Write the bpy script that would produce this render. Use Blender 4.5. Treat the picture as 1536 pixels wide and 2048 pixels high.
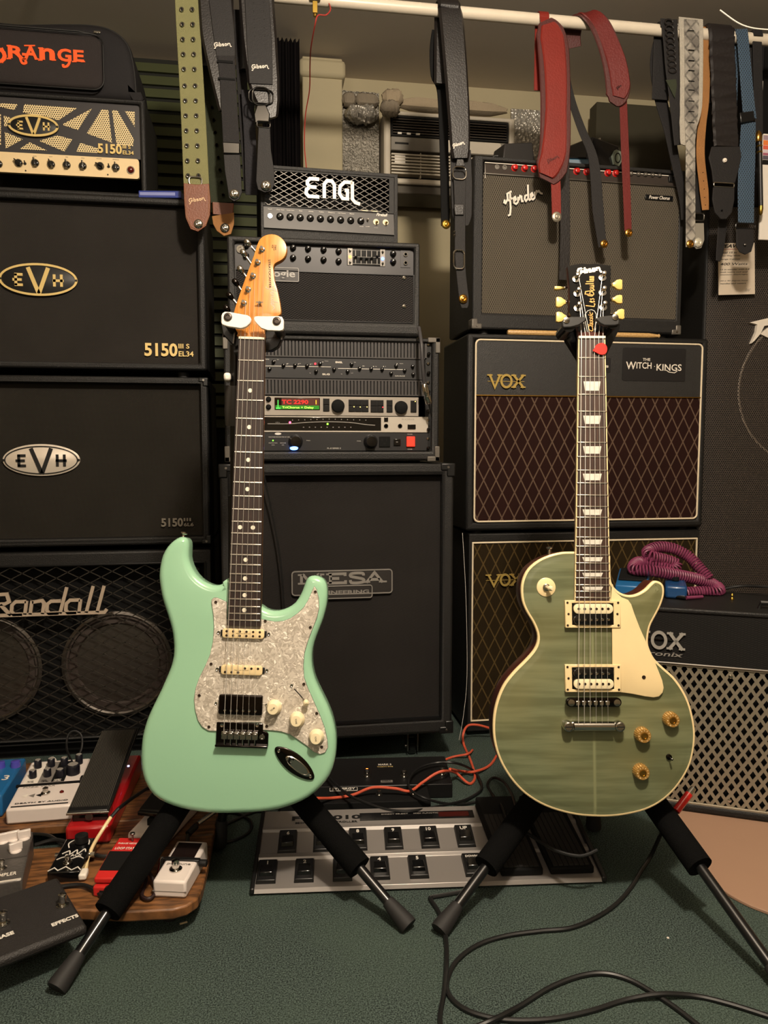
import bpy, math, random
from mathutils import Vector, Matrix
from mathutils.geometry import tessellate_polygon
random.seed(7)
PI = math.pi
S = bpy.context.scene
COL = S.collection
for o in list(bpy.data.objects): bpy.data.objects.remove(o)

# ---------------------------------------------------------------- camera, world, lights, exposure
H = 0.77
YAW, PITCH, FPX = math.radians(8.9), math.radians(4.9), 1540.0
FW = Vector((math.sin(YAW)*math.cos(PITCH), math.cos(YAW)*math.cos(PITCH), -math.sin(PITCH)))
RT = Vector((math.cos(YAW), -math.sin(YAW), 0))
UP = RT.cross(FW)
CAM = Vector((0, 0, H))
cd = bpy.data.cameras.new('camera'); cam = bpy.data.objects.new('camera', cd); COL.objects.link(cam)
cam.matrix_world = Matrix.Translation(CAM) @ Matrix((RT, UP, -FW)).transposed().to_4x4()
cd.sensor_fit = 'VERTICAL'; cd.sensor_height = 24; cd.lens = 24*FPX/2048; cd.clip_start = .02; cd.clip_end = 50
S.camera = cam
w = bpy.data.worlds.new('world'); S.world = w; w.use_nodes = True
w.node_tree.nodes['Background'].inputs[0].default_value = (1.0, .87, .72, 1)
w.node_tree.nodes['Background'].inputs[1].default_value = .05
def area(name, loc, target, size, power, color=(1, .87, .71)):
    l = bpy.data.lights.new(name, 'AREA'); l.shape = 'DISK'; l.size = size; l.energy = power; l.color = color
    o = bpy.data.objects.new(name, l); COL.objects.link(o); o.location = loc
    o.rotation_euler = (Vector(target)-Vector(loc)).to_track_quat('-Z', 'Y').to_euler(); return o
lamp = bpy.data.lights.new('ceiling_lamp', 'POINT'); lamp.energy = 118; lamp.color = (1, .87, .71); lamp.shadow_soft_size = .055
lo = bpy.data.objects.new('ceiling_lamp', lamp); COL.objects.link(lo); lo.location = (.30, .33, 1.83)
l2 = bpy.data.lights.new('fill_light', 'POINT'); l2.energy = 30; l2.color = (1, .87, .71); l2.shadow_soft_size = .25  # unseen fill light behind the camera, added to lift the ceiling and shadows
l2o = bpy.data.objects.new('fill_light', l2); COL.objects.link(l2o); l2o.location = (-.7, -1.3, 1.5)
S.view_settings.view_transform = 'Standard'; S.view_settings.look = 'None'
S.view_settings.exposure = 0.0; S.view_settings.gamma = 1.0; S.view_settings.use_curve_mapping = False

# ---------------------------------------------------------------- rays through the photograph's pixels
def ray(px, py): return FW + RT*((px-768)/FPX) + UP*((1024-py)/FPX)
def onY(px, py, Y):
    d = ray(px, py); return CAM + d*(Y/d.y)
def onZ(px, py, z=0.0):
    d = ray(px, py); return CAM + d*((z-H)/d.z)
def at(px, py, dep): return CAM + ray(px, py)*dep
class Fr:
    """local frame of a thing: x right, y into the depth, z up"""
    def __init__(s, loc, yaw=0, tilt=0, roll=0):
        s.m = (Matrix.Translation(Vector(loc)) @ Matrix.Rotation(math.radians(yaw), 4, 'Z')
               @ Matrix.Rotation(math.radians(tilt), 4, 'X') @ Matrix.Rotation(math.radians(roll), 4, 'Y'))
        s.i = s.m.inverted(); s.r = s.i.to_3x3()
    def xz(s, px, py, y=0.0):
        o = s.i @ CAM; d = s.r @ ray(px, py); p = o + d*((y-o.y)/d.y); return (p.x, p.z)
    def xy(s, px, py, z=0.0):
        o = s.i @ CAM; d = s.r @ ray(px, py); p = o + d*((z-o.z)/d.z); return (p.x, p.y)
    def x(s, px, py, y=0.0): return s.xz(px, py, y)[0]
    def z(s, px, py, y=0.0): return s.xz(px, py, y)[1]
    def l(s, p): return s.i @ Vector(p)

# ---------------------------------------------------------------- materials
def lin(c):
    if isinstance(c, str):
        c = tuple(int(c[i:i+2], 16)/255 for i in (0, 2, 4))
        c = tuple(x/12.92 if x <= .04045 else ((x+.055)/1.055)**2.4 for x in c)
    return (*c, 1)
class NT:
    def __init__(s, name):
        s.m = bpy.data.materials.new(name); s.m.use_nodes = True; s.t = s.m.node_tree
        s.b = s.t.nodes['Principled BSDF']
    def n(s, typ, **kw):
        nd = s.t.nodes.new(typ)
        for k, v in kw.items(): setattr(nd, k, v)
        return nd
    def lk(s, a, b): s.t.links.new(a, b)
    def coord(s, scale=(1, 1, 1), rot=(0, 0, 0)):
        c = s.n('ShaderNodeTexCoord'); mp = s.n('ShaderNodeMapping'); mp.inputs['Scale'].default_value = scale
        mp.inputs['Rotation'].default_value = rot
        s.lk(c.outputs['Object'], mp.inputs[0]); return mp.outputs[0]
    def math(s, op, a, b=None, c=None):
        nd = s.n('ShaderNodeMath', operation=op)
        for i, v in enumerate((a, b, c)):
            if v is None: continue
            if isinstance(v, (int, float)): nd.inputs[i].default_value = v
            else: s.lk(v, nd.inputs[i])
        return nd.outputs[0]
    def mix(s, f, a, b):
        nd = s.n('ShaderNodeMix', data_type='RGBA')
        for i, v in ((0, f), (6, a), (7, b)):
            if isinstance(v, (int, float)): nd.inputs[i].default_value = v
            elif isinstance(v, (tuple, str)): nd.inputs[i].default_value = lin(v) if isinstance(v, str) or len(v) == 3 else v
            else: s.lk(v, nd.inputs[i])
        return nd.outputs[2]
    def noise(s, vec, scale, detail=3):
        nd = s.n('ShaderNodeTexNoise'); nd.inputs['Scale'].default_value = scale; nd.inputs['Detail'].default_value = detail
        s.lk(vec, nd.inputs['Vector']); return nd.outputs[0]
    def vor(s, vec, scale, out=0):
        nd = s.n('ShaderNodeTexVoronoi'); nd.inputs['Scale'].default_value = scale; s.lk(vec, nd.inputs['Vector']); return nd.outputs[out]
    def sep(s, vec):
        nd = s.n('ShaderNodeSeparateXYZ'); s.lk(vec, nd.inputs[0]); return nd.outputs
    def bump(s, h, strength=.3, dist=.001):
        nd = s.n('ShaderNodeBump'); nd.inputs['Strength'].default_value = strength; nd.inputs['Distance'].default_value = dist
        s.lk(h, nd.inputs['Height']); s.lk(nd.outputs[0], s.b.inputs['Normal'])
    def smooth(s, v, lo, hi):
        nd = s.n('ShaderNodeMapRange', interpolation_type='SMOOTHSTEP'); nd.inputs[1].default_value = lo; nd.inputs[2].default_value = hi
        s.lk(v, nd.inputs[0]); return nd.outputs[0]
    def col(s, v):
        if isinstance(v, (tuple, str)): s.b.inputs['Base Color'].default_value = lin(v)
        else: s.lk(v, s.b.inputs['Base Color'])
    def fin(s, rough=.5, metal=0, coat=0, spec=.5):
        s.b.inputs['Roughness'].default_value = rough; s.b.inputs['Metallic'].default_value = metal
        s.b.inputs['Coat Weight'].default_value = coat; s.b.inputs['Coat Roughness'].default_value = .08
        s.b.inputs['Specular IOR Level'].default_value = spec
        return s.m
def plain(name, c, rough=.5, metal=0, coat=0, spec=.5, var=.06, nscale=30, bumps=None):
    """one colour with faint wear; bumps = (scale, strength) for leather / vinyl grain"""
    n = NT(name); v = n.coord(); base = lin(c)
    nz = n.noise(v, nscale)
    n.col(n.mix(nz, tuple(x*(1-var) for x in base[:3])+(1,), tuple(min(1, x*(1+var)) for x in base[:3])+(1,)))
    if bumps: n.bump(n.vor(v, bumps[0]), bumps[1])
    return n.fin(rough, metal, coat, spec)
def glow(name, c, strength):
    n = NT(name); n.col('101010'); n.b.inputs['Emission Color'].default_value = lin(c)
    n.b.inputs['Emission Strength'].default_value = strength; return n.fin(.4)
def tolex(name, c, rough=.55): return plain(name, c, rough, spec=.4, var=.12, nscale=60, bumps=(520, .45))
def weave(name, c1, c2, sx=900, sz=1300, rot=0, contrast=(.3, .8), patch=.25):
    """woven speaker cloth: crossing thread waves in colour and relief"""
    n = NT(name); v = n.coord(rot=(0, math.radians(rot), 0)); x, y, z = n.sep(v)
    a = n.math('SINE', n.math('MULTIPLY', x, sx)); b = n.math('SINE', n.math('MULTIPLY', z, sz))
    h = n.math('MULTIPLY_ADD', n.math('MULTIPLY', a, b), .5, .5)
    big = n.noise(n.coord(), 6, 2)
    n.col(n.mix(n.math('ADD', n.math('MULTIPLY', n.smooth(h, *contrast), 1-patch), n.math('MULTIPLY', big, patch)), c1, c2))
    n.bump(h, .4, .0006); return n.fin(.9, spec=.15)
def diamonds(name, bg, bg2, line, a, b, wd=.055):
    """woven diamond grille cloth: two families of slanted threads"""
    n = NT(name); x, y, z = n.sep(n.coord()); u = n.math('DIVIDE', x, a); v = n.math('DIVIDE', z, b)
    def fam(t):
        f = n.math('ABSOLUTE', n.math('SUBTRACT', n.math('FRACT', t), .5)); return n.math('LESS_THAN', f, wd)
    ln = n.math('MAXIMUM', fam(n.math('ADD', u, v)), fam(n.math('SUBTRACT', u, v)))
    tex = n.math('SINE', n.math('MULTIPLY', x, 2600)); t2 = n.noise(n.coord(), 12, 2)
    base = n.mix(n.math('MULTIPLY_ADD', tex, .2, n.math('MULTIPLY', t2, .8)), bg, bg2)
    dash = n.math('MULTIPLY_ADD', n.math('SINE', n.math('MULTIPLY', z, 3000)), .15, .7)
    n.col(n.mix(n.math('MULTIPLY', ln, dash), base, line)); n.bump(ln, .3, .0005); return n.fin(.85, spec=.15)
def holes(name, c, hole, pitch, r, rough=.5, metal=0):
    """perforated sheet: staggered round holes"""
    n = NT(name); x, y, z = n.sep(n.coord())
    def grid(off):
        u = n.math('SUBTRACT', n.math('FRACT', n.math('ADD', n.math('DIVIDE', x, pitch), off)), .5)
        v = n.math('SUBTRACT', n.math('FRACT', n.math('ADD', n.math('DIVIDE', z, pitch*1.732), off)), .5)
        v = n.math('MULTIPLY', v, 1.732)
        return n.math('SQRT', n.math('ADD', n.math('MULTIPLY', u, u), n.math('MULTIPLY', v, v)))
    d = n.math('MINIMUM', grid(0), grid(.5)); m = n.smooth(d, r-.06, r+.06)
    n.col(n.mix(m, hole, c)); n.bump(m, .6, .001); n.lk(n.math('MULTIPLY', m, metal), n.b.inputs['Metallic']) if metal else None
    return n.fin(rough)

def carpet_mat():
    n = NT('green_carpet'); v = n.coord()
    a = n.noise(v, 430, 4); b = n.noise(v, 5, 3); c = n.noise(v, 900, 2)
    s = n.smooth(n.math('MULTIPLY_ADD', a, .65, n.math('MULTIPLY', c, .35)), .36, .64)
    col = n.mix(s, '18201f', '65756f'); col = n.mix(n.math('MULTIPLY', n.smooth(b, .35, .7), .35), col, '55665a')
    n.col(col); n.bump(n.math('ADD', a, c), 1.0, .003); return n.fin(.95, spec=.1)
def wood_mat(name, c1, c2, scale=(3, 60, 3), rough=.45, coat=.2):
    n = NT(name); v = n.coord(scale); a = n.noise(v, 4, 5); n.col(n.mix(n.smooth(a, .35, .65), c1, c2)); n.bump(a, .1); return n.fin(rough, coat=coat)
def pearl_mat():
    n = NT('pearl_plastic'); v = n.coord()
    w1 = n.noise(v, 40, 3); mp = n.n('ShaderNodeVectorMath', operation='ADD'); n.lk(v, mp.inputs[0])
    sc = n.n('ShaderNodeVectorMath', operation='SCALE'); nn = n.n('ShaderNodeTexNoise'); nn.inputs['Scale'].default_value = 60; n.lk(v, nn.inputs['Vector'])
    n.lk(nn.outputs[1], sc.inputs[0]); sc.inputs['Scale'].default_value = .03; n.lk(sc.outputs[0], mp.inputs[1])
    vo = n.n('ShaderNodeTexVoronoi'); vo.inputs['Scale'].default_value = 270; n.lk(mp.outputs[0], vo.inputs['Vector'])
    r = n.sep(vo.outputs[1])[0]
    col = n.mix(n.smooth(r, 0, .8), 'aaa092', 'cfc6b8'); col = n.mix(n.smooth(r, .86, 1.0), col, 'fbf4e8')
    n.col(col); return n.fin(.28, coat=.5)
def flame_mat():
    n = NT('faded_green_flame_maple'); v = n.coord((1.2, 1, 16)); a = n.noise(v, 4, 4); b = n.noise(n.coord(), 7, 2)
    x, y, z = n.sep(n.coord()); seam = n.smooth(n.math('ABSOLUTE', x), 0, .004)
    col = n.mix(n.smooth(a, .38, .66), '585d42', '72785a'); col = n.mix(n.math('MULTIPLY', n.smooth(b, .35, .75), .5), col, '7b754c')
    col = n.mix(seam, '7f8360', col); n.col(col); return n.fin(.32, coat=.35)
def snake_mat():
    n = NT('snakeskin_leather'); x, y, z = n.sep(n.coord())
    u = n.math('DIVIDE', x, .030); v = n.math('DIVIDE', z, .034)
    def fam(t): return n.math('LESS_THAN', n.math('ABSOLUTE', n.math('SUBTRACT', n.math('FRACT', t), .5)), .10)
    m = n.math('MAXIMUM', fam(n.math('ADD', u, v)), fam(n.math('SUBTRACT', u, v)))
    nz = n.noise(n.coord(), 160, 3); big = n.noise(n.coord(), 25, 2)
    c = n.mix(n.smooth(big, .35, .65), '6a655f', 'a39d92'); c = n.mix(n.math('MULTIPLY', m, nz), c, '1a1817')
    n.col(c); n.bump(n.vor(n.coord(), 420), .6); return n.fin(.5)
def jacquard_mat():
    n = NT('blue_jacquard_webbing'); x, y, z = n.sep(n.coord())
    a = n.math('SINE', n.math('MULTIPLY', x, 900)); b = n.math('SINE', n.math('MULTIPLY', z, 620))
    m = n.smooth(n.math('MULTIPLY', a, b), .1, .4); n.col(n.mix(m, '3f5468', '1f2a35')); n.bump(m, .3); return n.fin(.75)
def foil_mat(): 
    n = NT('crinkled_foil'); v = n.coord(); a = n.vor(v, 70); b = n.noise(v, 60, 4); n.col('b5afa4'); n.bump(n.math('ADD', a, b), 1.0, .01); return n.fin(.3, .55)
def wall_mat(name, c1, c2):
    n = NT(name); v = n.coord(); n.col(n.mix(n.noise(v, 3, 4), c1, c2)); n.bump(n.noise(v, 180, 3), .15); return n.fin(.85, spec=.2)

m_carpet = carpet_mat(); m_ceil = wall_mat('ceiling_paint', 'd2c8ba', 'c4b9aa'); m_wall = wall_mat('beige_wall_paint', 'bfb495', 'aca183')
m_roomwall = wall_mat('tan_wall_paint', '9a8a70', '8a7b62')
m_tolex = tolex('black_tolex', '151413'); m_tolex2 = tolex('charcoal_tolex', '1e1d1c'); m_blk = plain('black_plastic', '111111', .4); m_blkg = plain('glossy_black_plastic', '0b0b0c', .12, coat=.6)
m_blkm = plain('matte_black', '0d0d0d', .8, spec=.2); m_metalblk = plain('black_powder_coat', '161617', .32, .3, coat=.3)
m_foam = plain('black_foam_sleeve', '0b0b0b', .95, spec=.08, bumps=(700, .6)); m_rubber = plain('dark_rubber', '1b1a1a', .7)
m_chrome = plain('chrome', 'c9c6c0', .12, 1); m_darkchrome = plain('smoked_chrome', '3a3533', .12, 1); m_steel = plain('brushed_steel', '8d8983', .35, 1)
m_gold = plain('gold_plate', 'c99a4a', .25, 1); m_brass = plain('aged_brass', 'a98a3e', .35, 1)
m_white = plain('white_plastic', 'e6ded2', .4); m_ivory = plain('ivory_plastic', 'f0e0b8', .35, coat=.3); m_cream = plain('cream_plastic', 'ecd3a0', .35, coat=.3)
m_letter = plain('pale_metal_lettering', 'e9e0d2', .35); m_print = plain('white_print', 'd8d2c8', .6); m_dimprint = plain('dull_grey_print', '8c8780', .5)
m_goldletter = plain('gold_lettering', 'd8bc78', .35, .2); m_orange = plain('orange_embroidery', 'f25a1c', .7); m_red = plain('red_plastic', 'c01a16', .3, coat=.3)
m_logogold = plain('gold_logo', 'c2a65c', .3, .35); m_logochrome = plain('chrome_logo', 'b9b4ac', .25, .35)
m_cable = plain('black_cable_rubber', '151515', .45); m_orangecable = plain('orange_cable_rubber', 'c8553a', .5)

# ---------------------------------------------------------------- geometry
class G:
    def __init__(s): s.v = []; s.f = []
    def add(s, vs, fs):
        k = len(s.v); s.v += [tuple(v) for v in vs]; s.f += [tuple(i+k for i in f) for f in fs]; return s
    def box(s, x0, x1, y0, y1, z0, z1, m=None):
        vs = [Vector((x, y, z)) for z in (z0, z1) for y in (y0, y1) for x in (x0, x1)]
        if m is not None: vs = [m @ v for v in vs]
        return s.add(vs, [(0, 2, 3, 1), (4, 5, 7, 6), (0, 1, 5, 4), (2, 6, 7, 3), (1, 3, 7, 5), (0, 4, 6, 2)])
    def hexa(s, p):  # 8 points: bottom 4 ccw, top 4 ccw
        return s.add(p, [(3, 2, 1, 0), (4, 5, 6, 7), (0, 1, 5, 4), (1, 2, 6, 5), (2, 3, 7, 6), (3, 0, 4, 7)])
    def prism(s, poly, y0, y1):          # polygon in x,z extruded along y
        a = sum(poly[i-1][0]*poly[i][1]-poly[i][0]*poly[i-1][1] for i in range(len(poly)))
        if a < 0: poly = poly[::-1]
        n = len(poly); vs = [(x, y0, z) for x, z in poly]+[(x, y1, z) for x, z in poly]
        return s.add(vs, [tuple(range(n)), tuple(range(2*n-1, n-1, -1))]+[(i, i+n, (i+1) % n+n, (i+1) % n) for i in range(n)])
    def prismz(s, poly, z0, z1):         # polygon in x,y extruded along z
        a = sum(poly[i-1][0]*poly[i][1]-poly[i][0]*poly[i-1][1] for i in range(len(poly)))
        if a < 0: poly = poly[::-1]
        n = len(poly); vs = [(x, y, z0) for x, y in poly]+[(x, y, z1) for x, y in poly]
        return s.add(vs, [tuple(range(n-1, -1, -1)), tuple(range(n, 2*n))]+[(i, (i+1) % n, (i+1) % n+n, i+n) for i in range(n)])
    def layers(s, loops, caps=True):     # list of closed loops of 3D points, skinned
        n = len(loops[0]); k = len(s.v)
        for L in loops: s.v += [tuple(p) for p in L]
        for j in range(len(loops)-1):
            for i in range(n):
                a = k+j*n+i; b = k+j*n+(i+1) % n; s.f.append((a, a+n, b+n, b))
        if caps:
            for off, L, rev in ((k, loops[0], False), (k+(len(loops)-1)*n, loops[-1], True)):
                if n < 14: s.f.append(tuple(off+i for i in (range(n-1, -1, -1) if rev else range(n)))); continue
                nrm = Vector(); c0 = Vector(L[0])
                for i in range(n): nrm += (Vector(L[i])-c0).cross(Vector(L[(i+1) % n])-c0)
                for t in tessellate_polygon([[Vector(p) for p in L]]):
                    a, b, c = (Vector(L[i]) for i in t); up_ = (b-a).cross(c-a).dot(nrm) > 0
                    if up_ == rev: t = t[::-1]
                    s.f.append(tuple(off+i for i in t))
        return s
    def ring(s, o, i, y0, y1):           # rectangular frame: o, i = (x0,x1,z0,z1)
        def q(r, y): return [(r[0], y, r[2]), (r[1], y, r[2]), (r[1], y, r[3]), (r[0], y, r[3])]
        vs = q(o, y0)+q(i, y0)+q(o, y1)+q(i, y1); fs = []
        for k in range(4):
            n = (k+1) % 4
            fs += [(k, n, n+4, k+4), (8+k, 12+k, 12+n, 8+n), (k, k+8, n+8, n), (4+k, 4+n, 12+n, 12+k)]
        return s.add(vs, fs)
    def lathe(s, prof, c=(0, 0, 0), axis=(0, -1, 0), seg=20):   # prof = [(radius, height along axis)]
        ax = Vector(axis).normalized(); u = ax.orthogonal().normalized(); v = ax.cross(u); c = Vector(c); k = len(s.v)
        for r, h in prof:
            for i in range(seg):
                a = 2*PI*i/seg; s.v.append(tuple(c+ax*h+(u*math.cos(a)+v*math.sin(a))*max(r, 1e-5)))
        for j in range(len(prof)-1):
            for i in range(seg):
                a = k+j*seg+i; b = k+j*seg+(i+1) % seg; s.f.append((a, b, b+seg, a+seg))
        s.f.append(tuple(range(k+seg-1, k-1, -1))); s.f.append(tuple(range(k+(len(prof)-1)*seg, k+len(prof)*seg)))
        return s
    def cyl(s, c, r, h, axis=(0, -1, 0), seg=20, ch=None):
        ch = min(r, h)*.15 if ch is None else ch
        return s.lathe([(r, 0), (r, h-ch), (r-ch, h)], c, axis, seg)
    def ball(s, c, r, seg=14): return s.lathe([(r*math.sin(PI*i/8), -r*math.cos(PI*i/8)) for i in range(9)], c, (0, 0, 1), seg)
    def tube(s, pts, r, seg=8, caps=True):
        pts = [Vector(p) for p in pts]; n = len(pts); k = len(s.v)
        t = (pts[1]-pts[0]).normalized(); u = t.orthogonal().normalized()
        for i, p in enumerate(pts):
            t = (pts[min(i+1, n-1)]-pts[max(i-1, 0)]).normalized(); u = (u-t*u.dot(t)).normalized(); v = t.cross(u)
            rr = r[i] if isinstance(r, (list, tuple)) else r
            for j in range(seg):
                a = 2*PI*j/seg; s.v.append(tuple(p+(u*math.cos(a)+v*math.sin(a))*rr))
        for i in range(n-1):
            for j in range(seg):
                a = k+i*seg+j; b = k+i*seg+(j+1) % seg; s.f.append((a, b, b+seg, a+seg))
        if caps: s.f.append(tuple(range(k+seg-1, k-1, -1))); s.f.append(tuple(range(k+(n-1)*seg, k+n*seg)))
        return s
    def band(s, pts, widths, thick, wdir=(1, 0, 0), rd=.3):     # flat strap swept along pts
        pts = [Vector(p) for p in pts]; n = len(pts); k = len(s.v); W0 = Vector(wdir).normalized()
        th = thick if isinstance(thick, (list, tuple)) else [thick]*n
        for i, p in enumerate(pts):
            t = (pts[min(i+1, n-1)]-pts[max(i-1, 0)]).normalized(); W = (W0-t*W0.dot(t)).normalized(); N = t.cross(W)
            hw = widths[i]/2; ht = th[i]/2; e = min(hw, ht)*rd*2
            for a, b in ((-hw, -ht+e), (-hw+e, -ht), (hw-e, -ht), (hw, -ht+e), (hw, ht-e), (hw-e, ht), (-hw+e, ht), (-hw, ht-e)):
                s.v.append(tuple(p+W*a+N*b))
        for i in range(n-1):
            for j in range(8):
                a = k+i*8+j; b = k+i*8+(j+1) % 8; s.f.append((a, b, b+8, a+8))
        s.f.append(tuple(range(k+7, k-1, -1))); s.f.append(tuple(range(k+(n-1)*8, k+n*8))); return s
    def stroke(s, pts, w, y0, y1):       # pen stroke in x,z with mitred width w
        n = len(pts); L = []; R = []; closed = pts[0] == pts[-1] and n > 3
        for i in range(n):
            a = Vector(pts[(i-1) if i > 0 else (n-2 if closed else 0)]); b = Vector(pts[i]); c = Vector(pts[(i+1) if i < n-1 else (1 if closed else n-1)])
            d1 = (b-a).normalized() if (b-a).length > 1e-9 else (c-b).normalized(); d2 = (c-b).normalized() if (c-b).length > 1e-9 else d1
            t = (d1+d2); t = t.normalized() if t.length > 1e-6 else d1
            nn = Vector((-t.y, t.x)); k = w/2/max(.5, nn.dot(Vector((-d1.y, d1.x))))
            if not closed and i == 0: b = b-d1*0
            L.append(b+nn*k); R.append(b-nn*k)
        for i in range(n-1):
            q = [L[i], L[i+1], R[i+1], R[i]]
            s.add([(p.x, y0, p.y) for p in q]+[(p.x, y1, p.y) for p in q], [(0, 1, 2, 3), (7, 6, 5, 4), (0, 4, 5, 1), (1, 5, 6, 2), (2, 6, 7, 3), (3, 7, 4, 0)])
        return s
    def xf(s, m): s.v = [tuple(m @ Vector(v)) for v in s.v]; return s
    def join(s, g): return s.add(g.v, g.f)

def catmull(p, n=8, closed=False):
    P = [Vector(q) for q in p]; out = []; N = len(P)
    rng = range(N) if closed else range(N-1)
    for i in rng:
        a = P[(i-1) % N] if closed or i > 0 else P[0]; b = P[i % N]; c = P[(i+1) % N]; d = P[(i+2) % N] if closed or i+2 < N else P[-1]
        for k in range(n):
            t = k/n; out.append(.5*((2*b)+(c-a)*t+(2*a-5*b+4*c-d)*t*t+(3*b-a-3*c+d)*t**3))
    if not closed: out.append(P[-1])
    return out
def smooth2(p, n=4, closed=True): return [(q.x, q.y) for q in catmull([Vector((x, y, 0)) for x, y in p], n, closed)]
def ccw(p): return p if sum(p[i-1][0]*p[i][1]-p[i][0]*p[i-1][1] for i in range(len(p))) > 0 else p[::-1]
def inset(p, d):
    """shift a ccw outline inwards by d along its vertex normals"""
    n = len(p); out = []
    for i in range(n):
        a, b = Vector(p[i-1]), Vector(p[(i+1) % n]); t = (b-a).normalized(); out.append((p[i][0]-t.y*d, p[i][1]+t.x*d))
    return out
def rrect(x0, x1, z0, z1, r, n=4):
    out = []
    for cx, cz, a0 in ((x1-r, z1-r, 0), (x0+r, z1-r, 90), (x0+r, z0+r, 180), (x1-r, z0+r, 270)):
        for k in range(n+1): a = math.radians(a0+90*k/n); out.append((cx+r*math.cos(a), cz+r*math.sin(a)))
    return out
def ell(cx, cz, a, b, n=40): return [(cx+a*math.cos(2*PI*i/n), cz+b*math.sin(2*PI*i/n)) for i in range(n)]
def slab(p, y0, y1, r, k=4):
    """outline p as a plate from y0 (front) to y1 with edges rounded by r"""
    p = ccw(p); L = []
    for i in range(k+1):
        a = PI/2*i/k; d = r*(1-math.sin(a)); L.append([(x, y0+r*(1-math.cos(a)), z) for x, z in inset(p, d)])
    for i in range(k, -1, -1):
        a = PI/2*i/k; d = r*(1-math.sin(a)); L.append([(x, y1-r*(1-math.cos(a)), z) for x, z in inset(p, d)])
    return G().layers(L)
TXT = {}
def text(s, cx, cz, h, w=None, y=0, depth=.0008, bold=0, shear=0, rot=0):
    """lettering in the x,z plane, front face at y-depth, centred on cx,cz"""
    key = (s, bold, shear)
    if key not in TXT:
        cu = bpy.data.curves.new('t', 'FONT'); cu.body = s; cu.offset = bold; cu.shear = shear; cu.resolution_u = 3; cu.extrude = .5
        o = bpy.data.objects.new('t', cu); COL.objects.link(o); dg = bpy.context.evaluated_depsgraph_get()
        me = bpy.data.meshes.new_from_object(o.evaluated_get(dg)); vs = [v.co.copy() for v in me.vertices]; fs = [tuple(p.vertices) for p in me.polygons]
        bpy.data.objects.remove(o); bpy.data.curves.remove(cu); bpy.data.meshes.remove(me); TXT[key] = (vs, fs)
    vs, fs = TXT[key]
    x0 = min(v.x for v in vs); x1 = max(v.x for v in vs); y0 = min(v.y for v in vs); y1 = max(v.y for v in vs)
    sz = h/(y1-y0); sx = w/(x1-x0) if w else sz; c, sn = math.cos(math.radians(rot)), math.sin(math.radians(rot)); g = G(); out = []
    for v in vs:
        a = (v.x-(x0+x1)/2)*sx; b = (v.y-(y0+y1)/2)*sz; out.append((cx+a*c-b*sn, y-depth*(v.z+.5), cz+a*sn+b*c))
    return g.add(out, fs)
def pen(strokes, cx, cz, w, wt, y, depth=.002, rot=0, shear=0, h=None):
    """draw a list of pen strokes (unit space) scaled to width w, centred on cx,cz"""
    P = [p for s in strokes for p in s]; x0 = min(p[0] for p in P); x1 = max(p[0] for p in P); z0 = min(p[1] for p in P); z1 = max(p[1] for p in P)
    k = w/(x1-x0); kz = h/(z1-z0) if h else k; c, sn = math.cos(math.radians(rot)), math.sin(math.radians(rot)); g = G()
    for s in strokes:
        q = []
        for a, b in s:
            a, b = (a-(x0+x1)/2)*k, (b-(z0+z1)/2)*kz; a += b*shear; q.append((cx+a*c-b*sn, cz+a*sn+b*c))
        g.stroke(q, wt, y-depth, y)
    return g

# ---------------------------------------------------------------- objects
def obj(name, g, mat, parent=None, bevel=0, label=None, kind=None, seg=2, ang=38):
    while parent is not None and parent.parent is not None and parent.parent.parent is not None: parent = parent.parent
    me = bpy.data.meshes.new(name); me.from_pydata(g.v, [], g.f)
    me.materials.append(mat)
    me.polygons.foreach_set('use_smooth', [True]*len(me.polygons)); me.set_sharp_from_angle(angle=math.radians(ang)); me.update()
    o = bpy.data.objects.new(name, me); COL.objects.link(o)
    if parent is not None: o.parent = parent
    if bevel:
        b = o.modifiers.new('bevel', 'BEVEL'); b.width = bevel; b.segments = seg; b.limit_method = 'ANGLE'; b.angle_limit = math.radians(40); b.harden_normals = False
    if label: o['label'] = label
    if kind: o['kind'] = kind
    return o
def thing(name, label, cat, fr, group=None):
    o = bpy.data.objects.new(name, None); COL.objects.link(o); o.empty_display_size = .02
    loc, q, sc = fr.m.decompose(); o.location = loc; o.rotation_euler = q.to_euler(); o['label'] = label; o['category'] = cat
    if group: o['group'] = group
    return o
def tag(o, label, cat, group=None):
    o['label'] = label; o['category'] = cat
    if group: o['group'] = group
    return o
def struct(name, g, mat, parent=None, bevel=0):
    o = obj(name, g, mat, parent, bevel)
    if parent is None: o['kind'] = 'structure'
    return o
def inst(o, parent, m=None, name=None):
    """copy a part (and its own children) sharing the mesh"""
    c = o.copy(); COL.objects.link(c); c.parent = parent
    if m is not None: c.matrix_basis = m
    for ch in o.children: inst(ch, c)
    return c
T = lambda x, y, z: Matrix.Translation((x, y, z))

# ================================================================ THE ROOM
YB, ZC = 2.75, 2.03
struct('floor', G().box(-2.3, 2.7, -2.3, YB+.1, -.06, 0), m_carpet)
struct('ceiling', G().box(-2.3, 2.7, -2.3, YB+.1, ZC, ZC+.06), m_ceil)
struct('wall_back', G().box(-2.3, 2.7, YB, YB+.1, 0, ZC), m_wall)
struct('wall_left', G().box(-2.4, -2.3, -2.3, YB+.1, 0, ZC), m_roomwall)
struct('wall_right', G().box(2.7, 2.8, -2.3, YB+.1, 0, ZC), m_roomwall)
struct('wall_front', G().box(-2.3, 2.7, -2.4, -2.3, 0, ZC), m_roomwall)
struct('baseboard_back', G().box(-2.3, 2.7, YB-.015, YB, 0, .09), m_white, bevel=.003)
F0 = Fr((0, 0, 0))
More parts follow.
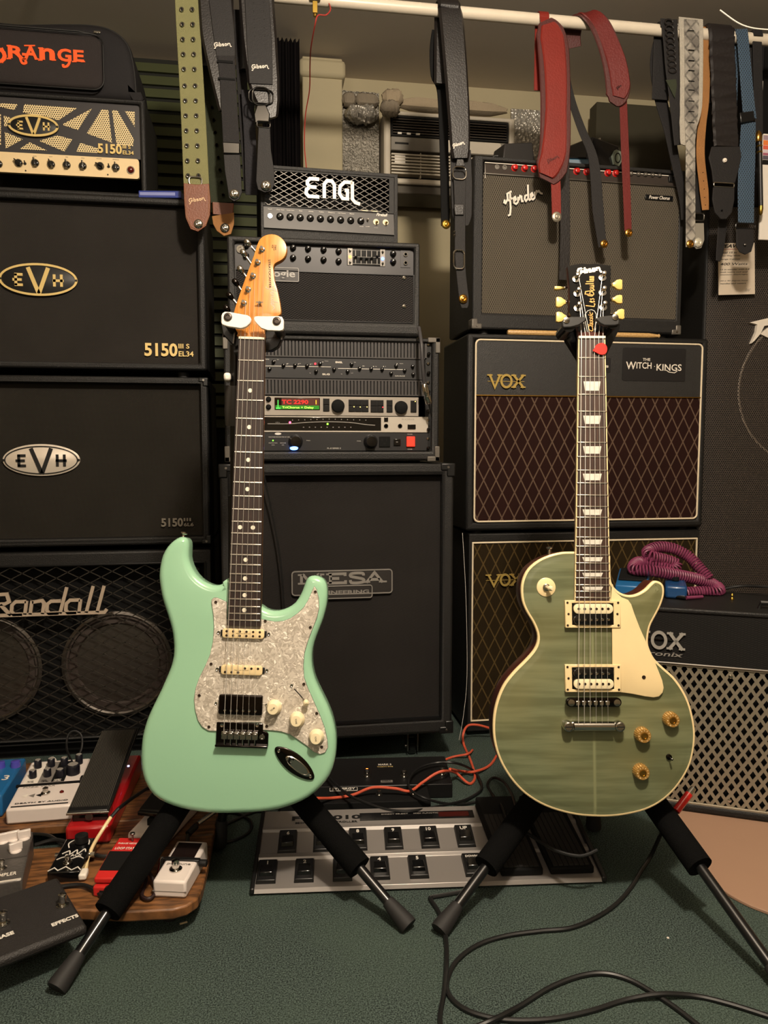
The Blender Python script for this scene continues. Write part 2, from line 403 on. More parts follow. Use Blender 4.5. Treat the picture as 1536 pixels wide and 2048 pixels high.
# boxed beige pillar beside the air conditioner
x0 = onY(605, 200, 2.6).x; x1 = onY(685, 200, 2.6).x
g = G().box(x0, x1, 2.6, YB, 0, ZC-.01); struct('trim_1', g, m_wall, bevel=.004)
struct('trim_2', G().box(x0-.01, x1+.01, 2.585, YB-.001, ZC-.075, ZC-.02), m_wall, bevel=.012)
# light-coloured bare floor patch on the right, with a rounded edge
p = [onZ(1296, 1624), onZ(1340, 1672), onZ(1390, 1735), onZ(1440, 1782), onZ(1490, 1812), onZ(1540, 1832)]
P = [(q.x, q.y) for q in catmull(p, 5)] + [(1.6, .95), (1.9, 1.4), (1.6, 1.95), (1.0, 1.9)]
fm = plain('tan_hardboard', '9c7c66', .55, var=.05, nscale=6)
tag(obj('floor_board', G().prismz(P, .0005, .006), fm, bevel=.001), 'tan smooth board with a rounded edge lying on the green carpet at right', 'board')

# dark green slatted panel behind the left amplifier stack
m_green = plain('dark_green_slat_paint', '454a2c', .6, var=.15, nscale=8); m_greend = plain('dark_green_backing', '14160c', .8)
fr = Fr((-.7, 2.62, 0)); t = thing('slatted_panel', 'dark green horizontally slatted panel behind the left amplifier stack', 'panel', fr)
obj('backing', G().box(-.7, .69, .012, .05, 0.0, 1.99), m_greend, t)
s0 = obj('slat', G().hexa([(-.7, .0, 0), (.69, .0, 0), (.69, .011, 0), (-.7, .011, 0), (-.7, .008, .029), (.69, .008, .029), (.69, .012, .029), (-.7, .012, .029)]), m_green, t)
s0.location = (0, 0, .83)
for i in range(1, 30): inst(s0, t, T(0, 0, .83+i*.0385))
# black folded curtain hanging beside the pillar
n = 60; L = []
xa, xb = onY(522, 200, 2.5).x, onY(603, 200, 2.5).x
fr = Fr(((xa+xb)/2, 2.5, .9)); W = xb-xa
for s in (0, 1):
    pass
front = [(-W/2+W*i/n, .012*math.sin(i*.92)+.004*math.sin(i*2.3)+.01) for i in range(n+1)]
poly = front+[(x, y+.004) for x, y in reversed(front)]
g = G(); loops = []
for k in range(8):
    z = 1.12*k/7; loops.append([(x*(1-.08*k/7), y*(1+.4*(1-k/7))+.02*(1-k/7), z) for x, y in poly])
g.layers(loops); m_curt = plain('black_curtain_cloth', '1b1718', .95, spec=.1)
c = obj('curtain', g, m_curt); c.location = fr.m.to_translation(); tag(c, 'black curtain hanging in narrow folds beside the beige pillar', 'curtain')

# white clothes rail under the ceiling
RY, RZ, RR = 1.91, 1.816, .0138; DS = .31
fr = Fr((.5, RY, RZ)); t = thing('hanging_rail', 'white plastic pipe under the ceiling that carries the guitar straps', 'rail', fr)
obj('pipe', G().tube([(-2.4, 0, 0), (2.1, 0, 0)], RR, 24), plain('white_pvc', 'd9cdb9', .35), t)
for x in (-.9, 1.05):
    g = G().tube([(x, 0, ZC-RZ), (x, 0, .02)], .003, 8).tube([(x, .0145*math.cos(a), .0145*math.sin(a)) for a in [i*PI/12+PI/2 for i in range(25)]], .0028, 6)
    obj('hook', g, m_steel, t)
# small metal hook fitting and red wire
q = onY(629, 20, 1.91); fr = Fr((q.x, 1.893, q.z))
t = thing('hook_fitting', 'small brass and steel hook fitting clipped on the white rail', 'hook', fr)
obj('clamp', G().lathe([(.012, 0), (.014, .004), (.010, .012), (.007, .018)], (0, 0, .012), (0, 0, 1)).tube([(0, .014+.016*math.cos(a), .022+.016*math.sin(a)) for a in [i*PI/10 for i in range(21)]], .003), m_steel, t)
obj('shank', G().box(-.0055, .0055, -.003, .003, -.016, .01).cyl((0, 0, -.024), .004, .006, (0, 0, 1)), m_brass, t, bevel=.001)
wp = [(655, 0, 1.91), (661, 18, 1.89), (652, 30, 1.885), (636, 31, 1.88), (630, 50, 1.885), (622, 95, 1.95), (620, 130, 2.02), (619, 180, 2.1), (611, 230, 2.16), (609, 290, 2.18), (613, 340, 2.18), (618, 420, 2.18)]
m_redwire = plain('red_wire_insulation', 'a8342c', .5)
tag(obj('red_wire', G().tube(catmull([onY(a, b, Y) for a, b, Y in wp], 8), .0016, 6), m_redwire), 'thin red wire looping off the white rail and hanging down', 'wire')
wp = [(1440, 20, 1.5), (1475, 45, 1.5), (1505, 56, 1.5), (1545, 60, 1.5)]
tag(obj('white_cord', G().tube(catmull([onY(a, b, Y) for a, b, Y in wp], 8), .0014, 6), m_white), 'thin white cord crossing under the ceiling at far right', 'cord')

xa_, xb_ = onY(1192, 280, 2.6).x, onY(1345, 280, 2.6).x
tag(obj('panel', G().box(xa_, xb_, 2.6, 2.66, 0.001, onY(1250, 207, 2.6).z), plain('dark_olive_panel', '3f3a2a', .8), bevel=.003), 'dark olive panel against the back wall behind the silver-cloth combo', 'panel')
# ---------------- air conditioner in the back wall, its insulation
xa, za = F0.xz(768, 222, 2.55); xb = onY(1030, 300, 2.55).x; zb = onY(900, 372, 2.55).z; za = onY(900, 228, 2.55).z
fr = Fr(((xa+xb)/2, 2.55, zb)); W = xb-xa; Hh = za-zb
t = thing('air_conditioner', 'beige window air conditioner with dark top vent set in the back wall', 'air conditioner', fr)
m_ac = plain('aged_beige_plastic', 'c9bfac', .5); m_acg = plain('grey_control_band', '7d776c', .5); m_dark = plain('dark_recess', '15130f', .8)
x0, x1 = -W/2, W/2
g = G().ring((x0, x1, 0, Hh), (x0+.022, x1-.02, .018, Hh-.012), 0, .16); obj('housing', g, m_ac, t, bevel=.006)
obj('inner_back', G().box(x0+.015, x1-.015, .035, .15, .012, Hh-.008), m_dark, t)
vt = obj('top_vent', G().ring((x0+.022, x1-.022, Hh-.078, Hh-.014), (x0+.03, x1-.028, Hh-.072, Hh-.02), .002, .034), m_dark, t, bevel=.002)
for i in range(6):
    z = Hh-.067+i*.0085; obj('vent_slat', G().box(x0+.03, x1-.028, .006, .026, z, z+.0028), plain('vent_brown', '4c4236', .6) if i == 0 else bpy.data.materials['vent_brown'], vt)
for i in range(3): obj('vent_tab', G().box(x0+.045+i*.03, x0+.058+i*.03, -.001, .006, Hh-.073, Hh-.067), m_white, vt)
cbd = obj('control_band', G().box(x0+.022, x1-.02, -.004, .03, Hh-.125, Hh-.082), m_acg, t, bevel=.003)
obj('display_panel', G().prism(rrect(-.035, x1-.05, Hh-.122, Hh-.085, .006), -.0055, -.003), m_ac, cbd)
obj('display_window', G().box(.02, .05, -.0068, -.005, Hh-.112, Hh-.094), m_blkg, cbd)
obj('brand_print', G().box(x0+.035, x0+.08, -.0047, -.003, Hh-.106, Hh-.1), m_dark, cbd)
z = .03; i = 0
while z < Hh-.132:
    m = T(0, 0, z)
    if i == 0: lv = obj('louver', G().box(x0+.024, x1-.022, -.002, .03, 0, .0052), m_ac, t, bevel=.0008); lv.location = (0, 0, z)
    else: inst(lv, t, m)
    z += .0098; i += 1
for k in range(3): obj('louver_rib', G().box(-.1+k*.1, -.097+k*.1, .002, .028, .02, Hh-.128), m_ac, t)
obj('rating_label', G().box(x0+.035, x0+.07, -.0012, 0, Hh-.165, Hh-.14), m_white, t)
obj('skirt', G().box(x0+.03, x1-.03, .012, .15, -.028, -.001), plain('sill_brown', '4d463a', .6), t, bevel=.004)
def lump(name, px, py, Y, wpx, hpx, d, mat, label, cat, rough=.12, seed=1, group=None):
    """crumpled soft block: a rounded box with every vertex nudged"""
    q = onY(px, py, Y); k = (q-CAM).dot(FW)/FPX; a, b = wpx*k/2, hpx*k/2; rnd = random.Random(seed); g = G(); N = 14; M_ = 10; loops = []
    for j in range(N+1):
        x = -a+2*a*j/N; e = max(.35, (1-abs(2*j/N-1)**6)); L = []
        for i in range(M_):
            an = 2*PI*i/M_; cx, cy = math.cos(an), math.sin(an); s = (abs(cx)**4+abs(cy)**4)**-.25
            r = 1+rnd.uniform(-rough, rough); L.append((x+rnd.uniform(-.003, .003), cx*s*d/2*e*r, cy*s*b*e*r))
        loops.append(L)
    g.layers(loops); o = obj(name, g, mat); o.location = (q.x, q.y+d/2, q.z); tag(o, label, cat, group); return o
m_foamb = plain('yellowed_foam', 'a3937a', .95, bumps=(200, .5)); m_foamg = plain('grey_duct_foam', '857a69', .95, bumps=(200, .5)); m_foil = foil_mat()
lump('foam_tube', 905, 208, 2.52, 235, 25, .05, m_foamb, 'long yellowed foam tube lying along the top of the air conditioner', 'foam', .06, 2)
lump('foam_block', 787, 190, 2.5, 42, 30, .04, m_foamb, 'crumpled yellowed foam block above the left corner of the air conditioner', 'foam', .12, 3)
lump('foam_wad', 782, 212, 2.49, 38, 30, .04, m_foamg, 'grey foam wad squeezed under the crumpled foam block', 'foam', .15, 4)
lump('foam_brick', 700, 195, 2.58, 28, 28, .04, m_foamg, 'grey foam brick standing against the beige pillar', 'foam', .05, 5)
lump('foam_slab', 735, 196, 2.58, 48, 26, .04, m_foamg, 'grey foam slab between the foam brick and the air conditioner', 'foam', .05, 6)
lump('foil_wrap', 725, 222, 2.56, 66, 36, .05, m_foil, 'shiny crinkled foil wrap left of the air conditioner', 'foil', .18, 7)
q0, q1 = onY(684, 300, 2.62), onY(758, 300, 2.62)
gg = G(); N = 14; rnd = random.Random(5)
vs = [(q0.x+(q1.x-q0.x)*i/N, 2.62+rnd.uniform(-.004, .004), .9+(1.93-.9)*j/N) for j in range(N+1) for i in range(N+1)]
fs = [(j*(N+1)+i, j*(N+1)+i+1, (j+1)*(N+1)+i+1, (j+1)*(N+1)+i) for j in range(N) for i in range(N)]
gg.add(vs, fs); gg.box(q0.x, q1.x, 2.626, 2.64, .9, 1.93)
m_foild = NT('grey_foil_board'); v = m_foild.coord(); m_foild.col(m_foild.mix(m_foild.noise(v, 8), '6a665c', '958f83')); m_foild.bump(m_foild.noise(v, 130, 4), .8, .006); m_foild = m_foild.fin(.38, .7)
tag(obj('foil_board', gg, m_foild), 'dull grey foil-faced insulation board between the pillar and the air conditioner', 'insulation')
q0, q1 = onY(1022, 225, 2.57), onY(1085, 225, 2.57)
m_bub = NT('foil_bubble_wrap'); v = m_bub.coord(); m_bub.col('c8c2b6'); m_bub.bump(m_bub.vor(v, 95), 1, .008); m_bub = m_bub.fin(.3, .5)
tag(obj('foil_bubble_sheet', G().box(q0.x, q1.x, 2.57, 2.58, 1.5, onY(1050, 218, 2.57).z), m_bub, bevel=.003), 'silver foil bubble sheet right of the air conditioner', 'insulation')

# ================================================================ SPEAKER CABINETS AND AMPLIFIERS
def corners(t, x0, x1, z0, z1, s=.03, th=.004, mat=None, which='tlrb', d=.03):
    for cx, cz, dx, dz, k in ((x0, z1, 1, -1, 'a'), (x1, z1, -1, -1, 'b'), (x0, z0, 1, 1, 'c'), (x1, z0, -1, 1, 'd')):
        if k not in which: continue
        a, b = sorted((cx-dx*th, cx+dx*s)); e, f = sorted((cz-dz*.0002, cz+dz*s*.55)); g = G().box(a, b, -th, d, e, f)
        a, b = sorted((cx-dx*th, cx+dx*s*.55)); e, f = sorted((cz-dz*.0002, cz+dz*s)); g.box(a, b, -th*.96, d*.98, e, f)
        o = obj('corner_cap', g, mat or m_blk, t, bevel=.003)
        obj('screw', G().cyl((cx+dx*s*.45, -th, cz+dz*s*.3), .003, .0015, seg=10), m_steel, o)
def cabinet(name, label, cat, fr, x0, x1, z0, z1, d, lip, rec, mshell, mface, bev=.006, face_extra=None):
    """x0.. in the frame's own coordinates; lip = (left,right,bottom,top) widths of the front rim"""
    t = thing(name, label, cat, fr); a, b, c, e = lip
    g = G().ring((x0, x1, z0, z1), (x0+a, x1-b, z0+c, z1-e), 0, d).box(x0+a*.5, x1-b*.5, d-.012, d-.001, z0+c*.5, z1-e*.5)
    obj('shell', g, mshell, t, bevel=bev)
    fc = obj('grille_cloth', G().box(x0+a, x1-b, rec, rec+.012, z0+c, z1-e), mface, t)
    return t, fc
m_cloth_a = weave('black_speaker_cloth', '0f0e0d', '3e3a36', 1500, 2100); m_cloth_b = weave('black_speaker_cloth_warm', '0f0e0c', '37332d', 1600, 1500)
m_cloth_m = weave('diagonal_black_cloth', '0c0b0b', '363331', 1500, 2600, 20); m_cloth_f = weave('silver_black_cloth', '1c1916', '6d6558', 1250, 560, contrast=(.2, .75), patch=.1)
# ----- left stack
EY = 1.94; EX = onY(82, 560, EY).x; EW = onY(412, 600, EY).x-EX
Z = lambda px, py, Y: onY(px, py, Y).z
zr = Z(200, 1103, EY); ze1b, ze1t = Z(200, 1092, EY), Z(200, 752, EY); ze2b, ze2t = Z(200, 738, EY), Z(200, 389, EY)
def oval_badge(t, cx, cz, a, b, plate, rim, let, y):
    bd = obj('badge', slab(ell(cx, cz, a, b, 48), y-.004, y, .0015, 2), plate, t)
    g = G(); o, i = ell(cx, cz, a, b, 48), ell(cx, cz, a-.0052, b-.0052, 48)
    if rim is not None:
        if rim is m_blk: o = ell(cx, cz, a-.0045, b-.0045, 48); i = ell(cx, cz, a-.0068, b-.0068, 48)
        L = lambda q, yy: [(x, yy, z) for x, z in q]
        g.layers([L(o, y-.004), L(o, y-.0062), L(i, y-.0062), L(i, y-.004)], caps=False); obj('badge_rim', g, rim, bd)
    k = b/.026
    def S_(pts, w): return G().stroke([(cx+x*k, cz+z*k) for x, z in pts], w*k, y-.006, y-.0038)
    g = S_([(-.0155, .019), (0, -.0225)], .0062).join(S_([(.0155, .019), (0, -.0225)], .0062)); obj('letter', g, let, bd)
    g = G()
    for pts in ([(-.0345, .0085), (-.0345, -.0105)], [(-.0365, .0072), (-.024, .0072)], [(-.0395, -.001), (-.0255, -.001)], [(-.0365, -.0092), (-.024, -.0092)]): g.join(S_(pts, .0042))
    obj('letter', g, let, bd); g = G()
    for pts in ([(.0245, .009), (.0245, -.0105)], [(.0355, .009), (.0355, -.0105)], [(.022, -.001), (.039, -.001)]): g.join(S_(pts, .0042))
    obj('letter', g, let, bd)
    for s in (-1, 1): obj('rivet', G().cyl((cx+s*(a-.003), y-.004, cz), .0028, .003, seg=10), m_blk, bd)
def number_badge(t, fr, px0, px1, py, y, mat, small=('III S', 'EL34'), rot=0):
    x0, z = fr.xz(px0, py, y); x1 = fr.x(px1, py, y); w = x1-x0; h = w*.27
    b = obj('number_badge', text('5150', x0+w*.34, z, h, w*.66, y, .003, .03), mat, t)
    obj('small_lettering', text(small[0], x0+w*.80, z+h*.3, h*.36, w*.22, y, .002, .02).join(text(small[1], x0+w*.84, z-h*.28, h*.40, w*.30, y, .002, .02)), mat, b)
# lowest: cabinet with expanded metal grille
fr = Fr((EX, EY, 0)); zt = zr; tt = thing('speaker_cabinet', 'black speaker cabinet with expanded metal grille and slanted script logo at bottom left', 'speaker cabinet', fr)
zi0, zi1 = Z(200, 1478, EY), Z(200, 1132, EY)
g = G().ring((-EW, EW, .055, zt), (-EW+.02, EW-.018, zi0, zi1), 0, .36).box(-EW+.01, EW-.01, .34, .358, .06, zt-.01)
obj('shell', g, m_tolex, tt, bevel=.006); obj('baffle', G().box(-EW+.02, EW-.018, .055, .07, zi0, zi1), m_blkm, tt)
obj('plinth', G().box(-EW+.04, EW-.03, .03, .33, 0, .056), m_blkm, tt)
pr = obj('piping', G().ring((-EW+.012, EW-.012, zi0-.006, zi1+.006), (-EW+.016, EW-.016, zi0-.002, zi1+.002), -.0035, .001), m_metalblk, tt, bevel=.001)
m_cone = plain('brown_black_speaker_paper', '3a302b', .7, var=.2, nscale=40); m_sring = plain('speaker_rim_metal', '6c6660', .35, .9)
for cx in (fr.x(235, 1320, .04), fr.x(235, 1320, .04)-.315):
    cz = fr.z(200, 1330, .04); R = .132
    s = obj('speaker_driver', G().lathe([(R, 0), (R, .012), (R-.012, .014), (R-.014, .006), (R-.028, .008), (R-.032, .002), (.045, -.045), (.001, -.046)], (cx, .055, cz), (0, -1, 0), 56), m_cone, tt)
    obj('dust_cap', G().lathe([(.046, -.044), (.04, -.030), (.025, -.022), (.001, -.019)], (cx, .055, cz), (0, -1, 0), 32), m_blkm, s)
    obj('driver_rim', G().lathe([(R+.003, 0), (R+.003, .0135), (R-.004, .0155), (R-.009, .013), (R-.009, .002)], (cx, .055, cz), (0, -1, 0), 64), m_sring, s)
# expanded metal: zigzag strands
g = G(); pw, ph = .052, .0137; xx0, xx1 = -EW+.02, EW-.018; nx = int((xx1-xx0)/pw)+1; nz = int((zi1-zi0)/ph)
for j in range(nz+1):
    z = zi0+j*ph; pts = []; 
    for i in range(2*nx+1):
        x = xx0+i*pw/2
        if x > xx1: break
        up = (i+j) % 2; pts.append((x, z+(ph*.5 if up else -ph*.5)))
    pts = [(x, min(max(zz, zi0), zi1)) for x, zz in pts]; g.stroke(pts, .0021, .006, .0085)
obj('metal_mesh', g, plain('black_steel_mesh', '3a3630', .4, .4), tt, kind='stuff')
R_ = [[(0, .75), (.72, .78), (.80, .45), (.62, .36), (.1, .36)], [(.34, .77), (.22, -.12)], [(.45, .34), (.72, .0), (.86, -.12)]]
a_ = lambda o: [[(o+.62, .44), (o+.2, .44), (o+.05, .3), (o+.02, .02), (o+.1, -.1), (o+.45, -.1)], [(o+.64, .46), (o+.55, -.12)]]
n_ = lambda o: [[(o+.1, .46), (o+.0, -.12)], [(o+.1, .40), (o+.5, .46), (o+.58, .34), (o+.5, -.12)]]
d_ = lambda o: [[(o+.6, .42), (o+.2, .42), (o+.05, .3), (o+.02, .02), (o+.1, -.1), (o+.5, -.1)], [(o+.86, 1.0), (o+.55, -.12)]]
l_ = lambda o: [[(o+.4, 1.02), (o+.08, -.12)]]
st = R_+a_(.86)+n_(1.62)+d_(2.28)+a_(3.05)+l_(3.82)+l_(4.27)+[[(.2, -.13), (4.65, -.13), (4.75, .0)]]
xa, za = fr.xz(-22, 1205, -.004); xb, zb = fr.xz(213, 1198, -.004)
obj('script_logo', pen(st, (xa+xb)/2, (za+zb)/2, xb-xa, .0078, -.001, .005), plain('aged_ivory_metal', 'b09f8c', .4), tt)
# lower oval-badge cabinet
fr = Fr((EX, EY, ze1b)); h = ze1t-ze1b
t, fc = cabinet('speaker_cabinet', 'black speaker cabinet with silver oval badge, second from the floor at left', 'speaker cabinet', fr, -EW, EW, 0, h, .33, (.018, .018, .019, .016), .024, m_tolex, m_cloth_b)
xc, zc = fr.xz(84, 920, .022); a = fr.x(161, 920, .022)-xc
oval_badge(t, xc, zc, a, a*.435, plain('silver_badge', 'ded2c2', .3, .3), m_blk, m_blk, .022)
number_badge(t, fr, 322, 388, 1045, .022, plain('pewter_lettering', '8f887d', .35, .5), ('III', '6L6'))
corners(t, -EW, EW, 0, h, .022, .002, which='bd'); obj('piping', G().ring((-EW+.015, EW-.013, .013, h-.012), (-EW+.017, EW-.0155, .0155, h-.0145), -.002, .002), m_tolex2, t)
# upper oval-badge cabinet
fr = Fr((EX, EY, ze2b)); h2 = ze2t-ze2b
t, fc = cabinet('speaker_cabinet', 'black speaker cabinet with gold oval badge, third from the floor at left', 'speaker cabinet', fr, -EW, EW, 0, h2, .33, (.018, .018, .016, .016), .024, m_tolex, m_cloth_a)
xc, zc = fr.xz(78, 560, .022); a = fr.x(156, 560, .022)-xc
oval_badge(t, xc, zc, a, a*.43, m_blk, m_goldletter, m_goldletter, .022); number_badge(t, fr, 288, 388, 699, .022, m_goldletter)
for x in (-EW+.06, EW-.06): obj('rubber_foot', G().cyl((x, .04, -.004 if 0 else -(ze2b-ze1t)), .014, ze2b-ze1t, (0, 0, 1)), m_rubber, t); obj('rubber_foot', G().cyl((x, .28, -(ze2b-ze1t)), .014, ze2b-ze1t, (0, 0, 1)), m_rubber, t)

# head with striped perforated grille
HY = 1.98; zb = ze2t+.008; xr = onY(292, 300, HY).x; xl = xr-.60; zt = Z(250, 197, HY)
fr = Fr(((xl+xr)/2, HY, zb)); hw = .30; hh = zt-zb
t = thing('guitar_amplifier', 'black amplifier head with cream striped perforated grille and cream knob panel', 'amplifier', fr)
g = G().ring((-hw, hw, 0, hh), (-hw+.013, hw-.013, .012, hh-.010), 0, .22).box(-hw+.01, hw-.01, .2, .215, .006, hh-.006); obj('shell', g, m_tolex, t, bevel=.007)
for x in (-hw+.04, hw-.04):
    for y in (.03, .19): obj('rubber_foot', G().cyl((x, y, -.008), .012, .009, (0, 0, 1)), m_rubber, t)
yf = .010; X = lambda px, py: fr.xz(px, py, yf); zp0, zp1 = X(150, 352)[1], X(150, 312)[1]; zg1 = X(150, 205)[1]
obj('grille_plate', G().box(-hw+.013, hw-.013, yf, yf+.01, zp1, hh-.010), plain('dark_grey_front_plate', '2c292a', .5), t)
m_perf = holes('cream_perforated_metal', 'e6cf9c', '17140f', .0051, .30, .45)
C0 = lambda x, y: X(x*.1953, 30+y*.1953)    # zoomed-crop pixels
for pl in ([(250, 915), (790, 955), (600, 1080), (470, 1040), (340, 1022), (235, 1000)], [(940, 960), (800, 1180), (635, 1125)], [(1040, 968), (1110, 975), (1148, 1310), (890, 1215)],
           [(1148, 975), (1205, 980), (1370, 1270), (1362, 1345), (1195, 1330)], [(1280, 985), (1380, 992), (1380, 1150)], [(590, 1235), (740, 1275), (660, 1400), (400, 1290)],
           [(305, 1305), (485, 1390), (200, 1375)], [(50, 1200), (235, 1275), (60, 1370)], [(820, 1310), (1015, 1370), (1010, 1415), (785, 1400)], [(40, 1035), (110, 1050), (80, 1100), (90, 1140), (45, 1140)],
           [(30, 905), (185, 915), (150, 975), (-60, 930)], [(-90, 1000), (10, 1020), (10, 1330), (-90, 1300)]):
    q = [C0(*p) for p in pl]; obj('cream_panel', G().prism(q, yf-.0012, yf), m_perf, t)
xc, zc = C0(350, 1145); a = C0(608, 1145)[0]-xc; oval_badge(t, xc, zc, a, a*.44, m_blk, m_goldletter, m_goldletter, yf-.002)
number_badge(t, fr, 195, 268, 297, yf-.001, m_goldletter)
cp = obj('control_panel', G().prism(rrect(X(-60, 320)[0], X(278, 330)[0], zp0, zp1, .006), yf-.002, yf+.008), plain('cream_panel_paint', 'e0c698', .4), t)
def knob(parent, x, y, z, r, h, mat=m_blkg, ptr=None, name='knob', pm=None, skirt=True, seg=18):
    prof = [(r, 0), (r, h*.18), (r*.78, h*.28), (r*.68, h*.95), (r*.55, h)] if skirt else [(r, 0), (r*.92, h*.9), (r*.8, h)]
    o = obj(name, G().lathe(prof, (x, y, z), (0, -1, 0), seg), mat, parent)
    if ptr is not None:
        a = math.radians(ptr); dx, dz = math.cos(a), math.sin(a)
        obj('pointer', G().add([(x+dx*r*.05-dz*r*.1, y-h-.0004, z+dz*r*.05+dx*r*.1), (x+dx*r*.05+dz*r*.1, y-h-.0004, z+dz*r*.05-dx*r*.1), (x+dx*r*.75+dz*r*.1, y-h*.6, z+dz*r*.75-dx*r*.1), (x+dx*r*.75-dz*r*.1, y-h*.6, z+dz*r*.75+dx*r*.1)], [(0, 1, 2, 3)]), pm or m_print, o)
    return o
def chick(parent, x, y, z, r, rot, mat=m_blkg):
    m = T(x, y, z) @ Matrix.Rotation(math.radians(rot), 4, 'Y'); g = G().lathe([(r, 0), (r, .003), (r*.75, .006)], (0, 0, 0), (0, -1, 0), 16)
    g.hexa([(-r*.35, -.003, -r*1.1), (r*.35, -.003, -r*1.1), (r*.2, -.003, r*1.35), (-r*.2, -.003, r*1.35), (-r*.22, -.014, -r*.8), (r*.22, -.014, -r*.8), (r*.1, -.013, r*1.1), (-r*.1, -.013, r*1.1)])
    return obj('knob', g.xf(m), mat, parent, bevel=.0008)
for i, (px, py, ro) in enumerate([(-36, 330, 20), (-2, 329, 10), (38, 327, -50), (71, 327, -10), (103, 330, -20), (134, 331, -5), (166, 333, 0), (201, 333, -65), (232, 336, -5)]):
    x, z = X(px, py); chick(cp, x, yf-.002, z, .0092, ro)
for px, py in ((51, 328), (218, 334)):
    x, z = X(px, py); g = G().cyl((x, yf-.002, z), .003, .003).tube([(x, yf-.004, z), (x+.001, yf-.013, z+.003)], .0014, 8); obj('toggle_switch', g, m_blk, cp)
for px, py in ((52, 342), (216, 350)):
    x, z = X(px, py); obj('lamp_dot', G().cyl((x, yf-.002, z), .0018, .001, seg=10), m_blk, cp)
x, z = X(262, 341); o = obj('jewel_lamp', G().lathe([(.0095, 0), (.0095, .002), (.0085, .002)], (x, yf-.002, z)), m_chrome, cp); obj('jewel', G().lathe([(.0082, 0), (.0075, .004), (.005, .0065), (.0005, .0075)], (x, yf-.003, z)), plain('dark_red_glass', '55100c', .08, coat=1), o)
for i, (s, px, py) in enumerate([('LOW', 102, 314), ('MID', 134, 315), ('HIGH', 166, 317), ('VOLUME', 198, 318), ('PRESENCE', 232, 320), ('GAIN', 70, 313)]):
    x, z = X(px, py); obj('print', text(s, x, z, .0022, None, yf-.0021, .0002), m_blk, cp)

# soft carry bag with orange lettering on the head
BY = 1.99; zb = zt+.004; xr = onY(272, 120, BY).x; ztop = Z(200, 44, BY)
fr = Fr((xr-.27, BY, zb)); hb = ztop-zb
t = thing('amplifier_bag', 'soft black amplifier bag with orange embroidered lettering on the top left stack', 'bag', fr)
m_nylon = plain('black_nylon', '1d1b1c', .75, spec=.25, var=.15, nscale=20, bumps=(900, .3)); m_nylon2 = plain('black_nylon_pocket', '2c2726', .8, spec=.2, var=.1, nscale=14, bumps=(900, .35))
out = ccw([(x, max(z, .001)) for x, z in smooth2([(-.27, 0), (-.27, hb*.6), (-.25, hb*.93), (-.2, hb*.99), (-.1, hb*.97), (.0, hb*.95), (.1, hb), (.17, hb*1.02), (.215, hb*.97), (.25, hb*.8), (.264, hb*.5), (.268, .15*hb), (.266, 0), (0, 0)], 4)])
obj('bag_body', slab(out, 0.012, .23, .02, 4), m_nylon, t)
x1, z1 = fr.xz(203, 50, 0); z0 = fr.z(200, 180, 0); zt_ = fr.z(203, 74, 0)
pk = obj('front_pocket', slab(rrect(-.4, x1, z0, zt_, .022, 6), -.006, .02, .008, 3), m_nylon2, t)
obj('zip', G().tube([(x, -.006, z) for x, z in [(-.4, zt_+.006), (x1-.05, zt_+.006), (x1-.01, zt_)]], .0022, 6), m_blk, t)
x, z = fr.xz(196, 69, 0); obj('zip_pull', G().box(x-.008, x+.008, -.012, -.006, z-.003, z+.003), m_chrome, t, bevel=.0015)
obj('piping', G().tube([(x, -.006, z) for x, z in rrect(-.4, x1+.003, z0-.003, zt_+.002, .024, 6)]+[(x1+.003, -.006, zt_-.02)], .0016, 6), m_blk, pk)
obj('side_piping', G().tube([(x, .022, z) for x, z in inset(out, .003)[:]]+[(inset(out, .003)[0][0], .022, inset(out, .003)[0][1])], .0022, 6), m_blk, t)
lt = [('O', -26, 14, 92, 128), ('R', 15, 50, 90, 118), ('A', 47, 76, 90, 119), ('n', 78, 110, 95, 121), ('G', 114, 143, 96, 124), ('E', 146, 168, 99, 124)]
for ch, xa, xb, ya, yb in lt:
    a, zt1 = fr.xz(xa, ya, -.008); b, zb1 = fr.xz(xb, yb, -.008)
    g = text(ch, (a+b)/2, (zt1+zb1)/2, zt1-zb1, b-a, -.006, .0018, .035)
    def seg(pts, w): g.stroke([fr.xz(*p, -.008) for p in pts], w, -.0079, -.006)
    if ch in 'RAnE': 
        for sx in (xa+2, xb-3): seg([(sx-4, yb-1), (sx+5, yb-1)], .003)
    if ch == 'R': seg(smooth2([(36, 104), (40, 116), (43, 124), (47, 127), (52, 125), (50, 120)], 4, False), .0055); seg([(13, 91), (22, 91)], .003)
    if ch == 'A': seg([(44, 108), (52, 109)], .006); seg([(48, 91), (70, 91)], .003)
    if ch == 'n': seg([(76, 96), (86, 96)], .003)
    if ch == 'G': seg(smooth2([(139, 112), (139, 124), (134, 132), (127, 133), (126, 128)], 4, False), .0055)
    if ch == 'O': seg(smooth2([(2, 96), (9, 112), (2, 124)], 3, False), .008)
    obj('letter', g, m_orange, pk)

# blue flat box on the upper cabinet
fr = Fr((onY(318, 384, 1.93).x, 1.945, ze2t+.001), yaw=-7)
t = thing('flat_box', 'flat blue cardboard box lying at the edge of the upper left cabinet', 'box', fr)
obj('sleeve', G().box(-.05, .05, 0, .07, 0, .016), plain('blue_card', '2b3a86', .45), t, bevel=.001)
obj('label_edge', G().box(-.047, .036, -.0006, .004, .005, .012), plain('pale_blue_print', '7f86b8', .5), t)

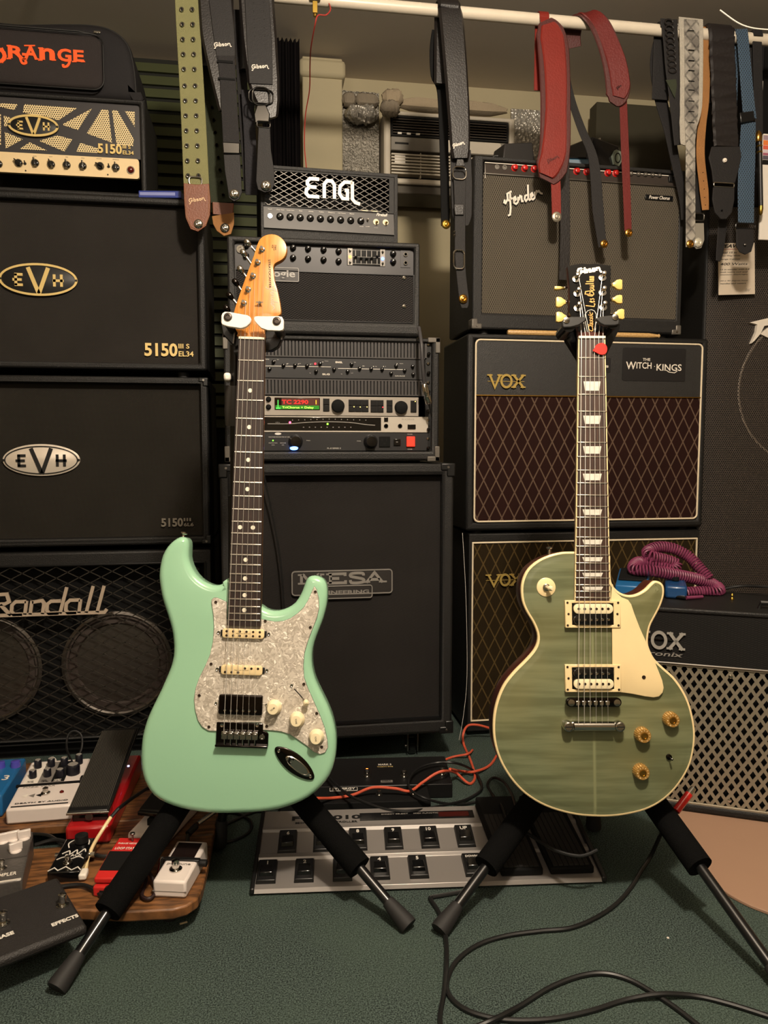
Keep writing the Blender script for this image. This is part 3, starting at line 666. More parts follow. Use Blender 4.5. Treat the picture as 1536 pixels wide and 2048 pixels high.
# ----- centre stack: tall cabinet on castors
MY = 1.785; xl, xr = onY(439, 940, MY).x, onY(908, 940, MY).x; z0, z1 = Z(700, 1478, MY), Z(700, 927, MY); xm = (xl+xr)/2; hw = (xr-xl)/2
fr = Fr((xm, MY, 0))
t = thing('speaker_cabinet', 'tall black speaker cabinet on castors with a wide grey framed name plate', 'speaker cabinet', fr)
zi1, zi0 = fr.z(700, 948, 0), fr.z(700, 1447, 0); xi0, xi1 = fr.x(460, 1000), fr.x(885, 1000)
obj('shell', G().ring((-hw, hw, z0, z1), (xi0, xi1, zi0, zi1), 0, .35).box(-hw+.01, hw-.01, .33, .345, z0+.01, z1-.01), m_tolex2, t, bevel=.007)
obj('grille_cloth', G().box(xi0, xi1, .02, .032, zi0, zi1), m_cloth_m, t); obj('piping', G().ring((xi0-.001, xi1+.001, zi0-.001, zi1+.001), (xi0+.002, xi1-.002, zi0+.003, zi1-.002), -.002, .01), m_metalblk, t)
corners(t, -hw, hw, z0, z1, .032, .003, which='abcd')
for x in (fr.x(832, 1500), -fr.x(832, 1500)-.02):
    for y in (.06, .29):
        c = obj('castor', G().box(x-.035, x+.035, y-.03, y+.03, z0-.004, z0).box(x-.014, x-.011, y-.02, y+.022, .012, z0-.004).box(x+.011, x+.014, y-.02, y+.022, .012, z0-.004).box(x-.014, x+.014, y-.02, y+.022, z0-.012, z0-.004), m_steel, t, bevel=.001)
        obj('wheel', G().lathe([(.017, -.009), (.020, -.006), (.020, .006), (.017, .009)], (x, y, .0205), (1, 0, 0), 24), m_blkg, c)
        obj('axle', G().cyl((x-.017, y, .0205), .005, .034, (1, 0, 0)), m_chrome, c)
y = .018
P1 = [fr.xz(*p, y) for p in ((582, 1142), (785, 1137), (785, 1188), (582, 1194))]; x0_, x1_ = P1[0][0], P1[1][0]; zt_, zb_ = fr.z(683, 1139, y), fr.z(683, 1189, y); ztg = fr.z(683, 1197, y); xg0, xg1 = fr.x(611, 1197, y), fr.x(745, 1190, y); zmid = fr.z(683, 1172, y)
outline = rrect(x0_, x1_, zb_, zt_, .009)
b = obj('name_plate', slab(outline, y-.004, y, .001, 2), plain('charcoal_plate', '2b2826', .5), t); obj('name_plate_tab', slab(rrect(xg0, xg1, ztg, zmid+.003, .007), y-.0046, y, .001, 2), bpy.data.materials['charcoal_plate'], b)
m_pewter = plain('pewter_trim', '8c8882', .4, .2); obj('plate_border', G().stroke(inset(ccw(outline), .002)+[inset(ccw(outline), .002)[0]], .0026, y-.0058, y-.0038), m_pewter, b)
o2 = inset(ccw(rrect(xg0, xg1, ztg, zmid+.003, .007)), .0018); obj('tab_border', G().stroke(o2+[o2[0]], .0022, y-.0066, y-.0045), m_pewter, b)
SER = {'M': ([[(.1, 0), (.1, 1)], [(.14, 1), (.5, .08), (.86, 1)], [(.9, 1), (.9, 0)]], [(-.05, .27, 0), (.73, 1.07, 0), (-.05, .25, 1), (.75, 1.07, 1)]),
       'E': ([[(.2, 0), (.2, 1)], [(.1, .95), (.9, .95), (.9, .72)], [(.2, .5), (.62, .5)], [(.1, .05), (.92, .05), (.92, .3)]], [(0, .4, 0), (0, .4, 1)]),
       'S': ([smooth2([(.9, .72), (.85, .95), (.5, 1.0), (.15, .92), (.12, .68), (.5, .52), (.88, .36), (.88, .1), (.5, 0), (.15, .05), (.1, .3)], 3, False)], []),
       'A': ([[(.12, 0), (.5, 1), (.88, 0)], [(.26, .3), (.74, .3)]], [(-.05, .3, 0), (.7, 1.07, 0)]),
       'V': ([[(.12, 1), (.5, 0), (.88, 1)]], [(-.05, .32, 1), (.68, 1.05, 1)]), 'O': ([ell(.5, .5, .42, .47, 24)+[ell(.5, .5, .42, .47, 24)[0]]], []),
       'X': ([[(.1, 1), (.9, 0)], [(.9, 1), (.1, 0)]], [(-.05, .32, 0), (.68, 1.05, 0), (-.05, .32, 1), (.68, 1.05, 1)])}
def serif(parent, ch, x0, x1, z0, z1, wt, y, dep, mat):
    st_, sf = SER[ch]; w_, h_ = x1-x0, z1-z0; g = G()
    for s in st_: g.stroke([(x0+a*w_, z0+b_*h_) for a, b_ in s], wt, y-dep, y)
    for a, b_, k in sf: zz = z0+wt*.25 if k == 0 else z1-wt*.25; g.box(x0+a*w_, x0+b_*w_, y-dep*.98, y, zz-wt*.3, zz+wt*.3)
    return obj('letter', g, mat, parent)
for ch, a, c in (('M', 598, 645), ('E', 652, 694), ('S', 697, 730), ('A', 727, 770)):
    serif(b, ch, fr.x(a, 1155, y), fr.x(c, 1155, y), fr.z(683, 1166, y), fr.z(683, 1146, y), .0066, y-.0038, .0014, m_pewter)
obj('lettering', text('ENGINEERING', (xg0+xg1)/2, (ztg+zmid)/2+.001, .009, xg1-xg0-.018, y-.0045, .0014, .03), m_pewter, b)

# rack case on the tall cabinet
xl, xr = onY(447, 700, MY).x, onY(879, 700, MY).x; z0 = z1+.006; z1r = Z(700, 673, MY); fr = Fr(((xl+xr)/2, MY, z0)); hw = (xr-xl)/2; hr = z1r-z0
t = thing('rack_case', 'black rack case full of rack equipment on the tall centre cabinet', 'rack case', fr)
zi0, zi1 = fr.z(700, 903), fr.z(700, 681); xi1 = fr.x(864, 800); xi0 = -xi1
obj('shell', G().ring((-hw, hw, 0, hr), (xi0, xi1, zi0, zi1), 0, .33).box(-hw+.01, hw-.01, .31, .325, .01, hr-.01), m_tolex, t, bevel=.006)
for x in (-hw+.05, hw-.05):
    for yy in (.05, .28): obj('rubber_foot', G().cyl((x, yy, -.006), .014, .007, (0, 0, 1)), m_rubber, t)
m_bracket = plain('dull_corner_metal', '6a655e', .4, .4)
for sx in (-1, 1):
    for zz, dz in ((hr, -1), (0, 1)):
        a = sorted((sx*(hw+.0015), sx*(hw-.028))); e = sorted((zz-dz*.0015, zz+dz*.010)); f = sorted((sx*(hw+.0015), sx*(hw-.010))); k = sorted((zz-dz*.0015, zz+dz*.034))
        obj('corner_bracket', G().box(a[0], a[1], -.003, .02, e[0], e[1]).box(f[0], f[1], -.003, .02, k[0], k[1]), m_bracket, t, bevel=.0015)
for sx in (-1, 1):
    xc = sx*(xi1-.007); r = obj('rack_rail', G().box(xc-.007, xc+.007, .012, .02, zi0, zi1), m_blk, t)
    z = zi0+.008; k = 0
    while z < zi1:
        obj('rack_screw', G().lathe([(.0042, 0), (.0042, .002), (.003, .0035), (.001, .0037)], (xc, .012 if k % 2 else .006, z), seg=10), m_chrome if k % 2 else m_blkg, r); z += .022; k += 1
yr = .010; xa, xb = xi0+.002, xi1-.016
def unit(name, label, cat, py0, py1, xL, xR, mat, d=.2, dy=0):
    zb_ = fr.z(690, py1, yr); zt_ = fr.z(690, py0, yr); f2 = Fr((fr.m @ Vector(((xL+xR)/2, yr+dy, zb_)))); w_ = (xR-xL)/2
    tt = thing(name, label, cat, f2); obj('front_panel', G().box(-w_, w_, 0, .004, 0.0004, zt_-zb_-.0004), mat, tt, bevel=.0006); obj('chassis', G().box(-w_+.02, w_-.02, .004, d, .001, zt_-zb_-.001), m_blk, tt); return tt, f2, w_, zt_-zb_
m_rackblk = plain('rack_black_paint', '1b1a1b', .45); m_rackslot = plain('slot_black', '050505', .9)
for nm, py0, py1, lb in (('vent_panel', 681, 716, 'black slotted vent panel at the top of the rack'), ('vent_panel', 759, 791, 'black slotted vent panel in the middle of the rack')):
    tt, f2, w_, h_ = unit(nm, lb, 'vent panel', py0, py1, xa, xb, m_rackslot, .03)
    g = G(); x = -w_
    g.box(-w_, w_, -.003, 0, 0, .003).box(-w_, w_, -.003, 0, h_-.003, h_)
    while x < w_: g.box(x, x+.0052, -.003, 0, .003, h_-.003); x += .0079
    obj('vent_bars', g, plain('vent_bar_grey', '322e2d', .5), tt, kind='stuff')
def lab(parent, f2, s, px, py, hh, mat=None, y=0, wpx=None, **k):
    x, z = f2.xz(px, py, y); w_ = f2.x(px+wpx/2, py, y)-f2.x(px-wpx/2, py, y) if wpx else None
    return obj('print', text(s, x, z, hh, w_, y, .0003, **k), mat or m_print, parent)
# two-channel preamp
tt, f2, w_, h_ = unit('rack_preamp', 'black rack unit with two rows of small knobs and a red light', 'rack unit', 716.5, 758, xa, xb, m_rackblk)
X2 = lambda px, py: f2.xz(px, py, 0)
a, z = X2(480, 731); b2, _ = X2(662, 736); obj('white_line', G().box(a, b2, -.0004, 0, z-.0006, z+.0006), m_print, tt); a, z = X2(676, 737); b2, _ = X2(806, 741); obj('white_line', G().box(a, b2, -.0004, 0, z-.0006, z+.0006), m_print, tt)
for px, py in ((506, 722), (494, 738), (547, 724), (539, 738), (567, 731), (590, 731), (614, 732), (640, 728), (632, 743), (668, 739), (703, 729), (695, 743), (719, 737), (742, 738), (764, 739), (792, 732), (782, 747), (809, 741), (825, 733), (826, 749), (470, 735)):
    x, z = X2(px, py); knob(tt, x, 0, z, .0046, .009, m_blkg, 55)
x, z = X2(630.5, 727.5); obj('indicator_light', G().cyl((x, 0, z), .0022, .002, seg=12), glow('red_led', 'ff2430', 6), tt)
lab(tt, f2, 'ENGL', 678, 724.5, .0042, m_letter, wpx=14, bold=.04); lab(tt, f2, 'SLG', 652, 748.5, .004, m_letter, wpx=15, bold=.03); lab(tt, f2, 'SAVAGE', 800, 752, .0026, wpx=20); lab(tt, f2, 'GAIN', 532, 718.5, .0025, wpx=12)
for px, py, s in ((556, 719, 'Gain'), (576, 727, 'Bass'), (600, 727, 'Mid'), (624, 728, 'Tr'), (653, 722, 'Presence'), (710, 724.5, 'Gain'), (728, 732, 'Bass'), (752, 733, 'Mid'), (771, 733, 'Tr'), (803, 727, 'Presence'), (620, 746, 'Vol'), (683, 748, 'Vol'), (704, 746, 'Level')): lab(tt, f2, s, px, py, .0016, m_print)
for px, py in ((550, 721.5), (574, 728), (597, 728), (621, 728.5), (645.5, 724), (702, 725.5), (726, 732), (747, 733), (767, 733), (794, 727.5)):
    x, z = X2(px, py); obj('knob_mark', G().cyl((x, 0, z), .0011, .0006, seg=8), m_print, tt)
# silver effects processor
tt, f2, w_, h_ = unit('effects_processor', 'silver rack effects processor with a glowing red and green display', 'rack unit', 793, 832, xa, fr.x(839, 813), plain('warm_silver_panel', 'a79f95', .38, .4))
X2 = lambda px, py, y=0: f2.xz(px, py, y)
a, zt_ = X2(549, 795); b2, zb_ = X2(640, 820); d_o = obj('display', G().box(a, b2, -.002, 0, zb_, zt_), plain('display_black', '170a06', .15), tt, bevel=.001)
gm = glow('green_display_light', '24a80e', .75); rm = glow('red_display_light', 'e8201a', 1.5); am = glow('amber_display_light', 'ffb020', 2.2)
zz1 = X2(590, 811)[1]
obj('green_field', G().box(a+.002, b2-.002, -.0024, -.002, zb_+.0015, zz1), gm, d_o); obj('dim_field', G().box(a+.016, b2-.002, -.0024, -.002, zz1, zt_-.0015), glow('brown_display_light', '6a2408', .7), d_o)
obj('display_text', text('TriChorus + Delay', *X2(596, 815.5), .0062, X2(628, 816)[0]-X2(565, 816)[0], -.0024, .0003, .01), glow('bright_green_text', 'd8ff60', 2.0), d_o)
obj('display_text', text('TC 2290', *X2(590, 804), .0095, X2(615, 804)[0]-X2(562, 804)[0], -.0024, .0003, .03), rm, d_o); obj('display_text', text('1', *X2(632, 804.5), .0095, None, -.0024, .0003, .02), am, d_o)
g = G().stroke([X2(556, 800), X2(556, 816)], .0018, -.0027, -.0024).stroke([X2(552, 816.5), X2(561, 816.5)], .003, -.0027, -.0024); obj('level_icon', g, glow('pale_green_icon', '60ff60', 1.2), d_o)
for px, py in ((537, 798.5), (537, 814)): x, z = X2(px, py); knob(tt, x, 0, z, .0062, .008, m_blkm)
for px, py in ((676, 812), (802, 815)): x, z = X2(px, py); knob(tt, x, 0, z, .0155, .012, m_blkm, None, 'dial', None, False, 32)
def btn(px0, px1, py0, py1, n=1, m=1, led=None):
    x0_, zt_ = X2(px0, py0); x1_, zb_ = X2(px1, py1); o = obj('button_block', G().box(x0_, x1_, -.0008, 0, zb_, zt_), m_blk, tt)
    for i in range(n):
        for j in range(m):
            u0 = x0_+(x1_-x0_)*i/n+.0007; u1 = x0_+(x1_-x0_)*(i+1)/n-.0007; v0 = zb_+(zt_-zb_)*j/m+.0007; v1 = zb_+(zt_-zb_)*(j+1)/m-.0007
            bo = obj('button', G().box(u0, u1, -.003, -.0008, v0, v1), m_metalblk, o, bevel=.0005); obj('button_print', G().box(u0+(u1-u0)*.25, u1-(u1-u0)*.25, -.0032, -.003, (v0+v1)/2-.0004, (v0+v1)/2+.0004), m_dimprint, bo) if 0 else None
    return o
btn(646, 659, 797, 823, 1, 2); btn(697, 737, 799, 824, 3, 2); btn(741, 767, 800, 825, 2, 2); btn(773, 785, 800, 825, 1, 2); btn(821, 833, 801, 825, 1, 1)
for px, py in ((708, 813.5), (720.5, 814), (734, 814)): x, z = X2(px, py, -.003); obj('indicator_light', G().cyl((x, -.003, z), .0011, .0008, seg=8), glow('amber_led', 'ffd060', 6) if px == 708 else bpy.data.materials['amber_led'], tt)
x, z = X2(765.5, 814.5, -.003); obj('indicator_light', G().cyl((x, -.003, z), .0011, .0008, seg=8), bpy.data.materials['red_led'], tt); x, z = X2(830.5, 803, -.003); obj('indicator_light', G().cyl((x, -.003, z), .001, .0008, seg=8), bpy.data.materials['amber_led'], tt)
# tuner
tt, f2, w_, h_ = unit('rack_tuner', 'rack tuner with long black meter window and cream panel end', 'rack unit', 832.6, 865, xa, fr.x(858, 845), plain('cream_tuner_panel', 'b8b0a4', .4, .1)); X2 = lambda px, py, y=0: f2.xz(px, py, y)
a, zt_ = X2(470, 833.5); b2, zb_ = X2(762, 861); wdo = obj('meter_window', G().box(a, b2, -.002, 0, zb_, zt_), m_blkg, tt, bevel=.0008)
arc = [X2(535, 847.5), X2(580, 847.5), X2(610, 845), X2(655, 843.5), X2(700, 845), X2(730, 849), X2(750, 850.5)]; obj('meter_arc', G().stroke(smooth2(arc, 4, False), .0016, -.0024, -.002), m_dimprint, wdo)
for i in range(13): px = 585+i*12.2; x, z = X2(px, 838.2+abs(i-6)*.35); obj('meter_mark', G().box(x-.001, x+.001, -.0023, -.002, z-.001, z+.001), m_dimprint, wdo)
for i in range(9): px = 607+i*11.8; x, z = X2(px, 854.5); obj('meter_mark', G().box(x-.0014, x+.0014, -.0023, -.002, z-.0009, z+.0009), m_dimprint, wdo)
x, z = X2(580, 845); obj('indicator_light', G().cyl((x, -.002, z), .0026, .001, seg=12), glow('pink_led', 'ff4060', 9), wdo); x, z = X2(655, 848); obj('indicator_light', G().cyl((x, -.002, z), .0022, .001, seg=12), glow('green_led', '70ff30', 6), wdo)
for px0, px1, py0, py1 in ((768, 776, 835, 843), (815, 831, 849, 858)): x0_, zt_ = X2(px0, py0); x1_, zb_ = X2(px1, py1); obj('button', G().box(x0_, x1_, -.003, 0, zb_, zt_), m_blkg, tt, bevel=.0006)
for px, py in ((772, 852), (800, 852)): x, z = X2(px, py); obj('jack_socket', G().lathe([(.0052, 0), (.0052, .0015), (.003, .0015), (.003, 0)], (x, 0, z), seg=14), m_blkg, tt)
lab(tt, f2, 'KORG', 816, 838.5, .0035, m_dimprint, wpx=24)
lab(tt, f2, '4/39.4', 555, 845, .0028, m_dimprint, y=-.0021)
# power conditioner
tt, f2, w_, h_ = unit('power_conditioner', 'black rack power unit with two round lamp housings and a lit red switch', 'rack unit', 865.6, 902, xa, fr.x(858, 845), m_rackblk); X2 = lambda px, py, y=0: f2.xz(px, py, y)
for px in (591, 741):
    x, z = X2(px, 883); k = obj('lamp_housing', G().lathe([(.0165, 0), (.0165, .004), (.0125, .012), (.0115, .022), (.0005, .023)], (x, 0, z), (0, -1, 0), 28), m_blkg, tt)
x, z = X2(588, 896, -.012); obj('lamp_glow', G().lathe([(.0095, 0), (.0085, .002), (.0005, .003)], (x, -.012, z), (0, -.4, -1), 20), glow('blue_lamp_glow', '5a8cff', 8), tt)
x0_, zt_ = X2(813, 873); x1_, zb_ = X2(829, 893); rs = obj('power_switch', G().box(x0_-.001, x1_+.001, -.002, 0, zb_-.001, zt_+.001), m_blk, tt); obj('rocker', G().box(x0_, x1_, -.006, -.002, zb_, zt_), glow('red_lit_switch', 'ff2a18', 2.6), rs, bevel=.001)
x0_, zt_ = X2(758, 873); x1_, zb_ = X2(780, 894); so = obj('socket', G().box(x0_, x1_, -.003, 0, zb_, zt_), m_blkm, tt, bevel=.001)
for px, py, w2, h2_ in ((764, 880, .001, .003), (773, 880, .001, .003), (769, 887, .002, .002)): x, z = X2(px, py, -.003); obj('socket_hole', G().box(x-w2, x+w2, -.0034, -.003, z-h2_, z+h2_), m_rackslot, so)
x0_, zt_ = X2(787, 878); x1_, zb_ = X2(801, 891); obj('button', G().box(x0_, x1_, -.004, 0, zb_, zt_), m_blkg, tt, bevel=.001); lab(tt, f2, 'ON', 794, 884, .002, y=-.004)
for s, px, py, hh, ww in (('PL-8 SERIES II', 668, 896.5, .003, 27), ('PULL', 617, 881, .002, 8), ('PULL', 718, 882, .002, 8), ('POWER', 820, 868.5, .0018, 10), ('POWER', 820, 898.5, .0018, 9), ('VOLTAGE PROTECTED BY SERIES', 560, 874, .002, 46), ('PROTECTION', 546, 886, .0018, 17), ('ON', 546, 890, .0018, 6), ('GROUND', 566, 886, .0018, 12), ('OK', 566, 890, .0018, 5)): lab(tt, f2, s, px, py, hh, wpx=ww)
x, z = X2(556, 867.5); obj('print', G().prism(ell(x, z, .0075, .0028, 20), -.0005, 0), m_print, tt)
x, z = X2(546, 881); obj('indicator_light', G().cyl((x, 0, z), .0014, .001, seg=10), bpy.data.materials['green_led'], tt)
# patch lead hanging on the right of the rack
pts = [(838, 655, 1.765), (843, 690, 1.735), (845, 730, 1.735), (848, 765, 1.745)]
fr3 = Fr(onY(848, 770, 1.745)); t3 = thing('audio_lead', 'dark grey audio lead with silver plug hanging down the right side of the rack', 'cable', fr3)
obj('lead', G().tube([fr3.l(q) for q in catmull([onY(*q) for q in pts], 8)], .0042, 10), plain('grey_lead_rubber', '3c3a3b', .5), t3)
a, b2 = fr3.l(onY(848, 768, 1.745)), fr3.l(onY(858, 808, 1.750)); dd = (b2-a); Ld = dd.length
obj('plug_body', G().lathe([(.0062, 0), (.0078, .003), (.0078, Ld*.45), (.0066, Ld*.47), (.0066, Ld*.6), (.0082, Ld*.62), (.0082, Ld*.92), (.006, Ld)], a, dd, 18), m_chrome, t3)
obj('plug_tail', G().tube([b2, fr3.l(onY(860, 820, 1.753)), fr3.l(onY(863, 833, 1.765))], .0022, 8), m_blk, t3)

# head with graphic equaliser on the rack
zm0 = z1r+.004; HYm = 1.80; xl, xr = onY(455, 560, HYm).x, onY(840, 560, HYm).x; zm1 = Z(650, 478, HYm); fr = Fr(((xl+xr)/2, HYm, zm0)); hw = (xr-xl)/2; hm = zm1-zm0
t = thing('guitar_amplifier', 'black amplifier head with graphic equaliser and orange and blue lights on the rack', 'amplifier', fr)
xi0, xi1 = fr.x(470, 560), fr.x(829, 560); zi1 = fr.z(650, 489); zi0 = fr.z(650, 642); zc = fr.z(650, 543)
obj('shell', G().ring((-hw, hw, 0, hm), (xi0, xi1, zi0, zi1), 0, .25).box(-hw+.01, hw-.01, .23, .245, .01, hm-.01), m_tolex2, t, bevel=.007)
for x in (-hw+.03, hw-.03):
    for yy in (.04, .21): obj('rubber_foot', G().cyl((x, yy, -.004), .01, .005, (0, 0, 1)), m_rubber, t)
m_ctrl = plain('dark_control_panel', '1f1c1d', .4, .2); cp = obj('control_panel', G().box(xi0, xi1, .014, .02, zc, zi1), m_ctrl, t)
gp = obj('grille_panel', G().box(xi0, xi1, .006, .016, zi0, zc), weave('coarse_black_cloth', '100f0f', '3a3736', 700, 1250, 10), t); obj('piping', G().ring((xi0, xi1, zi0, zc), (xi0+.002, xi1-.002, zi0+.002, zc-.002), .003, .008), m_metalblk, gp)
X2 = lambda px, py, y=.014: fr.xz(px, py, y)
for px, py0 in ((586, 494), (616, 496), (647, 498), (677, 501), (555, 492)):
    for dy in (0, 20): x, z = X2(px, py0+dy+2); knob(cp, x, .014, z, .0072, .012, m_blkg, 100 if dy == 0 else 80, pm=m_letter)
for px, py in ((786, 508), (786, 524), (492, 492), (492, 512)): x, z = X2(px, py); knob(cp, x, .014, z, .0075, .012, m_blkg, 140)
x0_, zt_ = X2(694, 496); x1_, zb_ = X2(770, 533); eq = obj('equaliser_panel', G().box(x0_, x1_, .0125, .014, zb_, zt_), m_blkg, cp); 
for yy in (zt_-.004, (zt_+zb_)/2, zb_+.004): obj('scale_line', G().box(x0_+.012, x1_-.010, .0121, .0125, yy-.0004, yy+.0004), m_dimprint, eq)
for i, (px, dz) in enumerate(((711, .0), (722, -.003), (733, -.004), (743, -.003), (754, .001))):
    x, z = X2(px, 515); obj('slider_slot', G().box(x-.0008, x+.0008, .0121, .0126, zb_+.003, zt_-.003), m_print if 0 else m_dimprint, eq); obj('slider', G().box(x-.003, x+.003, .004, .0124, z+dz-.0015, z+dz+.0015), m_blkm, eq, bevel=.0005)
for px, mt in ((700, glow('orange_led', 'ff6a20', 9)), (765, glow('blue_led', '3a5cff', 12))):
    x, z = X2(px, 515); s = obj('rocker_plate', G().box(x-.0055, x+.0055, .012, .0125, zb_, zt_), m_bracket, eq); x, z = X2(px, 514 if px == 700 else 518); obj('indicator_light', G().cyl((x, .012, z), .0038, .0015, seg=12), mt, s)
    for dz in (-1, 1): obj('toggle', G().lathe([(.0028, 0), (.0028, .002), (.0013, .003), (.0016, .009)], (x, .012, (zb_+zt_)/2+dz*.013), seg=10), m_chrome, s)
jp = obj('jack_plate', G().box(*[v for v in (X2(801, 500)[0], X2(821, 500)[0])], .0125, .014, zb_-.001, zt_+.001), m_ctrl, cp)
for py in (509, 526): x, z = X2(811, py, .0125); obj('jack_socket', G().lathe([(.0052, 0), (.0052, .003), (.003, .003), (.0028, 0)], (x, .0125, z), seg=14), m_chrome, jp)
for py in (556, 613): x, z = X2(808, py, .006); obj('screw', G().lathe([(.0042, 0), (.0042, .002), (.0015, .003), (.001, .001)], (x, .006, z), seg=14), m_chrome, gp)
# a logo plate, its left half behind the guitar headstock
xa_, z_t = X2(508, 533, .006); xb_, _ = X2(598, 540, .006); z_b = X2(570, 564, .006)[1]; z_t = X2(570, 535, .006)[1]
pl = obj('name_plate', G().prism(rrect(xa_, xb_, z_b, z_t, .004), .003, .006), plain('charcoal_logo_plate', '33302e', .5), gp); bo = inset(ccw(rrect(xa_, xb_, z_b, z_t, .004)), .0012); obj('plate_border', G().stroke(bo+[bo[0]], .001, .0024, .003), m_pewter, pl)
obj('lettering', text('Boogie', (xa_+xb_)/2+.001, (z_b+z_t)/2-.0005, .021, xb_-xa_-.02, .003, .001, .02), plain('pale_grey_lettering', '9a9690', .4), pl)
x, z = X2(490, 515); # clip lamp with chrome arms at the left of the control panel
o = obj('input_jack', G().lathe([(.009, 0), (.009, .003), (.005, .003), (.005, .001)], (X2(481, 499)[0], .014, X2(481, 499)[1]), seg=16), m_chrome, cp)

# small head with mesh front on top
zE0 = zm1+.012; fr = Fr((onY(658, 410, 1.915).x, 1.915, zE0), yaw=3); xl, xr = fr.x(521, 400), fr.x(796, 410); ht = fr.z(660, 338); zb1 = 0.0
t = thing('guitar_amplifier', 'small black amplifier head with big cream logo behind diamond mesh', 'amplifier', fr)
xi0, xi1 = xl+.007, xr-.010; zc = fr.z(660, 419); zp = fr.z(660, 463); zi1 = ht-.009
obj('shell', G().ring((xl, xr, 0, ht), (xi0, xi1, zp, zi1), 0, .19).box(xl+.004, xr-.004, .175, .187, .004, ht-.004), m_tolex, t, bevel=.005)
for x in (xl+.03, xr-.03):
    for yy in (.03, .16): obj('rubber_foot', G().cyl((x, yy, -.012), .010, .013, (0, 0, 1)), m_rubber, t)
cp = obj('control_panel', G().hexa([(xi0, -.002, zp), (xi1, -.002, zp), (xi1, .03, zp), (xi0, .03, zp), (xi0, .004, zc), (xi1, .004, zc), (xi1, .03, zc), (xi0, .03, zc)]), plain('charcoal_panel', '3a3735', .45), t)
ib = obj('inner_chassis', G().box(xi0, xi1, .10, .13, zc, zi1), m_blkm, t)
for i in range(5):
    x = xi0+.03+i*.045; v = obj('valve', G().lathe([(.010, 0), (.010, .028), (.007, .036), (.001, .040)], (x, .07, zc-.004), (0, 0, 1), 14), plain('smoky_valve_glass', '4a4440', .08, .6) if i == 0 else bpy.data.materials['smoky_valve_glass'], ib)
tr = obj('transformer_label', G().box(xi1-.075, xi1-.02, .06, .10, zc, zc+.022), m_ivory, ib)
g = G(); pw, ph = .0235, .0067; nx = int((xi1-xi0)/pw); z = zc; j = 0
while z < zi1+.004:
    pts = [(xi0+i*(xi1-xi0)/(2*nx), min(max(z+(ph*.5 if (i+j) % 2 else -ph*.5), zc), zi1)) for i in range(2*nx+1)]; g.stroke(pts, .0013, .003, .0045); z += ph; j += 1
obj('metal_mesh', g, plain('grey_black_mesh', '48443f', .4, .5), t, kind='stuff')
obj('mesh_frame', G().ring((xi0, xi1, zc, zi1), (xi0+.004, xi1-.012, zc+.002, zi1-.004), .001, .006), m_tolex2, t)
est = [[(.95, 1), (.3, 1), (.12, .85), (.12, .7), (.3, .56), (.75, .56)], [(.3, .56), (.05, .4), (.02, .2), (.2, .05), (.95, .05)], [(1.3, 0.0), (1.3, .75), (1.5, .95), (1.85, .95), (2.02, .75), (2.02, 0)],
       [(3.3, .95), (2.75, .95), (2.42, .7), (2.38, .3), (2.6, .05), (2.95, .05), (2.95, .5), (2.75, .5)], [(3.3, 1), (3.3, .05), (3.5, -.12), (3.85, -.2)]]
xa_, _ = fr.xz(612, 380, -.002); xb_, _ = fr.xz(720, 388, -.002); zt_ = fr.z(660, 362, -.002); zb_ = fr.z(660, 403, -.002)
obj('logo', pen(est, (xa_+xb_)/2, (zt_+zb_)/2, xb_-xa_, .0082, .002, .005, h=zt_-zb_+.004), m_letter, t)
for i in range(9):
    px = 560+i*20.2; x, z = fr.xz(px, 433+i*1.15, 0)
    knob(cp, x, .0015, z, .0088, .011, m_blkg, 90, pm=m_dimprint)
x, z = fr.xz(540, 432, 0); obj('jack_socket', G().lathe([(.0055, 0), (.0055, .003), (.0028, .003), (.002, .001)], (x, .001, z), seg=14), m_chrome, cp)
for px in (723, 735): x, z = fr.xz(px, 440, 0); obj('toggle', G().lathe([(.003, 0), (.003, .002), (.0014, .003), (.0017, .011)], (x, .001, z), seg=10), m_chrome, cp)
for px, py in ((752, 444), (771, 445)): x, z = fr.xz(px, py, 0); k = obj('rotary_switch', G().lathe([(.0072, 0), (.0072, .002), (.003, .002)], (x, .001, z), seg=18), m_ivory, cp); obj('toggle', G().lathe([(.0022, 0), (.0026, .010), (.001, .012)], (x, -.001, z), (.1, -1, -.3), 10), m_brass, k)
for i, s in enumerate(('Input', 'Clean Gain', 'Lead Gain', 'Bass', 'Middle', 'Treble', 'Presence', 'Lead Volume', 'Master')):
    px = 540+i*20.5; x, z = fr.xz(px, 418.5+i*1.15, .0035); obj('print', text(s, x, z, .0026 if len(s) < 9 else .0022, min(.019, .0026*len(s)*.75), .0028, .0003, .02), m_print, cp)
x, z = fr.xz(764, 429.5, .002); obj('print', text('Fireball', x, z, .007, .028, .0028, .0004, .02, .3), m_letter, cp)
for s, px, py in (('GAIN BOOST', 723, 453), ('VOL BOOST', 735, 453), ('STANDBY', 752, 456), ('POWER', 771, 458)): x, z = fr.xz(px, py, 0); obj('print', text(s, x, z, .0018, .010, 0.0, .0003, .01), m_print, cp)

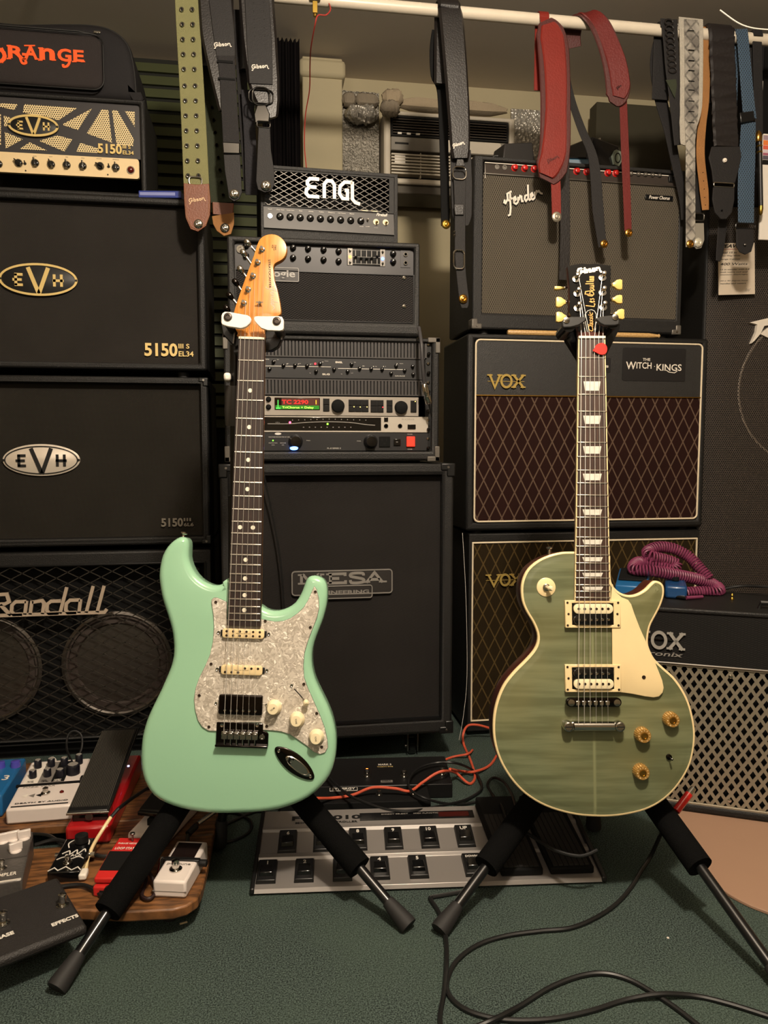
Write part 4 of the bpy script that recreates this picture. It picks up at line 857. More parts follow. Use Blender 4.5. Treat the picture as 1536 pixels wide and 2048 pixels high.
# ----- right stack: lower combo cabinet
VY = 1.93
m_fret1 = diamonds('brown_diamond_grille', '1e0d0a', '2a130e', '6c5849', .0335, .066)
m_fret2 = diamonds('olive_diamond_grille', '1f1709', '2b200e', '5c4b2a', .0335, .066)
m_pipe = plain('cream_piping', 'e3d3b6', .45); m_vinyl = plain('ribbed_black_vinyl', '242322', .5, bumps=(600, .5), var=.2, nscale=90)
def voxletters(t, fr, xs, pz, y, mat, wt=.0052):
    zt_, zb_ = fr.z(xs[0][1], pz[0], y), fr.z(xs[0][1], pz[1], y)
    obj('logo_bar', G().box(fr.x(xs[0][1], pz[0], y), fr.x(xs[-1][2], pz[0], y), y-.0012, y, (zt_+zb_)/2-.0012, (zt_+zb_)/2), mat, t)
    for ch, a, b_ in xs: serif(t, ch, fr.x(a, pz[0], y), fr.x(b_, pz[0], y), zb_, zt_, wt, y-.001, .004, mat)
x0, x1 = onY(938, 1100, VY).x, onY(1398, 1100, VY).x; z1 = Z(1170, 1064, VY); hw = (x1-x0)/2
fr = Fr(((x0+x1)/2, VY, 0)); t = thing('speaker_cabinet', 'black speaker cabinet with olive diamond grille under the brown-grilled combo amplifier', 'speaker cabinet', fr)
zb_ = .012; xi0, xi1 = -hw+.011, fr.x(1392, 1100); zi1, zi0 = fr.z(1170, 1082), fr.z(960, 1440)
obj('shell', G().ring((-hw, hw, zb_, z1), (xi0-.003, xi1+.003, zi0-.003, zi1+.003), 0, .27).box(-hw+.01, hw-.01, .25, .265, .02, z1-.01), m_tolex, t, bevel=.005)
for x in (-hw+.04, hw-.04):
    for yy in (.04, .23): obj('rubber_foot', G().cyl((x, yy, 0), .015, .013, (0, 0, 1)), m_rubber, t)
obj('piping', G().ring((xi0-.003, xi1+.003, zi0-.003, zi1+.003), (xi0+.001, xi1-.001, zi0+.001, zi1-.001), -.003, .006), m_pipe, t, bevel=.0014)
obj('grille_cloth', G().box(xi0, xi1, .001, .012, zi0, zi1), m_fret2, t)
voxletters(t, fr, [('V', 972, 1002), ('O', 999, 1020), ('X', 1019, 1044)], (1149, 1172), -.001, m_logogold)
obj('edge_trim', G().tube([(-hw+.001, 0.0, z1-.002), (-hw+.001, .26, z1-.002)], .0022, 6).tube([(-hw+.001, -.001, z1-.002), (xi0-.002, -.003, zi0)], .0012, 6), m_pipe, t) if 0 else None
# upper combo amplifier
x0, x1 = onY(933, 860, VY).x, onY(1411, 860, VY).x; z0 = z1+.008; zt2 = Z(1170, 672, VY); hw = (x1-x0)/2
fr = Fr(((x0+x1)/2, VY, z0)); h = zt2-z0
t = thing('combo_amplifier', 'black combo amplifier with brown diamond grille and white piping in the right stack', 'amplifier', fr)
xi0, xi1 = fr.x(950, 860), fr.x(1399, 860); zi1, zi0 = fr.z(1170, 684), fr.z(1170, 1040); zm_ = fr.z(1170, 793)
obj('shell', G().ring((-hw, hw, 0, h), (xi0-.002, xi1+.002, zi0-.002, zi1+.002), 0, .26).box(-hw+.01, hw-.01, .24, .255, .01, h-.01), m_tolex, t, bevel=.006)
for x in (-hw+.04, hw-.04):
    for yy in (.04, .22): obj('rubber_foot', G().cyl((x, yy, -.008), .015, .009, (0, 0, 1)), m_rubber, t)
rr = ccw(rrect(xi0, xi1, zi0, zi1, .012, 5)); obj('piping', G().tube([(x, -.001, z) for x, z in rr]+[(rr[0][0], -.001, rr[0][1])], .0024, 8), m_pipe, t)
obj('upper_panel', G().box(xi0, xi1, 0, .012, zm_, zi1), m_vinyl, t); obj('grille_cloth', G().box(xi0, xi1, .001, .012, zi0, zm_), m_fret1, t)
obj('gold_trim', G().tube([(xi0, -.001, zm_), (xi1, -.001, zm_)], .002, 8), m_gold, t)
voxletters(t, fr, [('V', 975, 1003), ('O', 1000, 1024), ('X', 1023, 1049)], (749, 775), -.001, m_logogold, .0058)
a, zt_ = fr.xz(1246, 695, -.001); b2, zb2 = fr.xz(1370, 763, -.001); st = obj('sticker', G().prism(rrect(a, b2, zb2, zt_, .005), -.0014, 0), plain('black_sticker', '141213', .5), t)
def prt(par, s, px, py, hh, wpx, fr, y, mat=None, bold=.01, dep=.0004, rot=0, shear=0):
    x, z = fr.xz(px, py, y); w_ = fr.x(px+wpx/2, py, y)-fr.x(px-wpx/2, py, y); return obj('lettering', text(s, x, z, hh, w_, y, dep, bold, shear, rot), mat or m_letter, par)
prt(st, 'W', 1262, 731, .020, 20, fr, -.0014); prt(st, 'ITCH', 1288, 731, .0165, 30, fr, -.0014); prt(st, 'KINGS', 1338, 735, .0175, 50, fr, -.0014); prt(st, 'THE', 1293, 719, .007, 15, fr, -.0014)
x, z = fr.xz(1309, 733, -.0014); obj('dot', G().cyl((x, -.0014, z), .0012, .0004, seg=10), m_letter, st)
x, z = fr.xz(1346, 745, -.0014); obj('swash', G().stroke([(x-.02, z+.006), (x-.012, z+.001), (x+.004, z-.001), (x+.012, z+.004)], .0018, -.0018, -.0014), m_letter, st)
a, zt_ = fr.xz(1180, 715, -.001); b2, zb2 = fr.xz(1221, 745, -.001); st2 = obj('sticker', G().prism(rrect(a, b2, zb2, zt_, .003), -.0014, 0), bpy.data.materials['black_sticker'], t); prt(st2, 's', 1214, 733, .0055, 6, fr, -.0014)

# drumsticks on top of it
wst = wood_mat('pale_drumstick_wood', 'c9a46c', 'b48c55', (60, 3, 60))
for i, (pa, pb, yy, lb) in enumerate((((1015, 656), (1195, 663), 1.951, 'pale wooden drumstick lying on the brown-grilled combo, left one of the pair'), ((1205, 663), (1320, 662), 1.953, 'pale wooden drumstick lying on the brown-grilled combo, right one of the pair'))):
    a, b2 = onY(*pa, yy), onY(*pb, yy); a.z = b2.z = zt2+.0078; fr = Fr(a); dd = fr.l(b2); L_ = dd.length
    tag(obj('drumstick', G().lathe([(.005, 0), (.007, .004), (.007, L_*.8), (.004, L_*.96), (.0055, L_*.98), (.003, L_)], (0, 0, 0), dd, 14), wst), lb, 'drumstick').location = a

# silver-cloth combo on top, turned a little
FY = 1.968; fz = zt2+.016; fr = Fr((onY(1160, 500, FY).x, FY, fz), yaw=2); x0, x1 = fr.x(946, 500), fr.x(1366, 500); h = fr.z(1160, 326)
t = thing('combo_amplifier', 'black combo amplifier with silver cloth and red knobs, topmost of the right stack', 'amplifier', fr)
xi0, xi1 = fr.x(966, 500), fr.x(1357, 500); zi1 = h-.009; zp = fr.z(1160, 360); zi0 = fr.z(1160, 632)
obj('shell', G().ring((x0, x1, 0, h), (xi0, xi1, zi0, zi1), 0, .22).box(x0+.01, x1-.01, .2, .215, .01, h-.01), m_tolex2, t, bevel=.008)
for x in (x0+.04, x1-.04):
    for yy in (.03, .19): obj('rubber_foot', G().cyl((x, yy, -.016), .012, .017, (0, 0, 1)), m_rubber, t)
corners(t, x0, x1, 0, h, .026, .002, m_bracket, 'cd')
obj('grille_cloth', G().box(xi0, xi1, .004, .014, zi0, zp), m_cloth_f, t); cp = obj('control_panel', G().hexa([(xi0+.005, .002, zp), (xi1-.002, .002, zp), (xi1-.002, .02, zp), (xi0+.005, .02, zp), (xi0+.005, .012, zi1-.002), (xi1-.002, .012, zi1-.002), (xi1-.002, .02, zi1-.002), (xi0+.005, .02, zi1-.002)]), plain('brown_black_panel', '3a332e', .4), t)
obj('silver_line', G().tube([(xi0+.004, .0, zp-.012), (xi0+.005, .008, zi1-.004), (xi1-.006, .008, zi1-.004), (xi1-.001, .0, zp-.012)], .0013, 6), m_letter, t); obj('panel_edge', G().box(xi0, xi1, -.001, .004, zp-.0012, zp+.0012), m_steel, t)
for i, px in enumerate((994, 1009, 1029, 1049, 1068, 1153, 1173, 1215, 1231)):
    x, z = fr.xz(px, 334+(px-994)*.055, .006)
    if i < 2: obj('jack_socket', G().lathe([(.0062, 0), (.0062, .003), (.0035, .003), (.003, .001)], (x, .008, z), seg=14), m_metalblk if 0 else m_steel, cp)
    else: knob(cp, x, .008, z, .0088, .012, m_red, 60 if i in (2, 7, 8) else 95, pm=m_letter)
for i, px in enumerate((1262, 1277, 1291, 1305, 1319)):
    x, z = fr.xz(px, 334+(px-994)*.055-2, .006); obj('jack_socket', G().lathe([(.0058, 0), (.0058, .003), (.0035, .003), (.003, .001)], (x, .008, z), seg=14), m_steel, cp)
x, z = fr.xz(1341, 358, .006); obj('power_switch', G().box(x-.006, x+.006, .002, .01, z-.009, z+.009), m_blk, cp, bevel=.001)
fen = [[(.05, .62), (-.05, .45), (.05, .38), (.3, .62), (.35, .95), (.75, 1.05)], [(.62, 1.02), (.48, .5), (.38, .0), (.22, -.38), (.02, -.42)], [(.3, .5), (.7, .62)], [(.72, .36), (.98, .5), (.95, .66), (.8, .6), (.76, .3), (.9, .2), (1.1, .3)],
       [(1.1, .3), (1.2, .62)], [(1.2, .4), (1.38, .66), (1.48, .6), (1.44, .3), (1.58, .28)], [(2.0, .62), (1.8, .6), (1.7, .4), (1.78, .26), (2.0, .4)], [(2.22, 1.25), (2.02, .42), (2.1, .28), (2.22, .32)],
       [(2.22, .38), (2.46, .54), (2.42, .68), (2.28, .62), (2.24, .36), (2.38, .26), (2.58, .36)], [(2.58, .36), (2.7, .72)], [(2.68, .5), (2.84, .74), (2.98, .66)], [(2.98, .78), (3.15, .55), (3.3, .5)]]
xa_, za_ = fr.xz(1008, 402, 0); xb_, zb_ = fr.xz(1086, 385, 0)
obj('script_logo_backing', pen(fen, (xa_+xb_)/2, (za_+zb_)/2-.006, (xb_-xa_)*1.02, .0074, .003, .003, rot=14, h=(xb_-xa_)*.62), plain('dark_logo_edge', '2a2826', .4), t); obj('script_logo', pen(fen, (xa_+xb_)/2, (za_+zb_)/2-.006, (xb_-xa_)*1.02, .0046, .0005, .002, rot=14, h=(xb_-xa_)*.62), m_letter, t)
a, zt_ = fr.xz(1290, 389, .003); b2, zb2 = fr.xz(1345, 403, .003); pl = obj('model_plate', G().box(a, b2, .0, .004, zb2, zt_), m_metalblk, t, bevel=.001); obj('lettering', text('Power Chorus', (a+b2)/2, (zt_+zb2)/2, .009, (b2-a)*.75, 0, .0005, .01, .3), m_letter, pl)
fmtop = fr.m @ Vector((0, 0, h)); FT = fmtop.z; ffr = fr
# things lying on it
p = onY(1040, 300, 2.03); fr = Fr((p.x, 2.02, FT+.0005), yaw=12); t = thing('power_adapter', 'black power adapter block on the silver-cloth combo amplifier', 'adapter', fr)
obj('adapter_case', G().hexa([(-.056, 0, 0), (.046, 0, 0), (.046, .07, 0), (-.056, .07, 0), (-.046, .006, .056), (.034, .0, .068), (.034, .065, .068), (-.046, .065, .056)]), plain('soft_black_plastic', '24211f', .6), t, bevel=.003)
obj('lead', G().tube([(-.045, .02, .01)]+[(-.062+.017*math.cos(a)+.002*i, .02+.004*i, .018+.016*math.sin(a)) for i, a in enumerate([k*PI/5 for k in range(-2, 14)])], .003, 6), m_cable, t)
p = onY(1040, 312, 1.99); tag(obj('paper_slip', G().box(-.05, .06, 0, .05, 0, .0015), plain('grey_card', '6a655e', .7)), 'flat grey plastic sleeve under the power adapter', 'sleeve').location = (p.x-.02, 1.99, FT+.0002)
def pedalbox(t, w, d, h0, h1, mat, bev=.003, name='enclosure', base=0): return obj(name, G().hexa([(-w/2, 0, base), (w/2, 0, base), (w/2, d, base), (-w/2, d, base), (-w/2, 0, h0), (w/2, 0, h0), (w/2, d, h1), (-w/2, d, h1)]), mat, t, bevel=bev)
m_bluep = plain('blue_pedal_paint', '1c5f94', .4, coat=.2)
p = onY(1180, 320, 2.04); fr = Fr((p.x-.01, 2.02, FT+.0005), yaw=68); t = thing('effects_pedal', 'blue effects pedal lying on the silver-cloth combo amplifier', 'effects pedal', fr)
pedalbox(t, .065, .115, .02, .032, plain('dark_teal_paint', '1d4a60', .45)); obj('treadle', G().hexa([(-.028, .008, .0225), (.028, .008, .0225), (.028, .06, .028), (-.028, .06, .028), (-.027, .008, .027), (.027, .008, .027), (.027, .06, .032), (-.027, .06, .032)]), m_blkm, t, bevel=.001); obj('badge', G().box(-.02, .02, .075, .1, .0295, .0305), m_white, t)
p = onY(1212, 300, 2.08); fr = Fr((p.x, 2.08, FT+.030), yaw=20, tilt=0, roll=10); t = thing('effects_pedal', 'glossy black effects pedal with pale emblem tilted up behind the blue pedal', 'effects pedal', fr)
obj('enclosure', G().hexa([(-.08, 0, -.028), (.085, 0, 0), (.085, .11, 0), (-.08, .11, -.028), (-.055, .01, .075), (.045, .01, .085), (.055, .10, .095), (-.06, .10, .078)]), m_blkg, t, bevel=.005)
em = obj('emblem', G().prism(ell(.036, .043, .018, .024, 6), -.002, .015), plain('grey_green_emblem', '8f9a8a', .5), t); obj('emblem_mark', G().stroke(ell(.036, .043, .010, .013, 12)+[ell(.036, .043, .010, .013, 12)[0]], .0025, -.003, -.0015), m_blk, em)
obj('foot_switch', G().cyl((-.01, .03, .080), .005, .012, (0, 0, 1)), m_chrome, t)
tag(obj('effects_pedal', G().hexa([(-.07, 0, 0), (.07, 0, 0), (.07, .05, 0), (-.07, .05, 0), (-.068, 0, .016), (.068, 0, .016), (.068, .05, .018), (-.068, .05, .018)]), m_blkm, bevel=.002), 'flat matte black box at the right end of the silver-cloth combo top', 'box').location = (onY(1290, 320, 2.05).x, 2.05, FT+.0005)

# tall stage speaker on the right
PY = 2.06; x0 = onY(1418, 700, PY).x; zt = Z(1500, 408, PY); fr = Fr((x0+.32, PY, 0)); t = thing('stage_speaker', 'tall black stage speaker with curved perforated steel grille at the right edge', 'speaker', fr)
obj('enclosure', G().box(-.32, .32, .03, .4, .01, zt), m_tolex, t, bevel=.01); m_pv = holes('black_perforated_steel', '463e38', '040404', .0062, .34, .42, .0)
for x in (-.27, .27): obj('rubber_foot', G().cyl((x, .2, 0), .02, .011, (0, 0, 1)), m_rubber, t)
cxw = fr.x(1605, 780, .0)
m_ringm = holes('perforated_ring', '7a6f64', '0c0a0a', .0062, .3, .45)
zw = fr.z(1500, 780); 
front = [(-.315, .028)]+[(-.31+.62*i/16, .028-.026*math.sin(PI*i/16)**.6) for i in range(1, 16)]+[(.315, .028), (.315, .031), (-.315, .031)]
obj('perforated_grille', G().prismz(front, .02, zt-.006), m_pv, t)
def yy(x): return .028-.026*max(0, math.sin(PI*(x+.31)/.62))**.6
for R, zc_, nm in ((.215, zw, 'woofer_ring'), (.10, fr.z(1560, 560), 'horn_ring')):
    cx_ = .0 if nm == 'woofer_ring' else .10
    pts = [(cxw*0+cx_+R*math.cos(a), zc_+R*math.sin(a)) for a in [2*PI*i/64 for i in range(65)]]
    obj(nm, G().tube([(x, yy(x)+.001, z) for x, z in pts], .0035, 6), m_ringm, t)
P_ = [fr.xz(*q, .0) for q in ((1499, 645), (1545, 634), (1540, 650), (1528, 652), (1520, 668), (1508, 682), (1502, 687), (1512, 664), (1514, 649))]
pb = obj('logo', G().prism(P_, -.002, .012), m_letter, t)
obj('logo', G().prism([fr.xz(*q, .0) for q in ((1520, 668), (1536, 655), (1560, 650), (1552, 672), (1536, 676))], -.002, .012), m_letter, t)
# hanging tag on it
x0_, zt_ = fr.xz(1437, 484, -.012); x1_, zb_ = fr.xz(1506, 590, -.012); f2 = Fr(fr.m @ Vector(((x0_+x1_)/2, -.010, zt_)), roll=-3); w_ = (x1_-x0_)/2; hh = zt_-zb_
t2 = thing('hang_tag', 'white printed card hanging on the tall stage speaker', 'tag', f2); cdd = obj('card', G().box(-w_, w_, 0, .0012, -hh, 0), plain('white_card', 'd9c9b4', .6), t2)
obj('lettering', text('PEAVEY', -w_*.2, -.008, .010, w_*1.3, 0, .0004, .03, .35), m_blk, cdd); obj('line', G().box(-w_, w_*.5, -.0004, 0, -.0175, -.0165), plain('red_print', '9a2c22', .5), cdd)
for i, (s, hh_, ww) in enumerate((('Dual 15 in', .006, .9), ('Two-Way Wide', .006, 1.1), ('Range Cabinet', .006, 1.1), ('400 Watts', .009, 1.5), ('15 in woofer with 2.4', .0045, 1.6), ('inch voice coil and', .0045, 1.5), ('titanium diaphragm', .0045, 1.5), ('60 x 40 degree horn', .0045, 1.5), ('handles and casters', .0045, 1.4))):
    z = -.026-[0, .010, .020, .034, .050, .058, .066, .084, .092][i]*.93; obj('lettering', text(s, -w_*.9+w_*ww/2, z, hh_*.8, w_*ww, 0, .0003, .01, .2), m_blk, cdd)
obj('signature', pen([[(0, 0), (.3, .6), (.4, 0), (.7, .5), (.8, 0), (1.2, .6)]], w_*.6, -hh+.012, .016, .0008, 0, .0003), m_blk, cdd)
obj('cord', G().tube([(0, .0006, -.002), (.002, .002, .02), (0, .006, .05)], .0006, 5), m_white, t2)
# black case above it, with white letters
zc_ = zt+.002; f3 = Fr((x0+.30, PY+.02, zc_)); ht = Z(1500, 78, PY+.02)-zc_; t = thing('equipment_case', 'black case with white letters standing on the tall stage speaker', 'case', f3)
obj('case_body', G().box(-.22, .25, 0, .25, 0, ht), m_nylon, t, bevel=.012)
obj('lettering', text('s', *f3.xz(1507, 187, 0), .017, .014, 0, .001, .03), m_letter, t); obj('lettering', text('&', *f3.xz(1529, 178, 0), .045, .028, 0, .001, .03), m_letter, t); obj('lettering', text('U', *f3.xz(1548, 172, 0), .05, .035, 0, .001, .04), m_letter, t)
obj('strap_band', G().box(f3.x(1520, 300), f3.x(1532, 300), -.006, -.001, .02, ht-.02), m_blkm, t, bevel=.001)
# lead with gold plugs and a striped packet hanging at the right edge
f4 = Fr(onY(1518, 300, 1.9)); t = thing('instrument_lead', 'black lead with gold plugs hanging beside the striped packet at the right edge', 'cable', f4)
L4 = lambda px, py, Y=1.9: f4.l(onY(px, py, Y))
obj('lead', G().tube([L4(1519, 284), L4(1520, 300), L4(1521, 360), L4(1522, 412)], .0055, 10), m_cable, t)
obj('plug', G().lathe([(.007, 0), (.0095, .006), (.0095, .018), (.006, .024), (.003, .028)], L4(1516, 284), (0, 0, 1), 18), m_gold, t)
for py in (294, 306): obj('plug_ring', G().lathe([(.0065, 0), (.0075, .002), (.0065, .004)], L4(1519, py), (0, 0, 1), 16), m_brass, t)
obj('plug', G().lathe([(.0055, 0), (.006, .008), (.0045, .02), (.001, .024)], L4(1522, 412), (0, 0, -1), 16), m_brass, t)
f4 = Fr(onY(1545, 360, 1.93)); t = thing('accessory_packet', 'white packet with orange and pink stripes hanging at the right edge', 'packet', f4); w0 = f4.x(1526, 300); z0_, z1_ = f4.z(1540, 480), f4.z(1540, 268)
obj('card', G().box(w0, w0+.06, 0, .006, z0_, z1_), m_white, t, bevel=.001); z = z1_-.004
for i, (c, hh) in enumerate((('9a8690', .012), ('e07a3c', .012), ('d6604a', .010), ('cfc0c8', .007), ('a05a70', .006), ('54505c', .010))):
    obj('stripe', G().box(w0, w0+.06, -.0006, 0, z-hh, z), plain('stripe_'+c, c, .5), t); z -= hh+.001
obj('black_band', G().box(w0, w0+.06, -.0008, 0, z-.012, z), m_blk, t)

# ----- front right amplifier, turned towards the room
b0 = onZ(1356, 1627); b1 = onZ(1536, 1660); yawv = -27; fr = Fr(b0, yaw=yawv)
fr = Fr((b0.x, b0.y, .006), yaw=yawv); ht = fr.z(1400, 1219); xL = fr.x(1215, 1400); xR = fr.x(1640, 1400)
t = thing('combo_amplifier', 'black combo amplifier with silver diamond-cut metal grille at the lower right', 'amplifier', fr)
zb_ = .025; zg1 = fr.z(1400, 1331); zg0 = fr.z(1400, 1611)
obj('shell', G().ring((xL, xR, 0, ht), (xL+.014, xR-.014, zg0, ht-.010), 0, .23).box(xL+.01, xR-.01, .21, .225, .01, ht-.01), m_tolex, t, bevel=.006)
obj('upper_panel', G().box(xL+.014, xR-.014, .004, .016, zg1, ht-.010), weave('ribbed_black_panel', '100f0f', '2b2927', 500, 1700), t)
obj('trim_line', G().tube([(xL+.014, .002, zg1), (xR-.014, .002, zg1)], .0022, 8), m_steel, t)
obj('backing', G().box(xL+.014, xR-.014, .03, .04, zg0, zg1), m_blkm, t)
m_sg = plain('warm_grey_metal', '8f8674', .42, .4, var=.12, nscale=14); g = G(); pw, ph = .0196, .0300; nx = int((xR-xL-.028)/pw)+1; nz = int((zg1-zg0)/ph*2)+1
xa, xb = xL+.014, xR-.014
for s in (-1, 1):
    k = -nz*2
    while k < nx*2+nz*2:
        # diagonal bar through (xa+k*pw/1, zg0) clipped to the panel
        xs = xa+k*pw*.5*1.0; sl = s*(pw/ph)
        if k % 2 == 0:
            A = Vector((xs, zg0)); Bp = Vector((xs+sl*(zg1-zg0), zg1)); dlt = Bp-A; t0, t1 = 0, 1
            for lo_, hi_, a_c, d_c in ((xa, xb, A.x, dlt.x),):
                u0, u1 = (lo_-a_c)/d_c, (hi_-a_c)/d_c
                if u0 > u1: u0, u1 = u1, u0
                t0, t1 = max(t0, u0), min(t1, u1)
            if t1 > t0+.01: g.stroke([tuple(A+dlt*t0), tuple(A+dlt*t1)], .0062, .006+(.00015 if s > 0 else 0), .0085)
        k += 1
obj('diamond_lattice', g, m_sg, t, kind='stuff')
obj('grille_border', G().ring((xL+.014, xR-.014, zg0-.008, zg1-.002), (xL+.018, xR-.018, zg0+.003, zg1-.006), .003, .009), m_sg, t, bevel=.001)
for px, py in ((1461, 1353), (1459, 1601)): x, z = fr.xz(px, py, .006); obj('screw', G().lathe([(.0042, 0), (.004, .002), (.001, .003)], (x, .006, z), seg=12), m_chrome, t)
ya = .003; zt_, zb2 = fr.z(1330, 1264, ya), fr.z(1330, 1297, ya)
for ch, a, b2 in (('V', 1262, 1298), ('O', 1302, 1334), ('X', 1335, 1369)): serif(t, ch, fr.x(a, 1280, ya), fr.x(b2, 1280, ya), zb2, zt_, .0062, ya, .004, m_logochrome)
obj('logo_bar', G().box(fr.x(1265, 1278, ya), fr.x(1345, 1280, ya), ya-.002, ya, (zt_+zb2)/2, (zt_+zb2)/2+.0015), m_chrome, t)
x, z = fr.xz(1320, 1307, ya); x1_ = fr.x(1366, 1307, ya); obj('lettering', text('Valvetronix', x1_-.07, z, .0095, .14, ya, .0008, .01, .2), m_dimprint, t)
AT = ht+.006; x, z = fr.xz(1332, 1205, .02)
hx = fr.x(1536, 1196, .03); obj('handle', G().tube([(hx-.012, .05, ht), (hx-.01, .05, ht+.012), (hx+.12, .05, ht+.012), (hx+.122, .05, ht)], .005, 8), m_blk, t); afr = fr
obj('corner_cap', G().box(xL-.002, xL+.03, -.002, .03, ht-.02, ht+.0015), m_blk, t, bevel=.003)
# two blue pedals on it
def onamp(px, py, z=AT): return onZ(px, py, z)
p = onamp(1262, 1196); fr = Fr((p.x, p.y, AT+.001), yaw=-30); t = thing('effects_pedal', 'bright blue effects pedal with black treadle beside the purple coiled cable', 'effects pedal', fr)
pedalbox(t, .068, .12, .026, .046, m_bluep); obj('treadle', G().hexa([(-.03, .03, .0315), (.03, .03, .0315), (.03, .11, .0445), (-.03, .11, .0445), (-.03, .03, .036), (.03, .03, .036), (.03, .11, .049), (-.03, .11, .049)]), m_blkm, t, bevel=.002)
obj('indicator_light', G().cyl((.022, .016, .028), .002, .003, (0, 0, 1)), m_chrome, t)
p = onamp(1352, 1199); fr = Fr((p.x, p.y, AT+.001), yaw=-27); t = thing('effects_pedal', 'dark blue effects pedal half hidden under the purple coiled cable', 'effects pedal', fr)
pedalbox(t, .045, .09, .028, .034, plain('deep_blue_paint', '14406e', .35, coat=.3), .005); obj('knob', G().cyl((0, .05, .033), .008, .008, (0, 0, 1)), m_blkm, t)
# purple coiled cable
fr = Fr((onamp(1380, 1190).x, onamp(1380, 1190).y, AT)); 
path = [(1372, 1186, 0), (1402, 1184, .0), (1436, 1184, .0), (1432, 1172, .05), (1400, 1160, .03), (1355, 1150, .01), (1305, 1142, .0), (1268, 1138, .02), (1278, 1124, .06), (1315, 1131, .05), (1345, 1140, .04), (1352, 1128, .05), (1325, 1118, .05), (1300, 1112, .05), (1296, 1102, .07), (1318, 1094, .08), (1348, 1098, .08), (1378, 1114, .07), (1398, 1135, .05), (1418, 1158, .03)]
base = (onamp(1352, 1196)-CAM).dot(FW)
ctr = [fr.l(at(a, b, base+.03+c*.9)) for a, b, c in path]; ctr = catmull(ctr, 24); Ls = [0]
for i in range(1, len(ctr)): Ls.append(Ls[-1]+(ctr[i]-ctr[i-1]).length)
tot = Ls[-1]; turns = tot/.0062; n = int(turns*11); pts = []; j = 0; u = Vector((0, 0, 1)); Rc = .0115
for i in range(n+1):
    s = tot*i/n
    while j < len(Ls)-2 and Ls[j+1] < s: j += 1
    f_ = (s-Ls[j])/max(1e-9, Ls[j+1]-Ls[j]); p = ctr[j].lerp(ctr[j+1], f_); tg = (ctr[min(j+2, len(ctr)-1)]-ctr[max(j-1, 0)]).normalized()
    u = (u-tg*u.dot(tg)).normalized(); v = tg.cross(u); a = 2*PI*turns*i/n; pts.append(p+u*math.cos(a)*Rc+v*math.sin(a)*Rc)
zmin = min(q.z for q in pts); pts = [q if q.z > .003 else Vector((q.x, q.y, .003)) for q in pts]
m_purp = plain('purple_coil_rubber', '74304f', .5); t = thing('coiled_cable', 'purple coiled instrument cable heaped on the front right amplifier', 'cable', fr)
obj('coil', G().tube(pts, .0024, 5), m_purp, t, ang=60); a = fr.l(onamp(1405, 1199)+Vector((0, 0, .006))); b2 = fr.l(onamp(1372, 1201)+Vector((0, 0, .006)))
c2 = fr.l(onamp(1335, 1196)+Vector((0, 0, .005)))
obj('strain_relief', G().tube([a, b2], [.0035, .0042], 10), m_purp, t); obj('plug', G().lathe([(.0035, 0), (.0042, .003), (.0036, .03), (.0025, .04)], b2, c2-b2, 12), m_blkg, t)
# black cable on the same amplifier
wp = [onamp(1424, 1186, AT+.004), onamp(1440, 1180, AT+.01), onamp(1480, 1172, AT+.02), onamp(1536, 1174, AT+.025), onamp(1560, 1180, AT+.02), onamp(1600, 1190, AT+.005)]
tag(obj('cable', G().tube(catmull(wp, 8), .0032, 8), m_cable), 'black cable arching over the top of the front right amplifier', 'cable')
p = onamp(1464, 1200, AT); t = thing('jack_plug', 'tiny brass plug standing on the front right amplifier', 'plug', Fr((p.x, p.y, AT+.0005))); obj('body', G().lathe([(.004, 0), (.004, .003), (.002, .006), (.0035, .010), (.001, .014)], (0, 0, 0), (0, 0, 1), 12), m_brass, t)

# ================================================================ GUITAR STRAPS ON THE RAIL
m_leath = plain('black_leather', '171312', .42, spec=.6, var=.15, nscale=25, bumps=(260, .25)); m_leath2 = plain('matt_black_leather', '151212', .7, var=.1, bumps=(300, .3))
m_web = plain('black_webbing', '151213', .8, var=.15, bumps=(600, .5)); m_redl = plain('oxblood_leather', '781f16', .38, spec=.6, coat=.15, var=.18, nscale=14, bumps=(220, .2)); m_redd = plain('dark_maroon_leather', '4a1d1a', .55, bumps=(240, .3))
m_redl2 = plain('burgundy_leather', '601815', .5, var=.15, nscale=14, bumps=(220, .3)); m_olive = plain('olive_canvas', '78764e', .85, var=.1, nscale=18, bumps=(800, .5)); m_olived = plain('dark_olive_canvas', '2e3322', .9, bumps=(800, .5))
m_brownl = plain('saddle_brown_leather', '6e3716', .5, var=.15, nscale=20, bumps=(260, .25)); m_tanl = plain('tan_suede', '9a6a3a', .8, var=.15, bumps=(500, .4)); m_logo = plain('silver_print', 'd9cfc2', .5)
GIB = [[(1.0, .85), (.85, 1.05), (.3, 1.0), (.05, .6), (.1, .1), (.5, 0), (.8, .2), (.8, .5), (.5, .5)], [(.4, .05), (.1, -.5), (-.2, -.45)], [(1.15, .62), (1.1, .05)], [(1.18, .85), (1.2, .95)], [(1.6, 1.15), (1.5, .05), (1.95, .05), (2.05, .35), (1.9, .6), (1.6, .58)],
       [(2.8, .6), (2.4, .6), (2.35, .4), (2.75, .3), (2.75, .05), (2.3, .05)], [(3.1, .3), (3.2, .6), (3.55, .6), (3.65, .3), (3.5, .05), (3.2, .05), (3.1, .3)], [(3.95, .05), (4.0, .62), (4.5, .62), (4.6, .4), (4.6, .0), (4.75, -.3), (5.0, -.3)]]
def logo_on(t, fr, px, py, wpx, Y, mat=m_logo, rot=8, wt=.0016):
    """gib-style script printed on a hanging strap whose front face is at world depth Y"""
    Y += DS; y = Y-fr.m.to_translation().y; x, z = fr.xz(px, py, y); k = (onY(px, py, Y)-CAM).dot(FW)/FPX
    return obj('script_print', pen(GIB, x, z, wpx*k, wt, y, .0006, rot), mat, t)
def hang(name, label, Y0=1.58): return name, label, Y0
